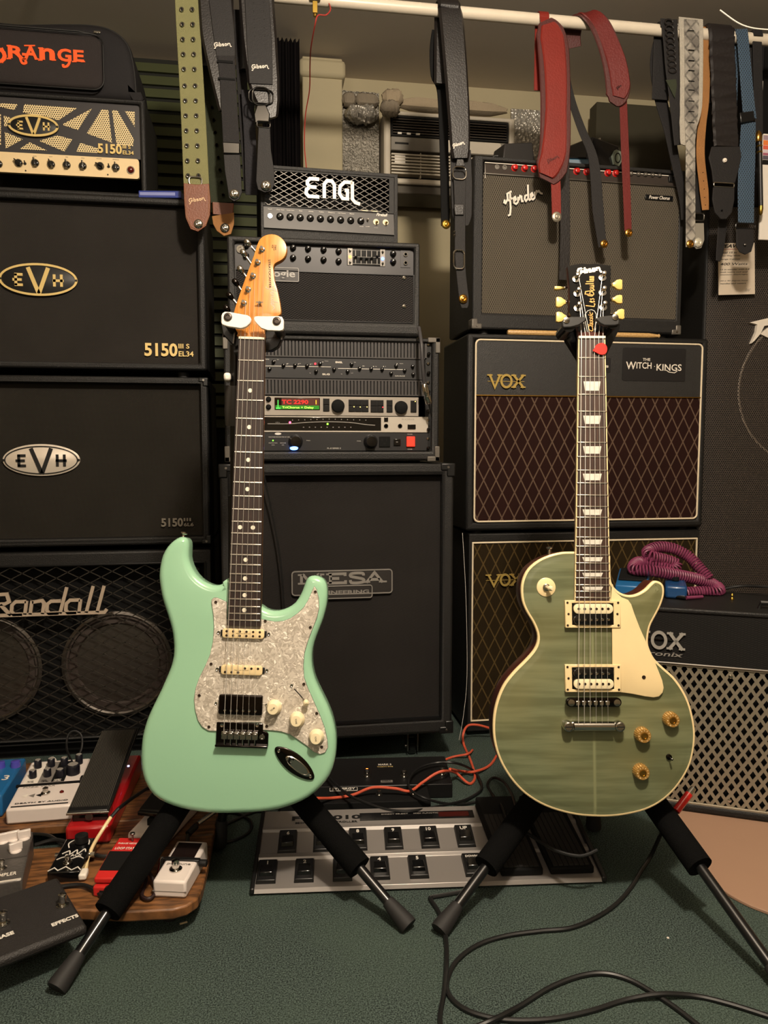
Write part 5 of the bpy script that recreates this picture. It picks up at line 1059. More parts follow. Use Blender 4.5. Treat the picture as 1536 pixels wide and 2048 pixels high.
class Strap:
    def __init__(s, label, px, py, group=None, name='guitar_strap'):
        s.fr = Fr((onY(px, max(py, 10), RY).x, RY, RZ)); s.t = thing(name, label, 'strap', s.fr, group)
    def part(s, name, pts, thick, mat, over=False, rd=.3, label=None, n=5, wdir=(1, 0, 0), bevel=0):
        """pts = (px, py, width in pixels, world Y)"""
        P = []; W = []; src = []
        for q in pts:
            w_ = onY(q[0], q[1], q[3]+DS); k = (w_-CAM).dot(FW)/FPX; src.append(Vector((*s.fr.l(w_),))); W.append(q[2]*k)
        if over:
            x = src[0].x; a = RR+thick/2+.0012 if not isinstance(thick, list) else RR+.004
            head = [Vector((x, a, -.16)), Vector((x, a, -.05))]+[Vector((x, a*math.cos(t_), a*math.sin(t_))) for t_ in [PI*i/10 for i in range(11)]]
            src = head+src; W = [W[0]]*len(head)+W
        cs = catmull(src, n); ws = []
        for i in range(len(src)-1):
            for k in range(n): ws.append(W[i]+(W[i+1]-W[i])*k/n)
        ws.append(W[-1]); return obj(name, G().band(cs, ws, thick, wdir, rd), mat, s.t, label=label)
    def flat(s, name, poly, Y, th, mat, bevel=.001, sm=0, parent=None):
        Y += DS; y = Y-RY; q = [s.fr.xz(a, b, y) for a, b in poly]; q = smooth2(q, sm) if sm else q
        return obj(name, G().prism(q, y, y+th), mat, parent or s.t, bevel=bevel)
    def stud(s, px, py, Y, rpx, mat=None, name='button'):
        Y += DS; y = Y-RY; x, z = s.fr.xz(px, py, y); k = (onY(px, py, Y)-CAM).dot(FW)/FPX; r = rpx*k
        return obj(name, G().lathe([(r, 0), (r, .002), (r*.8, .004), (r*.55, .0045), (r*.45, .0035), (r*.3, .006), (r*.1, .0065)], (x, y, z), seg=20), mat or m_chrome, s.t)
    def loop(s, name, px, py, wpx, hpx, Y, r, mat):
        Y += DS; y = Y-RY; x, z = s.fr.xz(px, py, y); k = (onY(px, py, Y)-CAM).dot(FW)/FPX; q = rrect(x-wpx*k/2, x+wpx*k/2, z-hpx*k/2, z+hpx*k/2, min(wpx, hpx)*k*.35, 5)
        return obj(name, G().tube([(a, y, b) for a, b in q]+[(q[0][0], y, q[0][1])], r, 8), mat, s.t)
# olive canvas strap with eyelets
s = Strap('olive canvas guitar strap with two rows of metal eyelets and brown leather end', 375, 0)
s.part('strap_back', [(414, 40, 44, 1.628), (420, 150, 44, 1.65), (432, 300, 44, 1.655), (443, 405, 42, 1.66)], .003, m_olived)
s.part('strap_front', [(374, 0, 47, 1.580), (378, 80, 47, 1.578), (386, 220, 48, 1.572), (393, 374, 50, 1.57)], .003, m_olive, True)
for i in range(13):
    py = 18+(i-1)*30.3; 
    for sx in (-10.5, 10.5):
        px = 373+.0385*py+sx
        x, z = s.fr.xz(px, py, 1.569+DS-RY-.004 if py > 150 else 1.576+DS-RY-.003); yy_ = -.024-.0000275*py-.0018
        obj('eyelet', G().lathe([(.0052, 0), (.0052, .0012), (.0038, .0022), (.0025, .0012), (.0025, 0)], (x, yy_+.001, z), seg=14), m_chrome, s.t); obj('eyelet_hole', G().cyl((x, yy_+.0005, z), .0025, .0008, seg=10), m_blkm, s.t)
for i in range(8):
    px, py = 420+i*3.2+4, 215+i*25; x, z = s.fr.xz(px, py, .05); obj('eyelet', G().lathe([(.0042, 0), (.0042, .0012), (.003, .002), (.0022, .0012), (.0022, 0)], (x, .05, z), seg=12), m_darkchrome, s.t)
s.flat('leather_end', [(367, 366), (394, 369), (418, 367), (421, 400), (420, 430), (412, 452), (396, 463), (381, 458), (371, 435), (368, 400)], 1.562, .004, m_brownl, .001)
q = [s.fr.xz(a, b, 1.5615+DS-RY) for a, b in [(370, 372), (371, 400), (374, 434), (383, 454), (396, 460), (411, 449), (417, 430), (418, 400), (416, 372)]]
obj('stitching', G().stroke(q, .0005, 1.5605+DS-RY, 1.5625+DS-RY), m_tanl, s.t); logo_on(s.t, s.fr, 394, 400, 34, 1.5615, plain('pale_gold_stamp', 'd9b489', .5), 12); s.stud(397, 448, 1.562, 9)
s.loop('wire_loop', 391, 362, 25, 16, 1.564, .0016, m_steel)
s.part('leather_link', [(446, 406, 42, 1.655), (446, 430, 40, 1.655)], .005, m_brownl); s.flat('suede_end', [(424, 432), (468, 425), (468, 448), (462, 468), (448, 472), (434, 462), (426, 448)], 1.652, .004, m_tanl); s.stud(450, 456, 1.651, 9)
# padded black strap with webbing tail
GP = 'padded black straps with silver script at upper left'
s = Strap('padded black guitar strap with long webbing tail, next to the olive strap', 430, 0)
s.part('pad', [(431, 0, 68, 1.578), (435, 70, 66, 1.574), (442, 130, 54, 1.572), (449, 180, 44, 1.572), (454, 222, 32, 1.574)], .012, m_leath, True, .45)
s.part('pad_face', [(440, 0, 44, 1.570), (448, 70, 42, 1.566), (452, 118, 36, 1.5655)], .003, m_leath2)
s.part('webbing', [(452, 112, 34, 1.5635), (456, 160, 32, 1.5630), (459, 220, 32, 1.562), (463, 290, 33, 1.562)], .003, m_web); s.flat('slot', [(434, 119), (466, 122), (466, 127), (434, 124)], 1.560, .002, m_blkm, .0005); s.flat('slot', [(436, 154), (470, 157), (470, 161), (436, 158)], 1.560, .002, m_blkm, .0005)
s.flat('slider', [(444, 283), (480, 285), (480, 308), (446, 307)], 1.557, .008, m_blkg, .0025); s.flat('leather_end', [(447, 309), (480, 309), (482, 350), (484, 385), (478, 398), (468, 403), (458, 396), (455, 375), (450, 345)], 1.559, .004, m_leath2); s.stud(469, 388, 1.558, 9.5)
s.part('webbing_behind', [(478, 20, 22, 1.63), (486, 200, 20, 1.64), (500, 380, 24, 1.65)], .003, m_web); logo_on(s.t, s.fr, 445, 90, 35, 1.5632, rot=8, wt=.0019)
s = Strap('padded black guitar strap with ring and wide leather end, beside the black curtain', 515, 0)
s.part('pad', [(513, 0, 70, 1.580), (519, 80, 70, 1.576), (527, 160, 64, 1.574), (536, 205, 48, 1.574), (546, 236, 20, 1.576)], .013, m_leath, True, .45)
s.part('pad_face', [(514, 0, 48, 1.571), (519, 90, 50, 1.567), (522, 168, 46, 1.5655)], .003, m_leath2); logo_on(s.t, s.fr, 520, 134, 35, 1.5640, rot=8, wt=.0019)
for i in range(7):
    for sx in (-10, 10): x, z = s.fr.xz(517+sx+i*.6, 8+i*16+50 if 0 else 4+i*17, 1.565+DS-RY); obj('perforation', G().cyl((x, 1.5665+DS-RY-.0001*i, z), .0006, .0006, seg=6), m_blkm, s.t) if i < 6 else None
s.loop('ring', 522, 193, 34, 34, 1.562, .0022, m_blkg); s.loop('slide_loop', 522, 193, 48, 26, 1.564, .0018, m_blkg)
s.flat('clip', [(514, 210), (532, 210), (540, 228), (538, 246), (510, 246), (508, 228)], 1.560, .006, m_blkg, .002); s.loop('buckle', 527, 249, 26, 12, 1.559, .0016, m_blkg)
s.flat('leather_end', [(517, 254), (540, 255), (542, 300), (549, 345), (549, 370), (541, 382), (530, 385), (516, 379), (512, 362), (514, 320)], 1.5585, .004, m_leath2); s.stud(532, 371, 1.557, 10)
s.part('webbing_behind', [(494, 180, 24, 1.62), (500, 280, 24, 1.63), (503, 390, 24, 1.64)], .003, plain('textured_navy_webbing', '17151b', .8, bumps=(200, .8)))
# black leather strap with rings at centre
s = Strap('long black leather guitar strap with steel ring and oval slider, hanging at the centre', 898, 20)
s.part('strap_back', [(872, 60, 16, 1.625), (869, 100, 20, 1.64), (873, 150, 24, 1.645), (884, 185, 20, 1.645), (888, 300, 18, 1.65), (891, 452, 18, 1.655)], .004, m_blkm, False); s.stud(892, 449, 1.651, 9, m_brass)
s.part('under_strap', [(921, 300, 42, 1.588), (923, 370, 44, 1.588), (924, 430, 40, 1.589), (926, 452, 22, 1.59)], .003, m_leath2)
s.part('pad', [(898, 14, 46, 1.583), (903, 40, 50, 1.578), (910, 120, 49, 1.572), (917, 220, 46, 1.571), (920, 290, 41, 1.571), (921, 317, 34, 1.573)], .011, m_leath, True, .5)
logo_on(s.t, s.fr, 917, 289, 26, 1.5650, rot=20, wt=.0022); s.flat('link', [(914, 318), (927, 318), (930, 332), (912, 332)], 1.572, .004, m_leath, .001)
s.loop('ring', 919, 346, 27, 24, 1.569, .0016, m_chrome); s.part('strap_tail', [(919, 352, 26, 1.574), (920, 420, 22, 1.574), (920, 500, 22, 1.574), (922, 545, 20, 1.574), (928, 600, 20, 1.574), (929, 616, 12, 1.574)], .003, m_leath2)
s.flat('keeper', [(908, 408), (928, 408), (928, 430), (910, 430)], 1.568, .005, m_leath, .0015); s.loop('oval_slider', 918, 519, 22, 36, 1.569, .0024, m_chrome); s.stud(909, 464, 1.571, 2.2); s.stud(909, 471, 1.571, 2.2); s.stud(926, 598, 1.571, 9, m_gold)
# red strap with long pad
s = Strap('glossy red leather guitar strap with long pad and steel button, hanging on its front face', 1088, 35)
s.part('top_strap', [(1089, 36, 20, 1.583), (1092, 50, 20, 1.578)], .003, m_redl, True)
s.part('pad_backing', [(1090, 42, 30, 1.579), (1099, 62, 60, 1.577), (1107, 100, 66, 1.575), (1111, 200, 63, 1.571), (1110, 290, 64, 1.569), (1103, 335, 66, 1.569), (1093, 362, 34, 1.57)], .006, m_redd, False, .4)
s.part('pad_face', [(1096, 48, 30, 1.5745), (1104, 75, 50, 1.5725), (1111, 140, 47, 1.569), (1112, 220, 44, 1.5665), (1108, 300, 52, 1.5645), (1097, 336, 46, 1.5645), (1092, 351, 30, 1.5645)], .006, m_redl, False, .6)
s.part('tail', [(1110, 338, 20, 1.572), (1112, 380, 20, 1.572), (1113, 434, 19, 1.572)], .003, m_redl); s.stud(1113, 434, 1.5695, 10, plain('pale_steel_button', 'b0a898', .4, .8)); logo_on(s.t, s.fr, 1106, 318, 27, 1.5605, m_redd, 28, .0011)
# narrow black strap crossing behind it and a creased one
s = Strap('narrow black leather guitar strap slanting down to a gold button over the silver-cloth combo', 1141, 60)
s.part('strap', [(1128, 60, 12, 1.63), (1130, 130, 13, 1.64), (1142, 195, 15, 1.63), (1162, 255, 17, 1.615), (1183, 305, 19, 1.605), (1191, 350, 23, 1.60), (1196, 420, 24, 1.60), (1205, 494, 17, 1.60)], .003, m_leath2, False, n=7); s.stud(1208, 488, 1.597, 8, m_gold)
s = Strap('creased black leather guitar strap hanging behind the long red pad', 1128, 60)
s.part('strap', [(1122, 50, 14, 1.632), (1126, 200, 16, 1.64), (1129, 330, 20, 1.628), (1130, 470, 21, 1.628), (1128, 560, 22, 1.628)], .003, m_leath, False)
# second red strap draped sideways over the rail
s = Strap('dark red leather guitar strap arching over the rail and ending in a gold button', 1170, 40)
def P3(px, py, Y): return s.fr.l(onY(px, py, Y+DS))
ctr = [P3(1146, 96, 1.64), P3(1144, 70, 1.632), P3(1152, 42, 1.618), P3(1172, 29, 1.59), P3(1194, 42, 1.574), P3(1213, 78, 1.568), P3(1228, 124, 1.566), P3(1236, 172, 1.566), P3(1232, 196, 1.567), P3(1226, 208, 1.569)]
kk = 1.93/FPX; ws = [34, 36, 37, 38, 40, 43, 47, 50, 44, 20]
cs = catmull(ctr, 6); wv = []
for i in range(len(ws)-1): wv += [(ws[i]+(ws[i+1]-ws[i])*k/6)*kk for k in range(6)]
wv.append(ws[-1]*kk); wd = (.96, -.1, .18)
obj('pad_backing', G().band(cs, wv, .006, wd, .4), m_redd, s.t)
ctr2 = [c+Vector((.0045, -.0045, 0)) if i > 3 else c+Vector((.002, -.001, .003)) for i, c in enumerate(ctr[2:-1])]; cs = catmull(ctr2, 6); w2 = [28, 30, 32, 35, 38, 39, 24]; wv = []
for i in range(len(w2)-1): wv += [(w2[i]+(w2[i+1]-w2[i])*k/6)*kk for k in range(6)]
wv.append(w2[-1]*kk); obj('pad_face', G().band(cs, wv, .005, wd, .5), m_redl2, s.t)
s.part('tail', [(1246, 196, 16, 1.572), (1250, 300, 17, 1.572), (1254, 400, 16, 1.572), (1256, 462, 15, 1.572)], .003, m_redl2); s.stud(1257, 466, 1.569, 8, m_gold); logo_on(s.t, s.fr, 1241, 172, 20, 1.5595, m_blkm, 38, .0009)
# bunch at the right end
s = Strap('braided black guitar strap at the left of the snakeskin one', 1338, 60)
s.part('outer_band', [(1318, 80, 22, 1.625), (1312, 130, 26, 1.63), (1322, 200, 26, 1.63), (1338, 260, 22, 1.63), (1352, 330, 18, 1.635), (1366, 400, 16, 1.64), (1368, 440, 12, 1.64)], .005, m_web); s.part('braid_base', [(1338, 40, 36, 1.584), (1341, 80, 32, 1.58), (1345, 140, 30, 1.578), (1350, 200, 24, 1.58), (1356, 290, 16, 1.59)], .004, m_leath2, True)
for i in range(9):
    px, py = 1338+i*.9, 44+i*12; x, z = s.fr.xz(px, py, -.026); r = .0085; o = obj('braid_link', G().tube([(x+r*math.cos(a)*1.2, -.0255, z+r*math.sin(a)*.8) for a in [k*PI/8 for k in range(17)]], .0022, 6), m_leath, s.t)
s.flat('tag', [(1332, 160), (1352, 158), (1354, 170), (1350, 196)], 1.572, .002, m_olived, .0004)
s = Strap('grey snakeskin-print guitar strap with narrow tail and gold button', 1382, 50)
m_snake = snake_mat(); m_pale = plain('pale_snakeskin_edge', 'a8a194', .7, var=.2, nscale=200, bumps=(300, .8))
s.part('edge_leather', [(1382, 38, 52, 1.582), (1383, 120, 50, 1.574), (1382, 210, 48, 1.572), (1376, 250, 38, 1.572), (1366, 290, 10, 1.573)], .003, m_pale, True); s.part('snakeskin_face', [(1383, 40, 32, 1.5775), (1384, 120, 31, 1.5705), (1383, 210, 30, 1.5685), (1382, 250, 26, 1.5685), (1381, 280, 20, 1.5685)], .003, m_snake)
for i in range(9): px, py = 1383, [100, 121, 141, 162, 180, 202, 223, 245, 60][i]; x, z = s.fr.xz(px, py, -.034); obj('slot', G().box(x-.008, x+.008, -.0345-(.0 if py > 90 else -.004), -.0325, z-.0008, z+.0008), m_blkm, s.t)
s.part('tail', [(1381, 272, 20, 1.5665), (1381, 380, 21, 1.5665), (1381, 494, 20, 1.5665)], .003, m_snake); s.stud(1380, 488, 1.564, 8, m_gold)
s = Strap('tan suede guitar strap, slim, just right of the snakeskin strap', 1408, 60)
s.part('strap', [(1408, 54, 18, 1.600), (1412, 120, 18, 1.602), (1409, 200, 20, 1.602), (1404, 250, 18, 1.602), (1401, 310, 18, 1.602), (1408, 380, 19, 1.602), (1411, 420, 14, 1.602)], .003, m_tanl, False)
for py in (345, 362, 378, 395, 410): x, z = s.fr.xz(1406+(py-345)*.07, py, .0003); obj('hole', G().cyl((x, .0006, z), .0012, .001, seg=8), m_blkm, s.t)
s = Strap('short grey strap end with a bright button below the snakeskin tail', 1397, 440)
s.part('webbing', [(1404, 60, 14, 1.622), (1402, 250, 14, 1.625), (1398, 430, 16, 1.625)], .003, m_leath2); s.loop('buckle', 1398, 434, 22, 14, 1.618, .002, m_steel); s.flat('end_tab', [(1388, 446), (1408, 446), (1409, 480), (1403, 496), (1393, 498), (1387, 488)], 1.62, .004, plain('grey_leather', '8a8478', .6)); s.stud(1396, 485, 1.618, 9, plain('bright_button', 'fff4e0', .2, .6))
s = Strap('gathered black padded guitar strap with wide leather end', 1442, 60)
pts = []; n = 44
P = []
for i in range(n+1):
    f_ = i/n; py = 58+f_*236; px = 1443+f_*9; P.append((px, py, 54+1.5*math.sin(i*1.7), 1.578-.004*abs(math.sin(i*PI/5.2))))
s.part('gathered_pad', P, .010, plain('black_satin_padding', '191414', .5, spec=.6, bumps=(120, .4)), True, .45, n=2)
s.flat('leather_end', [(1424, 293), (1480, 293), (1483, 312), (1476, 345), (1470, 366), (1427, 366), (1424, 340), (1418, 315)], 1.563, .004, m_leath2); s.stud(1449, 321, 1.562, 4.5, m_letter); s.loop('buckle', 1448, 370, 44, 8, 1.562, .0014, m_chrome)
s.flat('end_tab', [(1427, 374), (1469, 374), (1469, 400), (1464, 425), (1453, 438), (1442, 438), (1430, 424), (1425, 398)], 1.562, .004, m_leath2); s.stud(1443, 421, 1.5615, 1.6, m_blkm)
s.part('rear_tail', [(1446, 440, 20, 1.60), (1440, 500, 16, 1.605), (1436, 522, 9, 1.605)], .003, m_leath2)
s = Strap('blue patterned webbing guitar strap with black slider and leather end', 1485, 70); m_jac = jacquard_mat()
s.part('webbing', [(1484, 62, 25, 1.582), (1490, 130, 26, 1.576), (1496, 200, 27, 1.572), (1500, 238, 29, 1.570)], .003, m_jac, True); s.part('lower_webbing', [(1497, 244, 31, 1.574), (1494, 320, 36, 1.573), (1492, 380, 36, 1.573), (1492, 446, 34, 1.572)], .003, m_jac)
s.flat('slider', [(1480, 225), (1508, 221), (1510, 240), (1482, 246)], 1.564, .007, m_metalblk, .002); s.loop('buckle', 1491, 452, 42, 10, 1.568, .0018, m_metalblk); s.flat('leather_end', [(1473, 458), (1507, 456), (1508, 485), (1503, 503), (1491, 509), (1480, 504), (1473, 490)], 1.567, .004, m_leath2); s.stud(1489, 490, 1.566, 2.5, m_steel)
s = Strap('plain black guitar strap at the far right end of the rail', 1518, 80)
s.part('strap', [(1514, 64, 20, 1.59), (1516, 160, 20, 1.60), (1518, 270, 16, 1.61)], .003, m_web, True)

# ================================================================ THE TWO GUITARS
def crop(x0, y0, k): return lambda pts: [(x0+x*k, y0+y*k) for x, y in pts]
def zframe(px, py, dep, tilt=-8, roll=0): return Fr(at(px, py, dep), yaw=-8.9, tilt=tilt, roll=roll)
m_seafoam = plain('seafoam_green_lacquer', '9ac8a6', .22, coat=.7, var=.02, nscale=3); m_pearl = pearl_mat(); m_maple = wood_mat('amber_maple', 'c8873f', 'b8762f', (60, 60, 4), .35, .3)
m_rose = wood_mat('rosewood', '2c1a12', '1c100b', (90, 90, 5), .5, 0); m_fret = plain('nickel_fret_wire', 'cfc8bc', .25, .9); m_bone = plain('bone', 'e8dcc4', .4); m_string = plain('nickel_string', 'd8d2c8', .3, .6)
m_dot = plain('pearl_dot', 'e8e0cc', .3); m_screw = plain('dark_screw', '4a3c30', .35, .8)
fS = zframe(480, 1629, 1.262, -8, 1.8)
t = thing('electric_guitar', 'seafoam green electric guitar with white pearl pickguard hanging in the left stand', 'guitar', fS)
cS = crop(260, 1040, .3028)
def conv(fr, pts, y=0): return [fr.xz(a, b, y) for a, b in pts]
out = cS([(650, 382), (630, 405), (590, 428), (540, 430), (480, 405), (430, 360), (395, 300), (380, 240), (382, 170), (375, 130), (350, 112), (320, 112), (280, 135), (240, 175), (208, 230), (190, 300), (183, 370), (190, 440), (205, 520), (230, 600), (255, 680), (272, 750), (280, 830), (278, 900), (262, 970), (230, 1050), (190, 1140), (145, 1230), (105, 1320), (78, 1410), (65, 1500), (63, 1600), (75, 1690), (100, 1760), (150, 1830), (230, 1880), (330, 1915), (450, 1938), (580, 1948), (720, 1946), (860, 1938), (980, 1920), (1090, 1885), (1180, 1840), (1260, 1770), (1320, 1690), (1350, 1600), (1361, 1510), (1358, 1410), (1335, 1310), (1300, 1220), (1255, 1130), (1220, 1050), (1202, 970), (1200, 890), (1215, 810), (1245, 730), (1275, 650), (1297, 560), (1303, 490), (1297, 430), (1280, 395), (1250, 375), (1215, 367), (1180, 375), (1160, 400), (1145, 440), (1125, 490), (1090, 545), (1040, 580), (980, 600), (920, 598), (880, 580), (862, 566), (760, 520), (690, 470)])
ol = smooth2(conv(fS, out), 2)
obj('body', slab(ol, 0, .044, .0115, 6), m_seafoam, t, ang=60)
pg = cS([(540, 545), (542, 525), (555, 514), (575, 513), (605, 525), (640, 542), (641, 600), (641, 655), (660, 662), (760, 664), (850, 662), (868, 655), (900, 662), (960, 672), (1010, 668), (1060, 650), (1110, 615), (1150, 575), (1180, 525), (1203, 470), (1218, 437), (1232, 458), (1246, 515), (1249, 580), (1235, 645), (1205, 720), (1175, 800), (1152, 880), (1145, 960), (1150, 1040), (1175, 1110), (1215, 1200), (1255, 1290), (1285, 1370), (1303, 1450), (1307, 1500), (1290, 1533), (1255, 1545), (1215, 1530), (1170, 1490), (1120, 1455), (1060, 1415), (1000, 1395), (940, 1388), (876, 1385), (874, 1345), (864, 1336), (590, 1336), (578, 1345), (575, 1393), (520, 1390), (480, 1365), (450, 1320), (432, 1250), (425, 1180), (435, 1110), (460, 1040), (500, 960), (530, 890), (550, 800), (557, 700), (552, 620)])
pg = conv(fS, pg); pgd = ccw(pg)
obj('pickguard_edge', G().prism(inset(pgd, -.0004), -.0006, -.0001), m_blk, t); pgo = obj('pickguard', G().prism(pgd, -.0026, -.0006), m_pearl, t, bevel=.0006)
for a, b in cS([(566, 543), (535, 952), (457, 1160), (521, 1367), (903, 1363), (1266, 1500), (1233, 1278), (1148, 1085), (1191, 710), (1224, 475), (893, 668)]): x, z = fS.xz(a, b, -.003); obj('screw', G().lathe([(.0026, 0), (.0024, .0009), (.0008, .0006)], (x, -.0026, z), seg=12), m_screw, pgo)
def neck(t, fr, nutL, nutR, endL, endR, yb, yf, nfret, scale_px, mwood, mboard, bind=None):
    """fingerboard between nut and end pixels, frets by the twelfth-root rule"""
    nl, nr, el, er = [Vector(fr.xz(a, b, yf)) for a, b in (nutL, nutR, endL, endR)]
    L = nl.y-fr.z(*scale_px, yf)
    def edge(z): f_ = (nl.y-z)/(nl.y-el.y); return nl.x+(el.x-nl.x)*f_, nr.x+(er.x-nr.x)*f_
    w = G(); rows = []
    for z in (nl.y+.012, el.y-.0 if mwood is not m_mahog else el.y):
        a, b = edge(z); rows.append([(a, yb, z), (a+.0008, yb+.008, z), (a+(b-a)*.2, yb+.017, z), ((a+b)/2, yb+.0195, z), (b-(b-a)*.2, yb+.017, z), (b-.0008, yb+.008, z), (b, yb, z)])
    obj('neck', w.layers(rows), mwood, t)
    zc = el.y-.0015; a0, b0 = edge(nl.y); a1, b1 = edge(zc)
    mb = bind or mboard
    if bind: obj('fingerboard_binding', G().hexa([(a1, yf+.0002, zc), (b1, yf+.0002, zc), (b1, yb, zc), (a1, yb, zc), (a0, yf+.0002, nl.y), (b0, yf+.0002, nl.y), (b0, yb, nl.y), (a0, yb, nl.y)]), bind, t)
    e = .0017 if bind else 0
    fb = obj('fingerboard', G().hexa([(a1+e, yf, zc+e), (b1-e, yf, zc+e), (b1-e, yb+.0001, zc+e), (a1+e, yb+.0001, zc+e), (a0+e, yf, nl.y), (b0-e, yf, nl.y), (b0-e, yb+.0001, nl.y), (a0+e, yb+.0001, nl.y)]), mboard, t)
    fz = [nl.y-L*(1-2**(-k/12)) for k in range(nfret+1)]
    for k in range(1, nfret+1):
        a, b = edge(fz[k]); obj('fret', G().box(a+.0006, b-.0006, yf-.0011, yf, fz[k]-.0011, fz[k]+.0011), m_fret, fb, bevel=.0004)
    obj('nut', G().box(a0, b0, yf-.0022, yb, nl.y-.001, nl.y+.0032), m_bone, t, bevel=.0005)
    return edge, fz, nl.y, L, fb
m_mahog = plain('dark_mahogany', '4a1f14', .3, coat=.4)
edge, fz, zn, L, fb = neck(t, fS, (477.5, 677), (529, 680), (454.5, 1249), (521, 1246), -.002, -.0115, 22, (477, 1466), m_maple, m_rose)
mid = lambda k: (fz[k-1]+fz[k])/2
for k in (3, 5, 7, 9, 15, 17, 19, 21): a, b = edge(mid(k)); obj('inlay_dot', G().cyl(((a+b)/2+.0, -.0115, mid(k)), .0036, .0004, seg=16), m_dot, fb)
a, b = edge(mid(12)); 
for s in (-1, 1): obj('inlay_dot', G().cyl(((a+b)/2+s*(b-a)*.21, -.0115, mid(12)), .0036, .0004, seg=16), m_dot, fb)
# headstock
cH = crop(430, 450, .1319)
hs = cH([(350, 1700), (345, 1640), (315, 1590), (290, 1500), (284, 1400), (285, 1312), (350, 1110), (430, 880), (520, 640), (590, 450), (640, 290), (690, 200), (770, 150), (860, 135), (950, 155), (1030, 215), (1075, 290), (1087, 370), (1070, 450), (1020, 520), (950, 560), (903, 588), (883, 640), (888, 700), (905, 850), (940, 960), (975, 1120), (995, 1250), (998, 1340), (960, 1375), (880, 1420), (800, 1490), (755, 1560), (745, 1640), (744, 1700)])
hsq = conv(fS, hs, .003); obj('headstock', slab(smooth2(hsq, 2), .003, .016, .0015, 2), m_maple, t)
posts = cH([(380, 1390), (440, 1185), (505, 980), (580, 775), (650, 570), (716, 372)])
keys = cH([(190, 1280), (240, 1085), (325, 885), (405, 690), (440, 430), (510, 275)])
for i, (p, k) in enumerate(zip(posts, keys)):
    x, z = fS.xz(*p, .003); o = obj('tuning_post', G().lathe([(.0052, 0), (.0052, .0012), (.0042, .0022), (.0030, .0024), (.0030, .0095), (.0026, .0105), (.0012, .0105)], (x, .003, z), seg=20), m_chrome, t)
    kx, kz = fS.xz(*k, .012); A = Vector((x-.010, .0185, z-.002)); B = Vector((kx, .016, kz)); d = (B-A).normalized(); 
    o2 = obj('tuning_machine', G().box(x-.013, x+.006, .016, .026, z-.008, z+.006).tube([A, A.lerp(B, .45), A.lerp(B, .8)], [.0032, .0022, .0028], 10), m_chrome, t, bevel=.001)
    obj('tuning_button', G().lathe([(.0020, 0), (.0038, .002), (.0052, .007), (.0050, .012), (.003, .0145)], A.lerp(B, .8), d, 14).xf(Matrix.Identity(4)), m_chrome if i > 2 else m_darkchrome, o2)
x, z = fS.xz(*cH([(683, 1190)])[0], .003); obj('string_tree', G().cyl((x, .003, z), .0028, .006).box(x-.006, x+.006, -.0042, -.003, z-.0008, z+.0008), m_chrome, t)
# strings
brz = fS.z(477, 1466, -.012)
xb0, xb1 = fS.x(448, 1466, -.015), fS.x(509, 1466, -.015); an, bn = edge(zn)
for i in range(6):
    f_ = i/5; xn = an+.0035+(bn-an-.007)*f_; xb = xb0+(xb1-xb0)*f_; r = (.00062, .0005, .0004, .0003, .00024, .0002)[i]; px, pz = fS.xz(*posts[i], -.004)
    obj('string', G().tube([(px+.0025, -.003, pz), (xn, -.0138, zn), (xb, -.0165, brz)], r, 6), m_string, t)
# pickups
def pill(x0, x1, z0, z1, r): return rrect(x0, x1, z0, z1, r, 6)
cP = crop(400, 1200, .15625)
for rows, y0, y1, sk in ((([0]*6, [1]*6), 358, 500, 0), (([0, 0, 0, 1, 1, 1], [1, 1, 1, 0, 0, 0]), 826, 968, 22)):
    a = cP([(290 if sk == 0 else 272, y0), (822 if sk == 0 else 798, y1)]); xL, zt_ = fS.xz(*a[0], -.006); xR, zb_ = fS.xz(*a[1], -.006)
    pk = obj('single_coil_pickup', slab(rrect(xL, xR, zb_, zt_, .005, 5), -.0085, -.0026, .0015, 2), m_cream, t)
    for s, xx in ((-1, xL), (1, xR)):
        obj('mounting_ear', G().box(min(xx-s*.001, xx+s*.0035), max(xx-s*.001, xx+s*.0035), -.005, -.0026, (zb_+zt_)/2-.005, (zb_+zt_)/2+.005), m_blk, pk, bevel=.0008); obj('screw', G().lathe([(.0028, 0), (.0025, .0018), (.0008, .0014)], (xx+s*.0068, -.0026, (zb_+zt_)/2), seg=12), m_chrome, pk)
    for ri, row in enumerate(rows):
        for i, on in enumerate(row):
            if sk and not on: continue
            x = xL+(xR-xL)*(.105+.158*i); z = zt_-(zt_-zb_)*(.30 if ri == 0 else .73)
            obj('pole_piece', G().cyl((x, -.0084, z), .0020, .0005, seg=12), m_screw, pk)
    obj('lettering', text('Seymour Duncan', (xL+xR)/2, (zt_+zb_)/2, .0014, (xR-xL)*.34, -.0085, .0002, .01), m_screw, pk)
a, b = cP([(248, 1205), (796, 1475)]); xL, zt_ = fS.xz(*a, -.008); xR, zb_ = fS.xz(*b, -.008)
pk = obj('bridge_humbucker', slab(rrect(xL, xR, zb_, zt_, .003, 4), -.0115, -.0026, .0018, 3), m_darkchrome, t)
for i in range(6): x = xL+(xR-xL)*(.15+.14*i); obj('pole_screw', G().lathe([(.0022, 0), (.002, .0008), (.0008, .0006)], (x, -.0114, zt_-(zt_-zb_)*.78), seg=12), m_chrome, pk)
for s, xx in ((-1, xL), (1, xR)): obj('screw', G().lathe([(.0024, 0), (.0022, .0016), (.0008, .0012)], (xx+s*.006, -.0026, (zt_+zb_)/2), seg=12), m_chrome, pk)
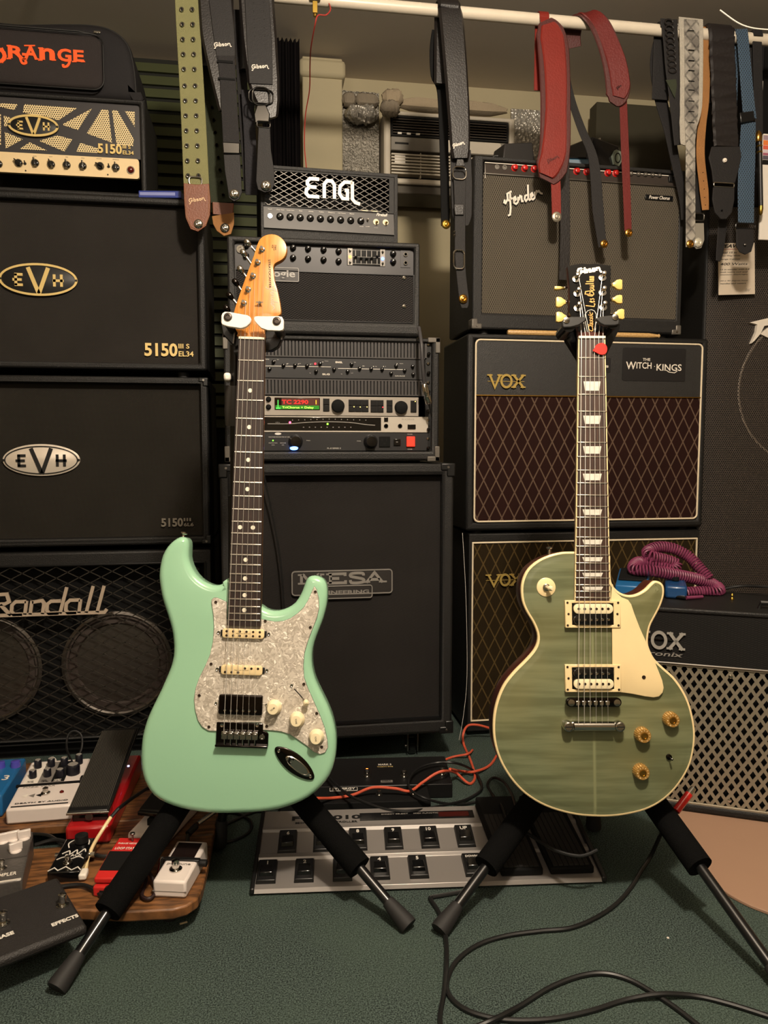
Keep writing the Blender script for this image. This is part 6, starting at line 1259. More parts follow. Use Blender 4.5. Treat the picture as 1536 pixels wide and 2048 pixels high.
# bridge
a, b = cP([(213, 1562), (868, 1890)]); xL, zt_ = fS.xz(*a, -.004); xR, zb_ = fS.xz(*b, -.006); xm = fS.x(*cP([(808, 1600)])[0], -.004)
zs = zb_+(zt_-zb_)*.58
br = obj('bridge', G().prism([(xL, zb_), (xR, zb_), (xR, zs), (xR-.004, zs+.003), (xm, zs+.004), (xm, zt_), (xL, zt_)], -.0045, -.0012).box(xL, xR, -.012, -.0045, zb_-.0002, zb_+.0035), m_darkchrome, t, bevel=.0012)
for i in range(6):
    x = xb0+(xb1-xb0)*i/5; sd = obj('saddle', G().box(x-.0048, x+.0048, -.0125, -.0045, brz-.011, brz+.002).box(x-.0036, x+.0036, -.0145, -.0122, brz-.004, brz+.0), m_chrome, br, bevel=.0012)
    obj('saddle_screw', G().tube([(x, -.0085, brz-.010), (x, -.0085, zb_+.003)], .0014, 8), m_chrome, br)
    for s in (-1, 1): obj('height_screw', G().cyl((x+s*.003, -.0122, brz-.001), .001, .002, seg=8), m_darkchrome, br)
for px in (285, 735): x, z = fS.xz(*cP([(px, 1600)])[0], -.004); obj('pivot_screw', G().lathe([(.0032, 0), (.003, .002), (.001, .0016)], (x, -.0045, z), seg=14), m_chrome, br)
x, z = fS.xz(*cP([(795, 1755)])[0], -.006); obj('arm_socket', G().lathe([(.0045, 0), (.0045, .002), (.0028, .002), (.0028, .0005)], (x, -.0045, z), seg=16), m_chrome, br)
def stratknob(px, py, txt):
    x, z = fS.xz(px, py, -.010); prof = [(.0126, 0), (.0126, .0035), (.0108, .006), (.0094, .0165), (.0086, .0175), (.0005, .0178)]
    k = obj('control_knob', G().lathe(prof, (x, -.0026, z), (0, -1, 0), 28), m_ivory, t); obj('lettering', text(txt, x, z, .0026, .0085, -.0203, .0002, .01, rot=-80 if txt == 'TONE' else 40), m_screw, k)
stratknob(547, 1416, 'VOLUME'); stratknob(593.5, 1440, 'TONE'); stratknob(632.5, 1475, 'TONE')
A = fS.xz(*crop(500, 1350, .1172)([(755, 235)])[0], -.0028); B = fS.xz(*crop(500, 1350, .1172)([(900, 395)])[0], -.0028); C = fS.xz(*crop(500, 1350, .1172)([(955, 475)])[0], -.012); D = fS.xz(*crop(500, 1350, .1172)([(712, 180)])[0], -.003)
sw = obj('selector_slot', G().stroke([A, B], .0016, -.0029, -.0026), m_blk, t); obj('selector_lever', G().tube([(B[0], -.0028, B[1]), (C[0]-.001, -.009, C[1]+.002)], .001, 8), m_chrome, sw)
obj('selector_tip', G().lathe([(.0028, 0), (.0046, .003), (.0046, .008), (.003, .0095)], (C[0]-.0012, -.008, C[1]+.003), (.25, -.8, -.55), 16), m_ivory, sw); obj('screw', G().lathe([(.0028, 0), (.0024, .0016), (.0008, .0012)], (D[0], -.0026, D[1]), seg=12), m_chrome, sw)
cJ = crop(500, 1350, .1172); A = Vector(fS.xz(*cJ([(440, 1240)])[0], 0)); B = Vector(fS.xz(*cJ([(1085, 1760)])[0], 0)); u = (B-A).normalized(); v = Vector((-u.y, u.x)); Lj = (B-A).length; mj = (A+B)/2
boat = [mj+u*math.cos(a)*Lj/2*1.02+v*math.sin(a)*Lj*.175*(1-.10*math.cos(2*a)) for a in [2*PI*i/40 for i in range(40)]]
jp = obj('jack_plate', slab([(p.x, p.y) for p in boat], -.0035, -.0002, .0018, 3), m_darkchrome, t)
inn = [mj+u*(.007+math.cos(a)*Lj*.31)+v*math.sin(a)*Lj*.105 for a in [2*PI*i/28 for i in range(28)]]
cup = G().layers([[(p.x, -.0036, p.y) for p in inn], [((p.x-mj.x)*.88+mj.x, -.0044, (p.y-mj.y)*.88+mj.y) for p in inn], [((p.x-mj.x)*.72+mj.x+u.x*.003, -.0028, (p.y-mj.y)*.72+mj.y+u.y*.003) for p in inn], [((p.x-mj.x)*.3+mj.x+u.x*.006, -.0006, (p.y-mj.y)*.3+mj.y+u.y*.006) for p in inn]]); obj('jack_cup', cup, m_chrome, jp)
sk = mj-u*.008; obj('jack_socket', G().lathe([(.0052, 0), (.0052, .003), (.0032, .003), (.003, .0005)], (sk.x, -.003, sk.y), (u.x*.6, -.7, u.y*.6), 18), m_blkg, jp)
for p in (A+u*.007, B-u*.006): obj('screw', G().lathe([(.0028, 0), (.0024, .0014), (.0008, .001)], (p.x, -.0035, p.y), seg=12), m_chrome, jp)
x, z = fS.xz(366, 1074, .02); obj('strap_button', G().lathe([(.0045, -.006), (.003, 0), (.003, .006), (.0062, .008), (.0062, .0105), (.002, .0115)], (x, .022, z-.002), (.15, 0, 1), 18), m_chrome, t)
lr = G(); x, z = fS.xz(*cH([(865, 1110)])[0], .003); obj('headstock_script', pen(fen, x, z, .042, .0011, .0031, .0004, -88), plain('silver_decal', 'b8b0a0', .35, .4), t)
x, z = fS.xz(*cH([(830, 740)])[0], .003); obj('headstock_lettering', text('STRATOCASTER', x, z, .0038, .05, .003, .0004, .01, rot=-86), m_blk, t)
x, z = fS.xz(*cH([(895, 345)])[0], .003); obj('headstock_print', text('Original\nContour\nBody', x, z, .008, .010, .003, .0004, 0, rot=-88), m_screw, t)

# ---- carved-top guitar on the right
fL = zframe(1190, 1636, 1.262, -8, 0); m_flame = flame_mat()
t = thing('electric_guitar', 'faded green flame-top electric guitar with cream pickguard hanging in the right stand', 'guitar', fL)
cL = crop(880, 1040, .427)
out = cL([(630, 148), (570, 150), (510, 165), (460, 188), (415, 225), (390, 270), (380, 320), (385, 380), (405, 430), (435, 480), (455, 530), (455, 575), (435, 615), (395, 660), (350, 705), (305, 760), (275, 820), (255, 890), (248, 960), (252, 1030), (270, 1100), (300, 1165), (345, 1230), (400, 1285), (470, 1330), (550, 1362), (640, 1383), (720, 1390), (800, 1390), (880, 1380), (960, 1360), (1030, 1325), (1090, 1275), (1140, 1210), (1175, 1140), (1192, 1060), (1195, 990), (1185, 920), (1165, 850), (1135, 790), (1095, 735), (1045, 690), (1005, 650), (980, 600), (975, 560), (985, 500), (1010, 450), (1035, 400), (1050, 350), (1048, 310), (1030, 290), (1005, 285), (985, 300), (960, 325), (925, 345), (890, 352), (855, 345), (825, 325), (806, 298), (800, 265), (798, 200), (790, 160), (710, 150)])
ol = ccw(smooth2(conv(fL, out), 3))
obj('body', slab(ol, .004, .055, .005, 3), m_mahog, t, ang=60)
L3 = lambda p, y: [(a, y, b) for a, b in p]
i0 = inset(ol, .0); i1 = inset(ol, .0012); i2 = inset(ol, .0036)
obj('binding', G().layers([L3(i0, .0075), L3(i0, .0010), L3(i1, -.0002), L3(i2, -.0003), L3(i2, .0075)], caps=False), m_cream, t, ang=60)
obj('flame_top', G().layers([L3(i2, .006), L3(i2, -.0001), L3(inset(ol, .007), -.0003), L3(inset(ol, .012), -.0014), L3(inset(ol, .016), -.0021)]), m_flame, t, ang=70)
YT = -.0021
pgq = cL([(806, 300), (820, 335), (850, 362), (880, 374), (895, 395), (910, 440), (935, 505), (960, 560), (1000, 650), (1040, 750), (1047, 785), (1042, 808), (1025, 826), (1000, 831), (960, 826), (900, 814), (838, 806), (808, 800), (806, 640), (805, 500), (800, 420), (798, 380)])
pgq = conv(fL, pgq, -.006); pgo = obj('pickguard', slab(pgq, -.0075, -.0052, .0008, 2), m_cream, t, ang=50); x, z = fL.xz(*cL([(955, 737)])[0], -.0075); obj('screw', G().lathe([(.0034, 0), (.0028, .001), (.001, .0006)], (x, -.0074, z), seg=14), m_screw, pgo)
x2, z2 = fL.xz(*cL([(1020, 790)])[0], -.004); obj('bracket', G().box(x2-.01, x2, -.0052, YT, z2, z2+.006), m_gold, pgo)
m_mahogneck = m_mahog
edge, fz, zn, L, fb = neck(t, fL, (1157, 676), (1210.5, 673), (1149.5, 1202), (1221, 1202), -.0045, -.0105, 22, (1186, 1403), m_mahog, wood_mat('brown_rosewood', '40291d', '2c1a12', (90, 90, 5), .5, 0), m_cream)
for k in (3, 5, 7, 9, 12, 15, 17, 19, 21):
    zt_ = fz[k-1]-(fz[k-1]-fz[k])*.26; zb_ = fz[k]+(fz[k-1]-fz[k])*.22; a, b = edge(mid(k)) if 0 else edge((zt_+zb_)/2); w_ = (b-a); c_ = (a+b)/2
    m_in = m_dot if k != 3 else plain('mother_of_pearl', 'd8d4c8', .2, coat=.6, var=.25, nscale=120); m_in = bpy.data.materials['mother_of_pearl']
    obj('trapezoid_inlay', G().prism([(c_-w_*.30, zt_), (c_+w_*.30, zt_), (c_+w_*.25, zb_), (c_-w_*.25, zb_)], -.0108, -.0104), m_in, fb)
cG = crop(1090, 510, .1319)
hs = conv(fL, cG([(505, 1230), (500, 1120), (455, 1010), (400, 940), (365, 880), (372, 700), (372, 500), (355, 320), (338, 175), (440, 150), (560, 132), (660, 142), (760, 132), (880, 150), (998, 165), (996, 300), (985, 500), (985, 700), (992, 880), (965, 940), (925, 1010), (908, 1120), (908, 1230)]), .004)
obj('headstock', slab(hs, .004, .018, .001, 2), m_mahog, t); obj('headstock_face', G().prism(hs, .0028, .0042), m_blkg, t, bevel=.0004)
hb = ccw(hs)
for (a, b), nm in (((16-0, 20-0), 'x'),): obj('edge_line', G().tube([(fL.xz(*cG([q])[0], .0025)[0], .0032, fL.xz(*cG([q])[0], .0025)[1]) for q in ((998, 170), (995, 300), (984, 500), (984, 700), (991, 875))], .0004, 5), m_white, t)  # highlight on the headstock's right edge, put in as a pale strip
pl = [(470, 370), (487, 590), (492, 810)]; prr = [(868, 350), (870, 575), (878, 800)]; bl = [(215, 508), (238, 722), (240, 948)]; brr = [(1085, 458), (1085, 680), (1115, 905)]
m_key = plain('aged_cream_button', 'd2b566', .35, coat=.3); tipsL = []
for i, (p, k, s) in enumerate([(p, k, -1) for p, k in zip(pl, bl)]+[(p, k, 1) for p, k in zip(prr, brr)]):
    x, z = fL.xz(*cG([p])[0], .003); x3, z3 = fL.xz(*cG([(p[0]+6, p[1]-85)])[0], -.012)
    o = obj('tuning_post', G().lathe([(.0068, 0), (.0066, .0016), (.004, .0022), (.0028, .0024), (.0028, .010), (.0022, .012), (.0034, .015), (.0030, .0165), (.001, .017)], (x, .0028, z), (0, -1, .28), 20), m_chrome, t); tipsL.append((x, z+.003))
    kx, kz = fL.xz(*cG([k])[0], .016); A = Vector((x, .024, z-.001)); B = Vector((kx-s*.008, .016, kz))
    mc = obj('tuning_machine', G().box(x-.007, x+.007, .018, .028, z-.008, z+.008).tube([A, A.lerp(B, .7), B], [.003, .0022, .0036], 10), m_chrome, t, bevel=.001)
    flat = .35 if (i == 0) else 1; h_ = .0090*flat
    if i == 4: h_ = .0075
    q = [(0, h_*.35), (.003*1, h_*.5), (.007, h_*.9), (.013, h_*1.05), (.017, h_*.85), (.017, -h_*.85), (.013, -h_*1.05), (.007, -h_*.9), (.003, -h_*.5), (0, -h_*.35)]
    obj('tuning_button', slab([(B.x+s*a, kz+b) for a, b in q], .011, .019, .002, 2), m_key, mc)
x, z = fL.xz(*cG([(668, 238)])[0], .0028); obj('headstock_script', pen(GIB, x, z, .043, .0032, .0029, .0008, 9), m_letter, t)
lp = [[(.2, 1), (.0, .1), (.5, 0), (.6, .12)], [(.9, .2), (1.1, .45), (1.0, .55), (.85, .35), (.95, .05), (1.2, .15)], [(1.6, .5), (1.4, .45), (1.6, .2), (1.4, .05)], [(2.3, .1), (2.5, .9), (2.2, .7), (2.1, .3), (2.5, .1), (2.9, .2), (3.1, .6), (3.0, 1.0), (2.5, 1.05), (2.45, .55), (2.9, .5)], [(3.4, .5), (3.2, .3), (3.3, .05), (3.6, .2), (3.65, .5), (3.65, .1)], [(3.9, .5), (3.9, .1), (4.2, .1), (4.25, .5), (4.3, .1)], [(4.55, 1.0), (4.6, .1)], [(5.0, .9), (5.0, .1)], [(5.3, .5), (5.25, .1), (5.5, .1), (5.5, .5), (5.3, .5)], [(5.8, .5), (5.75, .1), (6.0, .1), (6.0, .5), (5.8, .5)]]
x, z = fL.xz(*cG([(680, 555)])[0], .0028); obj('signature_script', pen(lp, x, z, .052, .0015, .0029, .0005, 90, h=.0165), plain('gold_script', 'd9a15a', .35, .3), t)
tc = conv(fL, cG([(600, 900), (640, 845), (700, 825), (750, 845), (780, 900), (778, 1000), (760, 1100), (740, 1190), (640, 1190), (620, 1100), (602, 1000)]), .0018); trc = obj('truss_rod_cover', G().prism(tc, .0010, .0028), m_blkg, t); ti = ccw(tc); obj('cover_edge', G().stroke(inset(ti, .0006)+[inset(ti, .0006)[0]], .0007, .0007, .0011), m_letter, trc)
x, z = fL.xz(*cG([(690, 1010)])[0], .001); obj('lettering', text('Classic', x, z, .0085, .034, .001, .0006, .01, .4, 90), bpy.data.materials['gold_script'], trc)
# pickups: cream frames, half black and half cream coils
def humb(q, zebra_top):
    P = [Vector(v) for v in conv(fL, q, -.008)]; x0_, x1_ = (P[0].x+P[3].x)/2, (P[1].x+P[2].x)/2; z1_, z0_ = (P[0].y+P[1].y)/2, (P[2].y+P[3].y)/2
    o = obj('pickup', G().ring((x0_, x1_, z0_, z1_), (x0_+.0115, x1_-.0115, z0_+.0045, z1_-.0045), -.0095, YT), m_cream, t, bevel=.0012)
    a, b, c, d = x0_+.0118, x1_-.0118, z0_+.005, z1_-.005; obj('coil_base', G().box(a, b, -.0085, -.003, c, d), m_blkg, o); zm = (c+d)/2; hh = (d-c)/2
    for top in (True, False):
        cream = (top == zebra_top); lo_, hi_ = (zm+.0006, d-.0008) if top else (c+.0008, zm-.0006)
        cb = obj('coil', slab(rrect(a+.0015, b-.0015, lo_, hi_, (hi_-lo_)*.48, 6), -.0135, -.008, .001, 2), m_ivory if cream else m_blkg, o)
        for i in range(6):
            x = a+(b-a)*(.145+.142*i); obj('pole_piece', G().lathe([(.0025, 0), (.0022, .0010), (.0008, .0008)] if not cream else [(.0023, 0), (.0022, .0004), (.0006, .0003)], (x, -.0135, (lo_+hi_)/2), seg=12), m_chrome if not cream else m_screw, cb)
    for xx, zz in ((x0_+.004, z0_+.004), (x1_-.004, z0_+.004), (x0_+.004, z1_-.004), (x1_-.004, z1_-.004), (x0_+.0055, zm), (x1_-.0055, zm)): obj('screw', G().lathe([(.002, 0), (.0017, .0008), (.0006, .0005)], (xx, -.0095, zz), seg=10), m_screw, o)
humb([(1130, 1199), (1241, 1202), (1241, 1257), (1130, 1254)], True); humb([(1130, 1327), (1242, 1331), (1242, 1386), (1130, 1382)], False)
a, zt_ = fL.xz(1131, 1395, -.012); b, zb_ = fL.xz(1242, 1413, -.012); zmb = (zt_+zb_)/2
bg = obj('bridge', slab(rrect(a, b, zb_, zt_, .0068, 5), -.0175, -.0075, .002, 2), m_darkchrome, t)
for s, xx in ((-1, a+.008), (1, b-.008)): obj('bridge_post', G().lathe([(.004, 0), (.004, .014), (.0055, .0145), (.0055, .017), (.002, .0172)], (xx, YT, zmb), (0, -1, 0), 16), m_chrome, bg)
sx0, sx1 = fL.x(1156, 1403, -.018), fL.x(1215, 1403, -.018)
for i in range(6): x = sx0+(sx1-sx0)*i/5; obj('saddle', G().box(x-.0035, x+.0035, -.0195, -.0165, zmb-.004, zmb+.003), m_chrome, bg, bevel=.0008)
a, zt_ = fL.xz(1125, 1440, -.013); b, zb_ = fL.xz(1250, 1465, -.013); zmt = (zt_+zb_)/2
tp = obj('tailpiece', G().tube([(a+.018, -.0125, zmt), (b-.018, -.0125, zmt)], .0078, 20), m_chrome, t)
for xx in (a+.009, b-.009): obj('tailpiece_stud', G().lathe([(.0085, 0), (.0088, .012), (.0078, .0165), (.0060, .0175), (.0055, .0168), (.001, .0168)], (xx, YT, zmt), (0, -1, 0), 24), m_chrome, tp); obj('stud_slot', G().box(xx-.006, xx+.006, -.0199, -.0192, zmt-.0007, zmt+.0007), m_blk, tp)
obj('tail_bar', G().box(a+.012, b-.012, -.013, -.007, zmt-.007, zmt+.007), m_chrome, tp, bevel=.002)
an, bn = edge(zn)
order = [2, 1, 0, 3, 4, 5]
for i in range(6):
    f_ = i/5; xn = an+.0045+(bn-an-.009)*f_; xb = sx0+(sx1-sx0)*f_; r = (.0006, .0005, .0004, .0003, .00025, .00022)[i]; px, pz = tipsL[order[i]]; s = 1 if i < 3 else -1
    obj('string', G().tube([(px+s*.002, -.006, pz), (xn, -.0128, zn), (xb, -.0203, zmb), (xb, -.0195, zmt+.006)], r, 6), m_string, t)
def gknob(px, py):
    x, z = fL.xz(px, py, -.012); n = 48; prof = []; g = G(); loops = []
    for r, y in ((.0128, -.0022), (.0126, -.006), (.0112, -.016), (.0105, -.0168)): loops.append([(x+(r+(.0004 if k % 2 else -.0003))*math.cos(2*PI*k/n), y, z+(r+(.0004 if k % 2 else -.0003))*math.sin(2*PI*k/n)) for k in range(n)])
    g.layers(loops[::-1]); m = plain('amber_gold_knob', 'c9984e', .16, .55, coat=.8) if 'amber_gold_knob' not in bpy.data.materials else bpy.data.materials['amber_gold_knob']
    k = obj('control_knob', g, m, t); obj('knob_top', G().lathe([(.0062, 0), (.0058, .0006), (.0042, .0008), (.004, .0002), (.0005, .0001)], (x, -.0168, z), seg=24), m_gold, k)
    for i in range(11): an_ = math.radians(-60+i*30); obj('number', text(str(i), x+.0088*math.cos(an_), z+.0088*math.sin(an_), .0018, None, -.0168, .0002, .01, rot=math.degrees(an_)-90), m_ivory, k)
for q in ((1344, 1440), (1287, 1471), (1284, 1545)): gknob(*q)
x, z = fL.xz(1338, 1514, -.004); mt = obj('mini_toggle', G().lathe([(.0048, 0), (.0046, .003), (.003, .0035), (.0012, .004), (.0018, .013), (.001, .0138)], (x, YT, z), (.1, -1, -.1), 14), m_darkchrome, t)
x, z = fL.xz(1092.5, 1174.5, -.004); rg = obj('switch_plate', G().lathe([(.0158, 0), (.0156, .0012), (.0145, .0018), (.001, .0018)], (x, YT, z), (0, -1, 0), 36), m_cream, t); obj('switch_nut', G().lathe([(.0062, 0), (.006, .003), (.0045, .004), (.004, .0025)], (x, YT-.0018, z), seg=20), m_chrome, rg); obj('switch_tip', G().lathe([(.0015, 0), (.0018, .005), (.0042, .010), (.0042, .015), (.0025, .018)], (x, YT-.003, z), (.35, -1, -.1), 16), m_ivory, rg)
x, z = fL.xz(1100, 1100, .02); obj('strap_button', G().lathe([(.004, -.004), (.003, 0), (.003, .004), (.006, .006), (.006, .008), (.002, .009)], (x, .025, z-.003), (-.05, -.2, 1), 16), m_chrome, t)
# red pick woven into its strings
pc = conv(fL, cG([(745, 1425), (760, 1385), (800, 1350), (850, 1335), (900, 1345), (935, 1385), (942, 1440), (925, 1490), (885, 1512), (830, 1508), (775, 1480), (720, 1450)]), -.0142)
o = obj('guitar_pick', slab([(a-pc[0][0], b-pc[0][1]) for a, b in smooth2(pc, 2)], -.0142, -.0133, .0003, 1), plain('red_pick_plastic', 'e02a20', .35)); o.matrix_world = fL.m @ T(pc[0][0], -.0008, pc[0][1]); tag(o, 'red guitar pick tucked under the strings near the nut of the right guitar', 'guitar pick')

# ================================================================ THE TWO GUITAR STANDS
def stand(label, hub, feet, top, yoke, white, fr, armw):
    f0 = Fr((hub.x, hub.y, 0)); t = thing('guitar_stand', label, 'guitar stand', f0); l = lambda p: f0.l(p)
    obj('hub', G().lathe([(.016, 0), (.024, .006), (.026, .05), (.020, .062), (.016, .065)], l(hub)-Vector((0, 0, .03)), (0, 0, 1), 20), m_blk, t)
    for i, (ft, foam) in enumerate(feet):
        a = hub+Vector((0, 0, 0)); d = (ft-a); n = d.normalized(); lg = obj('leg', G().tube([l(a), l(a+d*.55)], .0125, 16).tube([l(a+d*.5), l(ft-n*.02)], .0088, 14), m_metalblk, t)
        if foam: obj('foam_sleeve', G().tube([l(a+d*foam[0]), l(a+d*foam[1])], .0215, 20), m_foam, lg)
        obj('rubber_foot', G().tube([l(ft-n*.05), l(ft-n*.03), l(ft-n*.006), l(ft)], [.0105, .0130, .0155, .0148], 16), m_rubber, lg)
    cl_ = top.lerp(hub, .10); p = obj('pole', G().tube([l(hub), l(top)], .0085, 16).tube([l(hub), l(hub.lerp(top, .62))], .012, 16), m_metalblk, t)
    q = hub.lerp(top, .90); obj('clutch', G().tube([l(q), l(hub.lerp(top, .84)), l(hub.lerp(top, .80))], [.0165, .0185, .0165], 18), plain('grey_clutch', '3a3734', .4) if 'grey_clutch' not in bpy.data.materials else bpy.data.materials['grey_clutch'], p); obj('clutch_lever', G().box(-.006, .006, -.02, .02, 0, .014, T(*(l(q)+Vector((-.012, -.008, .006))))), m_white, p, bevel=.004)
    return t, f0
m_boltb = plain('dark_bolt', '4a423c', .4, .6)
# left stand
hub = at(470, 1440, 1.46); hub.z = max(hub.z, .2); yk = at(497, 700, 1.315)
flt = [(onZ(112, 1978, .008), (.14, .77)), (onZ(818, 1853, .008), (.14, .75)), (onZ(437, 1690, .008), None)]
t, f0 = stand('black tripod guitar stand with white yoke pads behind the seafoam guitar', hub, flt, at(470, 690, 1.335), None, True, fS, 0)
def inl(fr, pts, y): return [f0.l(fr.m @ Vector((a, y, b))) for a, b in [fr.xz(p[0], p[1], y) for p in pts]]
def plate(fr, pts, y0, y1, name, mat, parent, shrink=1.0, bevel=.0015):
    A = inl(fr, pts, y0); nrm = fr.m.to_3x3() @ Vector((0, 1, 0)); B = [p+nrm*(y1-y0) for p in A]; g = G(); n = len(A)
    c = sum(((A[i]-A[0]).cross(A[(i+1) % n]-A[0]) for i in range(n)), Vector()); 
    if c.dot(f0.r @ nrm if 0 else nrm) > 0: A, B = A[::-1], B[::-1]
    return obj(name, g.layers([A, B]), mat, parent, bevel=bevel)
yk = obj('yoke', G().tube(inl(fS, [(470, 705), (497, 700)], .035), .011, 12), m_blk, t)
plate(fS, cH([(640, 2000), (560, 1750), (300, 1850), (120, 1660), (90, 1500), (380, 1520), (420, 1700), (640, 1740), (760, 1700), (760, 1590), (1030, 1590), (1030, 1700), (960, 1840), (860, 1900), (760, 1900)]), .022, .036, 'yoke_arms', m_blk, t)
pl_ = plate(fS, cH([(92, 1480), (95, 1370), (115, 1330), (150, 1312), (230, 1318), (400, 1350), (490, 1365), (535, 1395), (548, 1430), (530, 1485), (480, 1535), (430, 1560), (350, 1565), (200, 1540), (110, 1512)]), -.028, -.021, 'yoke_pad', m_white, t, bevel=.002)
pr_ = plate(fS, cH([(590, 1415), (600, 1388), (640, 1382), (800, 1384), (960, 1380), (1015, 1392), (1040, 1440), (1040, 1560), (1025, 1592), (980, 1602), (800, 1595), (700, 1560), (640, 1500), (600, 1450)]), -.028, -.021, 'yoke_pad', m_white, t, bevel=.002)
for c_, pad in (((198, 1395), pl_), ((938, 1458), pr_)):
    pt = inl(fS, cH([c_]), -.028)[0]; nrm = fS.m.to_3x3() @ Vector((0, -1, 0)); obj('bolt', G().lathe([(.0070, 0), (.0068, .002), (.0055, .003), (.0035, .0032), (.003, .0016), (.0005, .0016)], pt, nrm, 20), m_boltb, pad)
    pt2 = inl(fS, cH([(c_[0], c_[1]+70)]), -.022)[0]; obj('yoke_post', G().tube([pt2, pt2-nrm*.05], .0085, 12), m_blk, t)
for pp in (cH([(300, 1620), (280, 1800)]), cH([(1000, 1610), (1010, 1740)])): obj('yoke_spring', G().tube(inl(fS, pp, .015), .002, 6), m_steel, t)
# right stand
hub = at(1188, 1437, 1.50); hub.z = max(hub.z, .2)
flt = [(onZ(878, 1862, .008), (.14, .74)), (onZ(1592, 2002, .008), (.14, .61)), (onZ(1187, 1655, .008), None)]
t, f0 = stand('black tripod guitar stand with black yoke behind the faded green guitar', hub, flt, at(1186, 740, 1.345), None, False, fL, 0)
plate(fL, cG([(262, 1060), (262, 1110), (330, 1290), (420, 1430), (500, 1560), (560, 1700), (860, 1700), (920, 1540), (980, 1420), (1060, 1260), (1132, 1110), (1132, 1050), (905, 1060), (905, 1230), (840, 1260), (560, 1260), (500, 1230), (495, 1080)]), .024, .040, 'yoke_arms', m_blkg, t)
obj('yoke_neck', G().tube(inl(fL, cG([(710, 1640), (710, 1900)]), .03), .013, 14), m_blk, t)
m_padgrey = plain('dark_grey_yoke_pad', '262524', .35, coat=.2)
pl_ = plate(fL, cG([(262, 1090), (258, 1010), (290, 962), (400, 930), (560, 930), (640, 952), (630, 980), (600, 1010), (520, 1065), (400, 1098), (290, 1104)]), -.026, -.018, 'yoke_pad', m_padgrey, t, bevel=.002)
pr_ = plate(fL, cG([(768, 958), (800, 945), (900, 920), (1060, 902), (1118, 915), (1135, 1000), (1125, 1055), (1060, 1072), (900, 1072), (830, 1035), (780, 985)]), -.026, -.018, 'yoke_pad', m_padgrey, t, bevel=.002)
for c_, pad in (((325, 992), pl_), ((1065, 945), pr_)):
    pt = inl(fL, cG([c_]), -.026)[0]; nrm = fL.m.to_3x3() @ Vector((0, -1, 0)); obj('bolt', G().lathe([(.0055, 0), (.0052, .0015), (.0025, .0022), (.0005, .0022)], pt, nrm, 18), m_chrome, pad)
    pt2 = inl(fL, cG([(c_[0]+(40 if c_[0] < 600 else -40), c_[1]+80)]), -.02)[0]; obj('yoke_post', G().tube([pt2, pt2-nrm*.052], .011, 12), m_blkg, t)

# ================================================================ FLOOR: PEDALS, CONTROLLERS, CABLES
ZBD = .05; m_board = wood_mat('worn_tan_plywood', '805530', '4a2f18', (6, 30, 6), .5, .1)
fB = Fr((-.35, 1.3, 0)); t = thing('pedal_board', 'tan wooden pedal board carrying the crowd of effects pedals at lower left', 'pedal board', fB)
B_ = lambda p: [(x+.35, y-1.3) for x, y in p]
def plank(name, poly): return obj(name, G().prismz(B_(poly), ZBD-.018, ZBD), m_board, t, bevel=.003)
arc = [(-.149, 1.181), (-.128, 1.188), (-.113, 1.205), (-.107, 1.235), (-.104, 1.29), (-.100, 1.408)]
plank('front_plank', [(-.8, 1.32), (-.62, 1.272), (-.42, 1.232), (-.22, 1.186)]+arc+[(-.8, 1.408)])
plank('middle_plank', [(-.31, 1.410), (-.0995, 1.410), (-.098, 1.488), (-.31, 1.488)])
plank('back_plank', [(-.8, 1.490), (-.098, 1.490), (-.105, 1.56), (-.16, 1.66), (-.3, 1.74), (-.44, 1.80), (-.48, 1.813), (-.595, 1.80), (-.66, 1.74), (-.8, 1.68)])
for x, y in ((-.16, 1.24), (-.45, 1.28), (-.16, 1.53), (-.47, 1.74), (-.7, 1.4)): obj('foot', G().cyl((x+.35, y-1.3, 0), .012, ZBD-.018, (0, 0, 1)), m_rubber, t)
def ped(label, px0, px1, yaw, zb=ZBD, name='effects_pedal', cat='effects pedal'):
    """frame at the front bottom edge between two pixels on height zb; returns thing, frame, width"""
    a, b = onZ(*px0, zb), onZ(*px1, zb); c = (a+b)/2; d = b-a
    if yaw is None: yaw = math.degrees(math.atan2(d.y, d.x))
    fr = Fr((c.x, c.y, zb+.0006), yaw=yaw); return thing(name, label, cat, fr), fr, d.length
def top(g_fn): pass
def fsw(parent, x, y, z, r=.0055, h=.011, name='foot_switch'):
    return obj(name, G().lathe([(r*1.6, 0), (r*1.6, .002), (r*1.1, .003), (r*.9, .003), (r*.9, h*.6), (r, h*.65), (r, h), (r*.6, h+.0015)], (x, y, z), (0, 0, 1), 18), m_chrome, parent)
def flat(s, cx, cy, z, h, w, mat, parent, slope=0, yaw=0, bold=.01, dep=.0004, y0=0):
    """lettering lying on a top face that rises by slope per metre of depth"""
    g = text(s, 0, 0, h, w, 0, dep, bold); m = T(cx, cy, z) @ Matrix.Rotation(math.atan(slope), 4, 'X') @ Matrix.Rotation(-PI/2, 4, 'X') @ Matrix.Rotation(yaw, 4, 'Y'); return obj('lettering', g.xf(m), mat, parent)
def patch(parent, x0, x1, y0, y1, z0, sl, mat, name='panel', th=.0005, bevel=0):
    f_ = lambda x, y: z0+sl*y
    return obj(name, G().hexa([(x0, y0, f_(x0, y0)-.001), (x1, y0, f_(x1, y0)-.001), (x1, y1, f_(x1, y1)-.001), (x0, y1, f_(x0, y1)-.001), (x0, y0, f_(x0, y0)+th), (x1, y0, f_(x1, y0)+th), (x1, y1, f_(x1, y1)+th), (x0, y1, f_(x0, y1)+th)]), mat, parent, bevel=bevel)
m_pw = plain('pale_white_enamel', 'ddd2cb', .35, coat=.2); m_grey = plain('mid_grey_print', '77726c', .5)
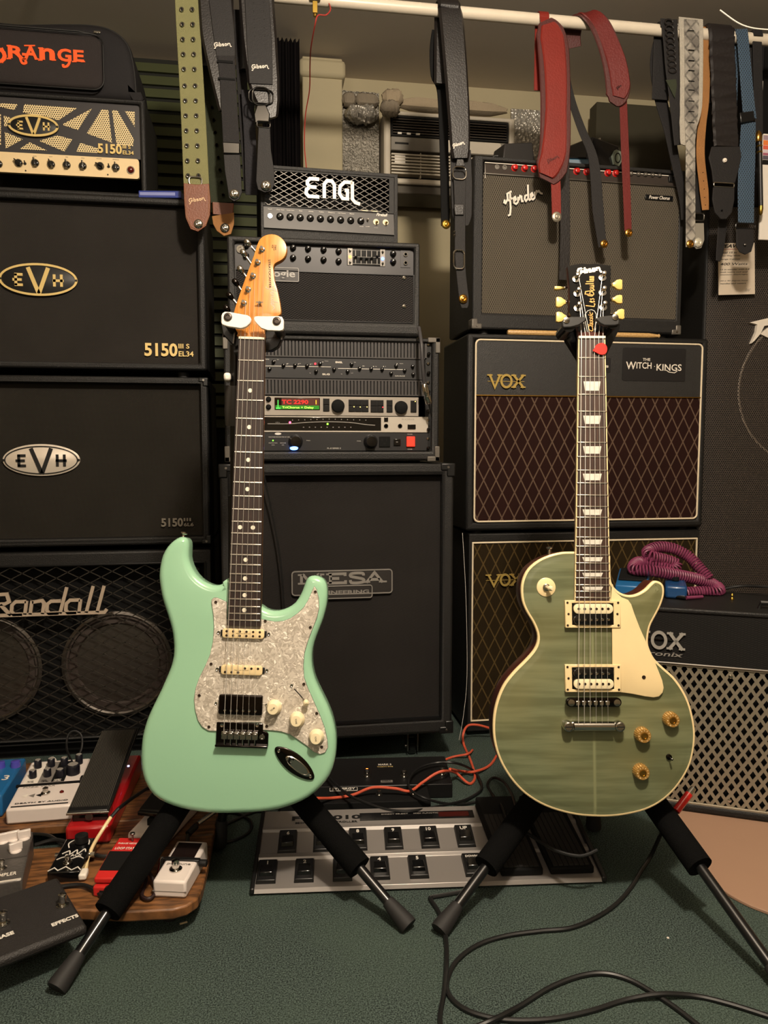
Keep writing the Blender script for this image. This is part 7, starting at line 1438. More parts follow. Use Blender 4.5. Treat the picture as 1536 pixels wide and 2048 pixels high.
# big white pedal
t, fr, w_ = ped('large white effects pedal with black knobs on white, grey and black panels', (12, 1651), (146, 1640), None)
d = .185; h0, h1 = .030, .048; sl = (h1-h0)/d; pedalbox(t, w_, d, h0, h1, m_pw, .004)
P = lambda px, py: fr.xy(px, py, h0+sl*d*.5)
W = w_/2
for nm, u0, u1, mt in (('white_panel', -.88, -.42, m_white), ('grey_panel', -.42, .0, m_grey), ('black_panel', .0, .42, m_blk)): patch(t, W*u0, W*u1, d*.50, d*.95, h0, sl, mt, nm)
m_navy = plain('navy_black_knob', '14141c', .35)
for x_, y_, r, h in ((-.66, .85, .0075, .017), (-.23, .86, .0075, .017), (.20, .86, .0075, .017), (.68, .88, .0075, .02), (-.66, .63, .0075, .016), (-.2, .64, .0075, .016), (.22, .62, .0085, .015), (.62, .66, .0135, .02)):
    z = h0+sl*d*y_; k = obj('knob', G().lathe([(r, 0), (r*.98, h*.9), (r*.8, h)], (x_*W, d*y_, z), (0, 0, 1), 18), m_navy, t); obj('knob_cap', G().cyl((x_*W, d*y_, z+h), r*.75, .0006, (0, 0, 1)), m_dimprint, k)
fsw(t, .0, d*.27, h0+sl*d*.27); obj('indicator_light', G().lathe([(.0045, 0), (.004, .002), (.001, .004)], (.5*W, d*.27, h0+sl*d*.27), (0, 0, 1), 14), plain('dark_red_lamp', '5a1410', .2, coat=1), t)
patch(t, -W*.88, W*.84, d*.035, d*.055, h0, sl, m_blk, 'black_line'); flat('DEATH BY AUDIO', 0, d*.10, h0+sl*d*.10+.0005, .004, w_*.8, m_blk, t, sl); flat('FUZZ WAR', -.3*W, d*.42, h0+sl*d*.42+.0005, .006, w_*.5, m_dimprint, t, sl)
for i, m in enumerate((m_white, m_grey, m_blk)):
    cx = -W*.62+i*W*.22; y = d*.24; obj('arrow_mark', G().add([(cx-.006, y, h0+sl*y+.0008), (cx+.005, y-.0065, h0+sl*(y-.0065)+.0008), (cx+.005, y+.0065, h0+sl*(y+.0065)+.0008)], [(0, 1, 2)]), m, t)
flat('BASS\nLEVEL', -.65*W, d*.53, h0+sl*d*.53+.0006, .008, .014, m_grey, t, sl); flat('MID\nLEVEL', -.2*W, d*.53, h0+sl*d*.53+.0006, .008, .014, m_blk, t, sl); flat('HIGH\nLEVEL', .2*W, d*.53, h0+sl*d*.53+.0006, .008, .014, m_white, t, sl)
obj('tie_band', G().hexa([(-W-.05, d*.44, h0*.6), (W+.004, d*.44, h0+sl*d*.44+.001), (W+.004, d*.47, h0+sl*d*.47+.001), (-W-.05, d*.47, h0*.6), (-W-.05, d*.44, h0*.6+.003), (W+.004, d*.44, h0+sl*d*.44+.003), (W+.004, d*.47, h0+sl*d*.47+.003), (-W-.05, d*.47, h0*.6+.003)]) if 0 else G().box(-W-.003, W+.004, d*.44, d*.47, h0+sl*d*.44-.002, h0+sl*d*.47+.0025), m_blkm, t)
obj('plug', G().box(W-.002, W+.012, d*.42, d*.5, .03, .05), m_blk, t, bevel=.003)
# blue pedal at the left edge
t, fr, w_ = ped('translucent blue effects pedal cut by the left edge of the photo', (-60, 1640), (5, 1636), 0); pedalbox(t, w_, .16, .045, .055, m_bluep, .005)
for x in (-.01, .02): obj('knob', G().lathe([(.010, 0), (.009, .012), (.006, .013)], (x, .12, .052), (0, 0, 1), 18), plain('violet_blue_knob', '4b46a8', .15, coat=1) if 'violet_blue_knob' not in bpy.data.materials else bpy.data.materials['violet_blue_knob'], t)
flat('3', .016, .07, .0505, .02, .012, m_white, t, .06); fsw(t, 0, .03, .047)
p = onZ(8, 1670, .03); fr = Fr((p.x, p.y, .026)); t = thing('status_light', 'small glowing blue light between the board planks at the left edge', 'light', fr); obj('housing', G().box(-.02, .02, -.01, .012, -.012, .0), m_blk, t, bevel=.002); obj('lens', G().lathe([(.004, 0), (.003, .003), (.001, .004)], (0, 0, 0), (0, 0, 1), 12), glow('deep_blue_led', '2a30ff', 14), t)
# red wah pedal with black treadle
t, fr, w_ = ped('red wah pedal with ridged black treadle and chrome edge', (134, 1688), (218, 1692), -2); m_redp = plain('red_enamel', 'a01418', .3, coat=.5)
w_ *= 1.0; W = w_/2; d = .30; pedalbox(t, w_, d, .034, .045, m_redp, .006)
Q = [fr.l(at(*q)) for q in ((142, 1622, 1.45), (211, 1630, 1.435), (281, 1492, 1.74), (208, 1482, 1.75))]
za, zb_ = .058, .112; y0, y1 = .012, .285
tr = obj('treadle', G().hexa([(-W*.98, y0, za-.008), (W*.86, y0, za-.008), (W*.95, y1, zb_-.008), (-W*.88, y1, zb_-.008), (-W*.98, y0, za), (W*.86, y0, za), (W*.95, y1, zb_), (-W*.88, y1, zb_)]), m_blk, t, bevel=.003)
sl = (zb_-za)/(y1-y0); 
n = 22; g = G()
for i in range(n):
    u = -W*.90+(W*1.68)*i/(n-1); g.hexa([(u, y0+.012, za+.001), (u+.0014, y0+.012, za+.001), (u*.98+.0014, y1-.012, zb_-.004), (u*.98, y1-.012, zb_-.004), (u, y0+.012, za+.0040), (u+.0014, y0+.012, za+.0040), (u*.98+.0014, y1-.012, zb_-.0009), (u*.98, y1-.012, zb_-.0009)])
obj('rubber_ridges', g, plain('ridged_rubber', '3b372f', .8), tr, kind='stuff'); obj('chrome_edge', G().tube([(-W*.98, y0-.001, za-.004), (W*.86, y0-.001, za-.004), (W*.96, y1, zb_-.004)], .0022, 8), m_chrome, tr)
obj('pivot_block', G().box(-W*.8, W*.8, .02, .06, .034, .055), m_blkg, t, bevel=.002); obj('pivot_bolt', G().cyl((-.0, .018, .046), .007, .006, (0, -1, 0)), m_steel, t); obj('indicator_light', G().cyl((W*.98, .17, .072), .002, .002, (0, 0, 1)), glow('white_blue_led', '9aa4ff', 10), t)
# second wah, white
t, fr, w_ = ped('white wah pedal with black treadle behind the padded stand leg', (254, 1700), (322, 1706), -20); W = w_/2; d = .27; pedalbox(t, w_, d, .030, .045, m_pw, .005)
tr = obj('treadle', G().hexa([(-W*.95, .04, .048), (W*.9, .04, .048), (W*.9, .25, .088), (-W*.95, .25, .088), (-W*.95, .04, .056), (W*.9, .04, .056), (W*.9, .25, .096), (-W*.95, .25, .096)]), m_blk, t, bevel=.003); obj('treadle_lip', G().box(-W*.95, W*.9, .034, .042, .046, .054), m_blkg, tr, bevel=.002)
obj('heel_block', G().box(-W*.3, W*.9, .03, .055, .030, .044), m_blkm, t, bevel=.002); bl = obj('badge', G().box(-W*.2, W*.8, -.0008, .0, .008, .022), m_blk, t); obj('badge_print', text('535Q', W*.3, .015, .008, W*.7, -.0008, .0004, .02), m_white, bl)
obj('side_jack', G().lathe([(.006, 0), (.006, .004), (.004, .004)], (W, .2, .025), (1, 0, 0), 14), m_chrome, t)
# red loop pedal
t, fr, w_ = ped('red compact pedal with black rubber pad and silver printing', (184, 1797), (256, 1793), -10); W = w_/2; d = .120; m_rp = plain('bright_red_enamel', 'c22724', .35, coat=.3)
pedalbox(t, w_, d*.42, .0, .0, m_rp, .0) if 0 else None
obj('enclosure', G().prismz([(-W, 0), (W, 0), (W, d), (-W, d)], 0, .017), m_rp, t, bevel=.003); trd = obj('treadle', G().hexa([(-W, .006, .019), (W, .006, .019), (W, .075, .026), (-W, .075, .026), (-W, .006, .028), (W, .006, .028), (W, .075, .038), (-W, .075, .038)]), m_rp, t, bevel=.0025)
patch(trd, -W*.92, W*.92, .024, .070, .0268, .145, m_blkm, 'rubber_pad', .0018, .0006); obj('control_deck', G().hexa([(-W, .077, .016), (W, .077, .016), (W, d, .016), (-W, d, .016), (-W, .077, .034), (W, .077, .034), (W, d, .036), (-W, d, .036)]), m_rp, t, bevel=.002)
flat('LOOP STATION', 0, .086, .0348, .007, w_*.8, m_white, t, .04); flat('PHRASE RECORDER', 0, .101, .0354, .004, w_*.8, m_white, t, .04); obj('thumb_screw', G().cyl((.0, -.0005, .013), .008, .006, (0, -1, 0)), m_blk, t); obj('slot', G().box(-W*.6, W*.2, -.0006, .002, .005, .011), m_blk, t)
obj('front_screw', G().tube([(.0, .108, .036), (.0, .108, .050)], .0018, 8).cyl((0, .108, .048), .0045, .003, (0, 0, 1)), m_steel, t)
# white tuner pedal
t, fr, w_ = ped('small white tuner pedal with dark display on the front corner of the board', (306, 1795), (372, 1799), -13); W = w_/2; d = .118; h0, h1 = .028, .033; sl = (h1-h0)/d
pedalbox(t, w_, d, h0, h1, m_pw, .004); patch(t, -W*.78, W*.72, d*.56, d*.93, h0, sl, plain('dark_display_glass', '1c1210', .15, coat=.6), 'display', .0008)
patch(t, -W-.002, W+.004, d*.47, d*.54, h0, sl, m_blk, 'cable_band', .003, .001); fsw(t, 0, d*.27, h0+sl*d*.27, .0065, .016); flat('polytune', 0, d*.40, h0+sl*d*.4+.0003, .008, w_*.72, m_grey, t, sl); obj('base_line', G().ring((-W-.0003, W+.0003, .0105, .0115), (-W+.001, W-.001, .0107, .0113), -.0004, .001), m_grey, t)
obj('jack', G().lathe([(.006, 0), (.006, .012), (.004, .013)], (W, d*.6, .02), (1, 0, 0), 14), m_blk, t)
# small black graphic pedal
t, fr, w_ = ped('small black effects pedal with white swirling artwork', (94, 1768), (160, 1763), -4); W = w_/2; d = .100; h0, h1 = .018, .024; sl = (h1-h0)/d; pedalbox(t, w_, d, h0, h1, m_blkg, .002)
zz = lambda y: h0+sl*y+.0006
def art(pts, w2): 
    g = G().stroke(pts, w2, -.0003, .0003); return obj('artwork', g.xf(T(0, 0, h0+.0006) @ Matrix.Rotation(math.atan(sl), 4, 'X') @ Matrix.Rotation(-PI/2, 4, 'X')), m_print, t)
art(smooth2([(-.018, .052), (-.008, .060), (-.004, .050), (.004, .062), (.008, .05), (.016, .064), (.020, .056)], 4, False), .002); art(smooth2([(-.012, .07), (-.016, .085), (-.002, .098), (.015, .092), (.019, .078)], 4, False), .002)
art(smooth2([(-.022, .035), (-.012, .042), (0, .036), (.012, .042), (.022, .036)], 4, False), .0016); art([(-.026, .003), (-.018, .012), (-.010, .004), (.0, .014), (.012, .004), (.020, .012), (.027, .003)], .0018)
flat('BLACK', .003, .046, zz(.046), .007, .028, m_print, t, sl); obj('knob', G().lathe([(.012, 0), (.011, .012), (.009, .013)], (0.004, .088, zz(.088)), (0, 0, 1), 20), m_blk, t); fsw(t, 0, .024, zz(.024), .005); 
for x in (-W-.006, W+.0): obj('jack', G().lathe([(.005, 0), (.005, .008), (.003, .009)], (x if x < 0 else W, .06, .014), (1, 0, 0), 12), m_chrome, t)
# silver pedal at left edge with pale knobs
t, fr, w_ = ped('grey hammered-metal effects pedal with four cream knobs at the left edge', (-52, 1816), (46, 1800), None); W = w_/2; d = .14; h0, h1 = .034, .042; sl = (h1-h0)/d; m_ham = plain('hammered_grey_enamel', '67635f', .35, .5, bumps=(180, .5)); pedalbox(t, w_, d, h0, h1, m_ham, .003)
patch(t, -W*.98, W*.98, d*.46, d*.99, h0+.001, sl, plain('dull_grey_panel', '45413e', .5), 'upper_panel', .001)
for x_, y_, r_ in ((-.30, .85, 60), (.16, .87, 60), (.66, .86, 60), (.42, .60, 75)):
    z = h0+sl*d*y_; m = T(x_*W, d*y_, z) @ Matrix.Rotation(math.radians(r_-50), 4, 'Z'); g = G().lathe([(.0095, 0), (.0095, .003), (.008, .004)], (0, 0, 0), (0, 0, 1), 20).box(-.0105, .0105, -.0032, .0032, .003, .017); obj('knob', g.xf(m), m_pw, t, bevel=.0012)
fsw(t, .0, d*.28, h0+sl*d*.28, .005, .014); flat('WAMPLER', .1*W, d*.14, h0+sl*d*.14+.0004, .009, w_*.6, m_white, t, sl); obj('edge_line', G().box(-W*.95, W*.95, .001, .0025, h0-.001, h0+.0012), m_white, t)
# patch leads on the board
def cableobj(label, pts, r, mat, name='patch_cable', n=7, group=None): 
    o = obj(name, G().tube(catmull([Vector(p) for p in pts], n), r, 8), mat); return tag(o, label, 'cable', group)
zt = ZBD
p = [onZ(300, 1655, zt+.05), onZ(262, 1585, zt+.09) if 0 else onZ(246, 1612, zt+.075), onZ(222, 1634, zt+.07)]
fr = Fr((0, 0, 0)); pw_ = [onZ(222, 1634, zt+.062), onZ(205, 1660, zt+.050), onZ(188, 1688, zt+.030), onZ(176, 1715, zt+.012), onZ(172, 1735, zt+.008), onZ(168, 1748, zt+.007)]
t = thing('patch_cable', 'cream patch cable running down from the red wah pedal', 'cable', Fr(pw_[-1])); o0 = pw_[-1]; obj('lead', G().tube(catmull([q-o0 for q in pw_], 7), .0032, 8), m_cream, t); obj('plug', G().box(-.0065, .0065, -.014, .008, -.004, .007), m_white, t, bevel=.003); obj('black_sleeve', G().tube([pw_[0]-o0, (onZ(236, 1618, zt+.072)-o0), (onZ(262, 1598, zt+.07)-o0), (onZ(292, 1578, zt+.05)-o0), (onZ(330, 1572, zt+.02)-o0)], .0034, 8), m_cable, t)
cableobj('thin black cable rising in a loop behind the large white pedal', [onZ(150, 1535, zt+.06), at(134, 1500, 1.76), at(136, 1472, 1.79), at(148, 1462, 1.80), at(162, 1470, 1.80), at(164, 1492, 1.79), at(156, 1515, 1.77), at(148, 1535, 1.73)], .0026, m_cable)
cableobj('dark cable lying across the front plank above the black footswitch', [onZ(60, 1793, zt+.004), onZ(90, 1780, zt+.006), onZ(130, 1772, zt+.005), onZ(165, 1770, zt+.006), onZ(192, 1782, zt+.006), onZ(212, 1800, zt+.004)], .0035, m_cable)
cableobj('black cable tangle in the gap between the planks', [onZ(70, 1690, .055), onZ(110, 1680, .06), onZ(150, 1690, .06), onZ(200, 1712, .058), onZ(240, 1708, .056)], .0035, m_cable)
cableobj('second black cable in the gap between the planks, nearer the grey pedal', [onZ(60, 1668, .052), onZ(100, 1672, .056), onZ(140, 1700, .056), onZ(170, 1700, .056)], .003, m_cable)
cableobj('short dark cable between the red pedal and the tuner pedal', [onZ(286, 1735, zt+.02), onZ(292, 1760, zt+.008), onZ(284, 1790, zt+.006), onZ(300, 1797, zt+.006), onZ(312, 1775, zt+.006), onZ(296, 1740, zt+.02)], .003, plain('maroon_black_rubber', '241414', .5))
o = obj('cable_plug', G().tube([onZ(392, 1652, .075), onZ(376, 1668, .07)], .006, 12).tube([onZ(376, 1668, .07), onZ(374, 1690, .055), onZ(378, 1700, .052)], .0035, 8), m_cable); tag(o, 'black angled jack plug and lead at the side of the white wah pedal', 'plug')
o = obj('jack_plug', G().tube([onZ(395, 1648, .075), onZ(440, 1615, .08)], .0045, 10), m_chrome); tag(o, 'shiny straight jack plug pointing right under the seafoam guitar', 'plug')
for (a, b), lb in ((((265, 1775), (272, 1745)), 'silver angled jack plug lying left of the tuner pedal'), (((318, 1755), (324, 1720)), 'silver angled jack plug lying at the tuner pedal edge')):
    pa, pb = onZ(*a, zt+.007), onZ(*b, zt+.007); tag(obj('jack_plug', G().tube([pa, pb], .005, 10).ball(pb, .006), m_chrome, None), lb, 'plug')
lump_p = onZ(105, 1522, zt+.012); o = obj('cable_clip', slab(smooth2([(-.010, 0), (-.003, -.002), (.007, .0), (.008, .010), (.001, .017), (-.009, .014), (-.005, .006)], 3), -.003, .004, .0015, 2), m_white); o.location = (lump_p.x, lump_p.y, zt+.004); tag(o, 'white plastic clip at the back edge of the wooden board', 'clip')
# two-button footswitch in the corner
a, b = onZ(-40, 1957, .052), onZ(176, 1870, .052); c = (a+b)/2; dd = b-a; yw = math.degrees(math.atan2(dd.y, dd.x)); fr = Fr((c.x, c.y, .0512), yaw=yw); W = dd.length/2; d = .135; h0, h1 = .016, .032; sl = (h1-h0)/d
t = thing('footswitch', 'black two-button footswitch with white lettering in the lower left corner', 'footswitch', fr); pedalbox(t, 2*W, d, h0, h1, plain('black_crinkle_paint', '1d1a19', .6, bumps=(500, .5)), .006)
for px, py in ((127, 1812), (8, 1850)): x, y = fr.xy(px, py, h0+sl*d*.5); fsw(t, x, y+.004, h0+sl*y, .006, .018)
for s, px, py, ww in (('EFFECTS', 130, 1838, .038), ('PHASE', 5, 1873, .03)): x, y = fr.xy(px, py, h0+sl*d*.35); flat(s, x, y, h0+sl*y+.0004, .0075, ww, m_print, t, sl, bold=.04)

# ---- long silver floor controller
a, b = onZ(500, 1789, .004), onZ(1214, 1764, .004); c = (a+b)/2; dd = b-a; fr = Fr((c.x, c.y, .004), yaw=math.degrees(math.atan2(dd.y, dd.x))); W = dd.length/2; D = .215
t = thing('floor_controller', 'long silver floor controller with numbered black switches and two treadles', 'foot controller', fr); m_al = plain('satin_aluminium', '918c88', .36, .45, var=.04, nscale=6)
xr = fr.x(1000, 1700); prof = [(0, 0), (D, 0), (D, .042), (.165, .033), (.160, .037), (.154, .0365), (.150, .031), (.092, .019), (.088, .024), (.078, .023), (.074, .017), (.012, .008), (.004, .007)]
loops = [[(x, y, z) for y, z in prof] for x in (-W+.006, W-.008)]; obj('housing', G().layers(loops), m_al, t, bevel=.0008)
for x0_, x1_ in ((-W, -W+.007), (W-.009, W)): obj('end_cap', G().layers([[(x, y, z+.0008) for y, z in [(-.002, 0), (D+.002, 0), (D+.002, .046), (.15, .038), (.0, .009)]] for x in (x0_, x1_)]), m_blk, t, bevel=.002)
def surf(y):
    for (ya, za), (yb, zb) in (((.012, .008), (.074, .017)), ((.074, .017), (.092, .019)), ((.092, .019), (.150, .031)), ((.150, .031), (D, .042))):
        if ya <= y <= yb: return za+(zb-za)*(y-ya)/(yb-ya)
    return .03
def swt(px, py, s, row):
    y = .043 if row == 1 else .121; x = fr.xy(px, py, surf(y)+.008)[0]; z = surf(y); sl = .145 if row == 1 else .207; hw_, hd = .0175, .028
    f_ = lambda yy, k: z+sl*(yy-y)+k
    o = obj('switch_base', G().hexa([(x-hw_, y-hd, f_(y-hd, 0)), (x+hw_, y-hd, f_(y-hd, 0)), (x+hw_, y+hd, f_(y+hd, 0)), (x-hw_, y+hd, f_(y+hd, 0)), (x-hw_*.9, y-hd*.94, f_(y-hd, .007)), (x+hw_*.9, y-hd*.94, f_(y-hd, .007)), (x+hw_*.9, y+hd*.94, f_(y+hd, .007)), (x-hw_*.9, y+hd*.94, f_(y+hd, .007))]), m_blk, t, bevel=.001)
    obj('switch_button', G().hexa([(x-hw_*.7, y-hd*.62, f_(y-hd*.6, .006)), (x+hw_*.7, y-hd*.62, f_(y-hd*.6, .006)), (x+hw_*.7, y+hd*.35, f_(y+hd*.35, .006)), (x-hw_*.7, y+hd*.35, f_(y+hd*.35, .006)), (x-hw_*.62, y-hd*.55, f_(y-hd*.6, .014)), (x+hw_*.62, y-hd*.55, f_(y-hd*.6, .014)), (x+hw_*.62, y+hd*.3, f_(y+hd*.35, .010)), (x-hw_*.62, y+hd*.3, f_(y+hd*.35, .010))]), m_blkg, o, bevel=.0012)
    flat(s, x, y+hd*.62, f_(y+hd*.62, .0074), .0085 if len(s) < 3 else .0055, None if len(s) < 3 else .022, m_print, o, sl, bold=.02)
for px, py, s in ((532, 1748, '1'), (608, 1745, '2'), (685, 1740, '3'), (760, 1735, '4'), (836, 1727, '5')): swt(px, py, s, 1)
swt(945, 1722, 'DOWN', 1)
for px, py, s in ((575, 1680, '6'), (645, 1678, '7'), (716, 1677, '8'), (787, 1672, '9'), (858, 1667, '10'), (928, 1662, 'UP')): swt(px, py, s, 2)
y = .190; x0_ = fr.xy(720, 1640, .04)[0]; x1_ = fr.xy(948, 1628, .04)[0]; dp = patch(t, x0_, x1_, y-.012, y+.010, .042-.17*D  , .17, m_blkg, 'display_strip', .001); patch(dp, x1_-.07, x1_-.01, y-.008, y+.006, .0425-.17*D  , .17, plain('dark_red_window', '3a0f0c', .2), 'red_window', .0012)
x, yy_ = fr.xy(622, 1642, .04); sz = .042-.17*D+  .17*yy_+.0006; flat('FCB1010', x+.03, .190, .042-.17*D+  .17*.19+.0006, .012, .135, m_blk, t  , .17, bold=.03); flat('MIDI FOOT CONTROLLER', x+.03, .176, .042-.17*D+  .17*.176+.0006, .005, .12, m_blk, t  , .17)
flat('DIRECT SELECT     MIDI FUNCTION', (x0_+x1_)/2-.01, y+.004, .0432-.17*D+  .17*(y+.004), .003, .12, m_dimprint, dp  , .17)
m_tread = plain('ribbed_black_rubber', '1a1716', .7)
for (pa, pb), ln in ((((1012, 1755), (1098, 1750)), 0), (((1112, 1748), (1200, 1742)), 1)):
    xa = fr.xy(*pa, .03)[0]; xb = fr.xy(*pb, .03)[0]; y0, y1 = .012, .205
    tr = obj('expression_treadle', G().hexa([(xa, y0, .009), (xb, y0, .009), (xb-.012, y1, .043), (xa-.012, y1, .043), (xa, y0, .022), (xb, y0, .022), (xb-.012, y1, .066), (xa-.012, y1, .066)]), m_blkm, t, bevel=.003)
    for i in range(7):
        u = xa+.006+(xb-xa-.02)*i/6.2; obj('tread_rib', G().hexa([(u, y0+.004, .0225), (u+.0085, y0+.004, .0225), (u-.003, y1-.055, .0530), (u-.0115, y1-.055, .0530), (u, y0+.004, .0255), (u+.0085, y0+.004, .0255), (u-.003, y1-.055, .0560), (u-.0115, y1-.055, .0560)]), m_tread, tr, bevel=.0006)
# ---- footswitch behind it and the thin black pedal
a, b = onZ(628, 1603), onZ(905, 1596); c = (a+b)/2; dd = b-a; fr = Fr((c.x, c.y, .0005), yaw=math.degrees(math.atan2(dd.y, dd.x))); W = dd.length/2; t = thing('footswitch', 'long black footswitch with an orange light in front of the tall centre cabinet', 'footswitch', fr)
obj('enclosure', G().hexa([(-W, 0, 0), (W, 0, 0), (W, .125, 0), (-W, .125, 0), (-W, 0, .032), (W, 0, .032), (W, .125, .0433), (-W, .125, .0433)]), plain('satin_black_metal', '161515', .4, .2), t, bevel=.002); sl = .09
obj('edge_line', G().box(-W+.01, W-.01, .0015, .003, .0315, .0330), m_metalblk, t)
for px, py in ((734, 1552), (808, 1552), (884, 1548)): x, y = fr.xy(px, py, .036); fsw(t, x, y, .032+sl*y, .006, .014)
for i, px in enumerate((734, 808, 884)): x, y = fr.xy(px, 1538, .04); y = min(y, .1); obj('indicator_light', G().lathe([(.003, 0), (.0025, .002), (.001, .003)], (x, y, .032+sl*y), (0, 0, 1), 12), glow('orange_foot_led', 'ff5a20', 25) if i == 0 else m_steel, t)
x, y = fr.xy(771, 1540, .04); flat('MARK 5', x, .09, .032+sl*.09+.0004, .007, .03, m_print, t, sl); flat('THIRTY FIVE', x, .08, .032+sl*.08+.0004, .004, .036, m_goldletter, t, sl); pb = patch(t, x-.013, x+.013, .012, .02, .032, sl, m_grey, 'badge', .0008); flat('MESA', x, .016, .032+sl*.016+.0009, .004, .02, m_blk, pb, sl)
a, b = onZ(560, 1650), onZ(868, 1640); a.z = b.z = 0; c = (a+b)/2; dd = b-a; fr = Fr((c.x, c.y+.03, .0005), yaw=math.degrees(math.atan2(dd.y, dd.x))); W = dd.length/2; t = thing('footswitch', 'thin black footswitch with outlined white lettering behind the silver controller', 'footswitch', fr)
pedalbox(t, 2*W, .075, .028, .03, m_blkm, .002); x, y = fr.xy(688, 1602, .03); pb = patch(t, x-.03, x+.03, .052, .066, .0285, .03, m_print, 'outline_plate', .0003); patch(pb, x-.029, x+.029, .053, .065, .0288, .03, m_blkm, 'plate_face', .0003); flat('SYNERGY', x, .059, .0312, .009, .05, m_print, pb, .03, bold=.02)
for px in (692, 762, 833): xx, yy_ = fr.xy(px, 1618, .03); fsw(t, xx, .028, .029, .0045, .010)

# ---- cables on the carpet
def floorc(label, pts, r, mat, name='cable', n=8): return cableobj(label, [onZ(a, b, c) for a, b, c in pts], r, mat, name, n)
r = .0036
floorc('black guitar cable looping across the carpet from the right guitar', [(1320, 1672, .06), (1300, 1715, .012), (1282, 1742, .006), (1262, 1775, r), (1232, 1808, r), (1190, 1836, r), (1140, 1856, r), (1080, 1862, r), (1010, 1872, r), (955, 1890, r), (915, 1920, r), (896, 1955, r), (896, 1985, r), (920, 2012, r), (960, 2030, r), (1020, 2040, r), (1100, 2038, r), (1180, 2022, r), (1250, 2000, r), (1320, 1988, r+.006), (1390, 1992, r), (1460, 2008, r), (1560, 2040, r)], r, m_cable, 'guitar_cable')
floorc('black cable curving along the bottom edge of the carpet', [(860, 1795, r), (862, 1800, r), (880, 1830, r), (892, 1880, .006), (893, 1930, .011), (888, 1985, r), (880, 2040, r), (895, 2075, r), (935, 2060, r), (985, 2040, .011), (1040, 2012, r), (1100, 1975, r), (1160, 1952, r), (1210, 1947, r), (1260, 1960, r), (1310, 1988, r), (1360, 2022, r), (1420, 2070, r)], r, m_cable)
floorc('black cable end under the left leg of the right stand', [(930, 1783, r), (890, 1790, r), (866, 1794, r), (862, 1797, r)], r*.98, m_cable)
fr = Fr(onZ(1360, 1622, .07)); A = at(1378, 1588, 1.36); B = at(1352, 1622, 1.345); C = at(1334, 1650, 1.35)
t = thing('instrument_plug', 'red and black jack plug in the lower side of the faded green guitar', 'plug', Fr(A)); obj('red_sleeve', G().tube([A-A, (B-A)], .0068, 14), m_red, t); obj('tip_collar', G().tube([(A-B)*.35, Vector((0, 0, 0))], [.005, .0068], 12), m_chrome, t); obj('strain_relief', G().tube([B-A, C-A, onZ(1322, 1668, .062)-A], [.0055, .0042, .0036], 12), m_cable, t)
ro = .0031
oc = [(425, 1640, .01), (432, 1632, .01), (450, 1620, .01), (500, 1612, .01), (560, 1600, .03), (625, 1597, .05), (665, 1596, .034), (705, 1590, .036), (745, 1575, .050), (790, 1577, .046), (820, 1582, .040), (845, 1565, .045), (872, 1547, .058), (892, 1542, .058), (912, 1546, .02), (930, 1562, .01), (942, 1567, ro), (950, 1552, ro), (940, 1518, ro), (928, 1490, ro), (926, 1470, .03), (935, 1452, .045), (955, 1450, .045), (985, 1458, .03), (1020, 1470, ro), (1000, 1500, ro), (980, 1530, ro), (950, 1543, .012), (925, 1543, .009), (900, 1538, .05)]
floorc('orange cable trailing over the footswitches and looping on the carpet', oc, ro, m_orangecable)
floorc('short orange cable end by the castor of the tall centre cabinet', [(880, 1524, ro), (905, 1514, ro), (935, 1508, .012), (945, 1500, ro)], ro*.9, m_orangecable)
floorc('thin black cable sweeping over the two centre footswitches', [(655, 1552, .05), (690, 1585, .05), (730, 1605, .048), (780, 1620, .046), (830, 1621, .046), (880, 1612, .03), (930, 1600, .008), (962, 1580, .006), (960, 1560, .008), (945, 1540, .012), (910, 1526, .052), (870, 1526, .052), (835, 1538, .052), (818, 1560, .052), (822, 1580, .045), (850, 1596, .040), (890, 1607, .02), (935, 1607, .0045), (985, 1596, .0045)], .0028, m_cable)
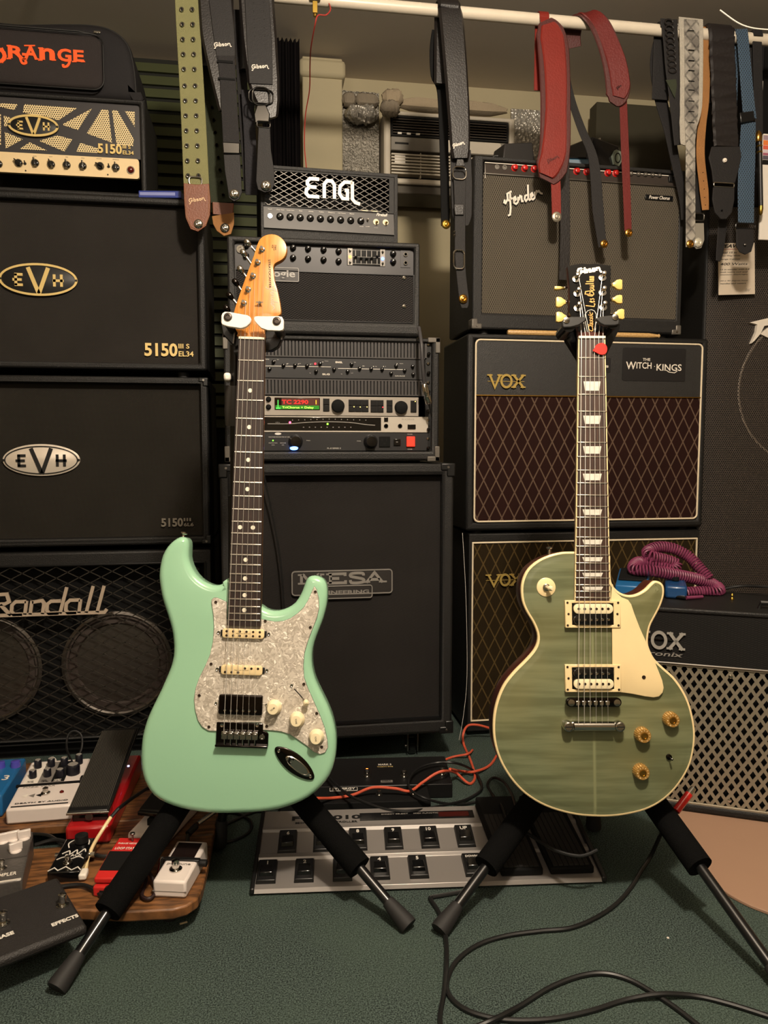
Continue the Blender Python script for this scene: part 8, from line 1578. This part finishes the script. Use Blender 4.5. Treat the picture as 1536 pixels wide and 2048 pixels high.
floorc('thin black cable looping beside the right treadle', [(1195, 1700, .09), (1160, 1712, .08), (1110, 1700, .08), (1060, 1670, .085), (1030, 1650, .085), (1032, 1620, .085), (1022, 1585, .06), (1005, 1562, .02), (985, 1556, .006), (975, 1570, .004), (985, 1590, .004), (1003, 1612, .07), (1014, 1640, .078), (1030, 1652, .08)], .003, m_cable)
floorc('dark cable on the carpet between the pedal board and the silver controller', [(380, 1700, .01), (420, 1690, .004), (470, 1680, .004), (500, 1662, .004), (498, 1640, .004), (460, 1625, .004), (400, 1640, .02)], .003, m_cable)
floorc('dark cable curled behind the black rubber stand foot', [(400, 1655, .01), (430, 1660, .004), (470, 1640, .004), (520, 1622, .004), (560, 1640, .004)], .003, m_cable)
floorc('thin dark line running down the front of the tall centre cabinet', [(525, 1540, .01)]*0+[(900, 1560, .003), (960, 1556, .003), (1000, 1540, .003)], .002, m_cable) if 0 else None
wp = [onY(522, 915, 1.757), onY(530, 960, 1.772), onY(545, 1030, 1.779), onY(558, 1100, 1.779), onY(566, 1180, 1.779), onY(570, 1260, 1.779)]  # thin dark tube down the cabinet front
tag(obj('cable', G().tube(catmull(wp, 6), .0022, 6), m_cable), 'thin dark line running down the front of the tall centre cabinet', 'cable')
wp = [onY(925, 1066, 1.85), onY(932, 1200, 1.85), onY(934, 1350, 1.85), onY(927, 1430, 1.85), onY(918, 1480, 1.85)]
tag(obj('string', G().tube(catmull(wp, 6), .0006, 5), m_print), 'thin pale string hanging between the centre and right cabinets', 'string')
for px, py, an, lb in ((1030, 1870, 0, ''), (367, 1843, 20, 'tiny pale wood splinter on the carpet right of the front foam leg'), (1336, 1873, 0, 'tiny white crumb on the carpet right of the right guitar')):
    if not lb: continue
    p = onZ(px, py, .004); o = obj('crumb', G().box(-.006 if an else -.0015, .006 if an else .0015, -.0015, .0015, 0, .0015), plain('pale_splinter', 'c9b894', .7) if an else m_white); o.location = (p.x, p.y, .001); o.rotation_euler = (0, 0, math.radians(an)); tag(o, lb, 'crumb')
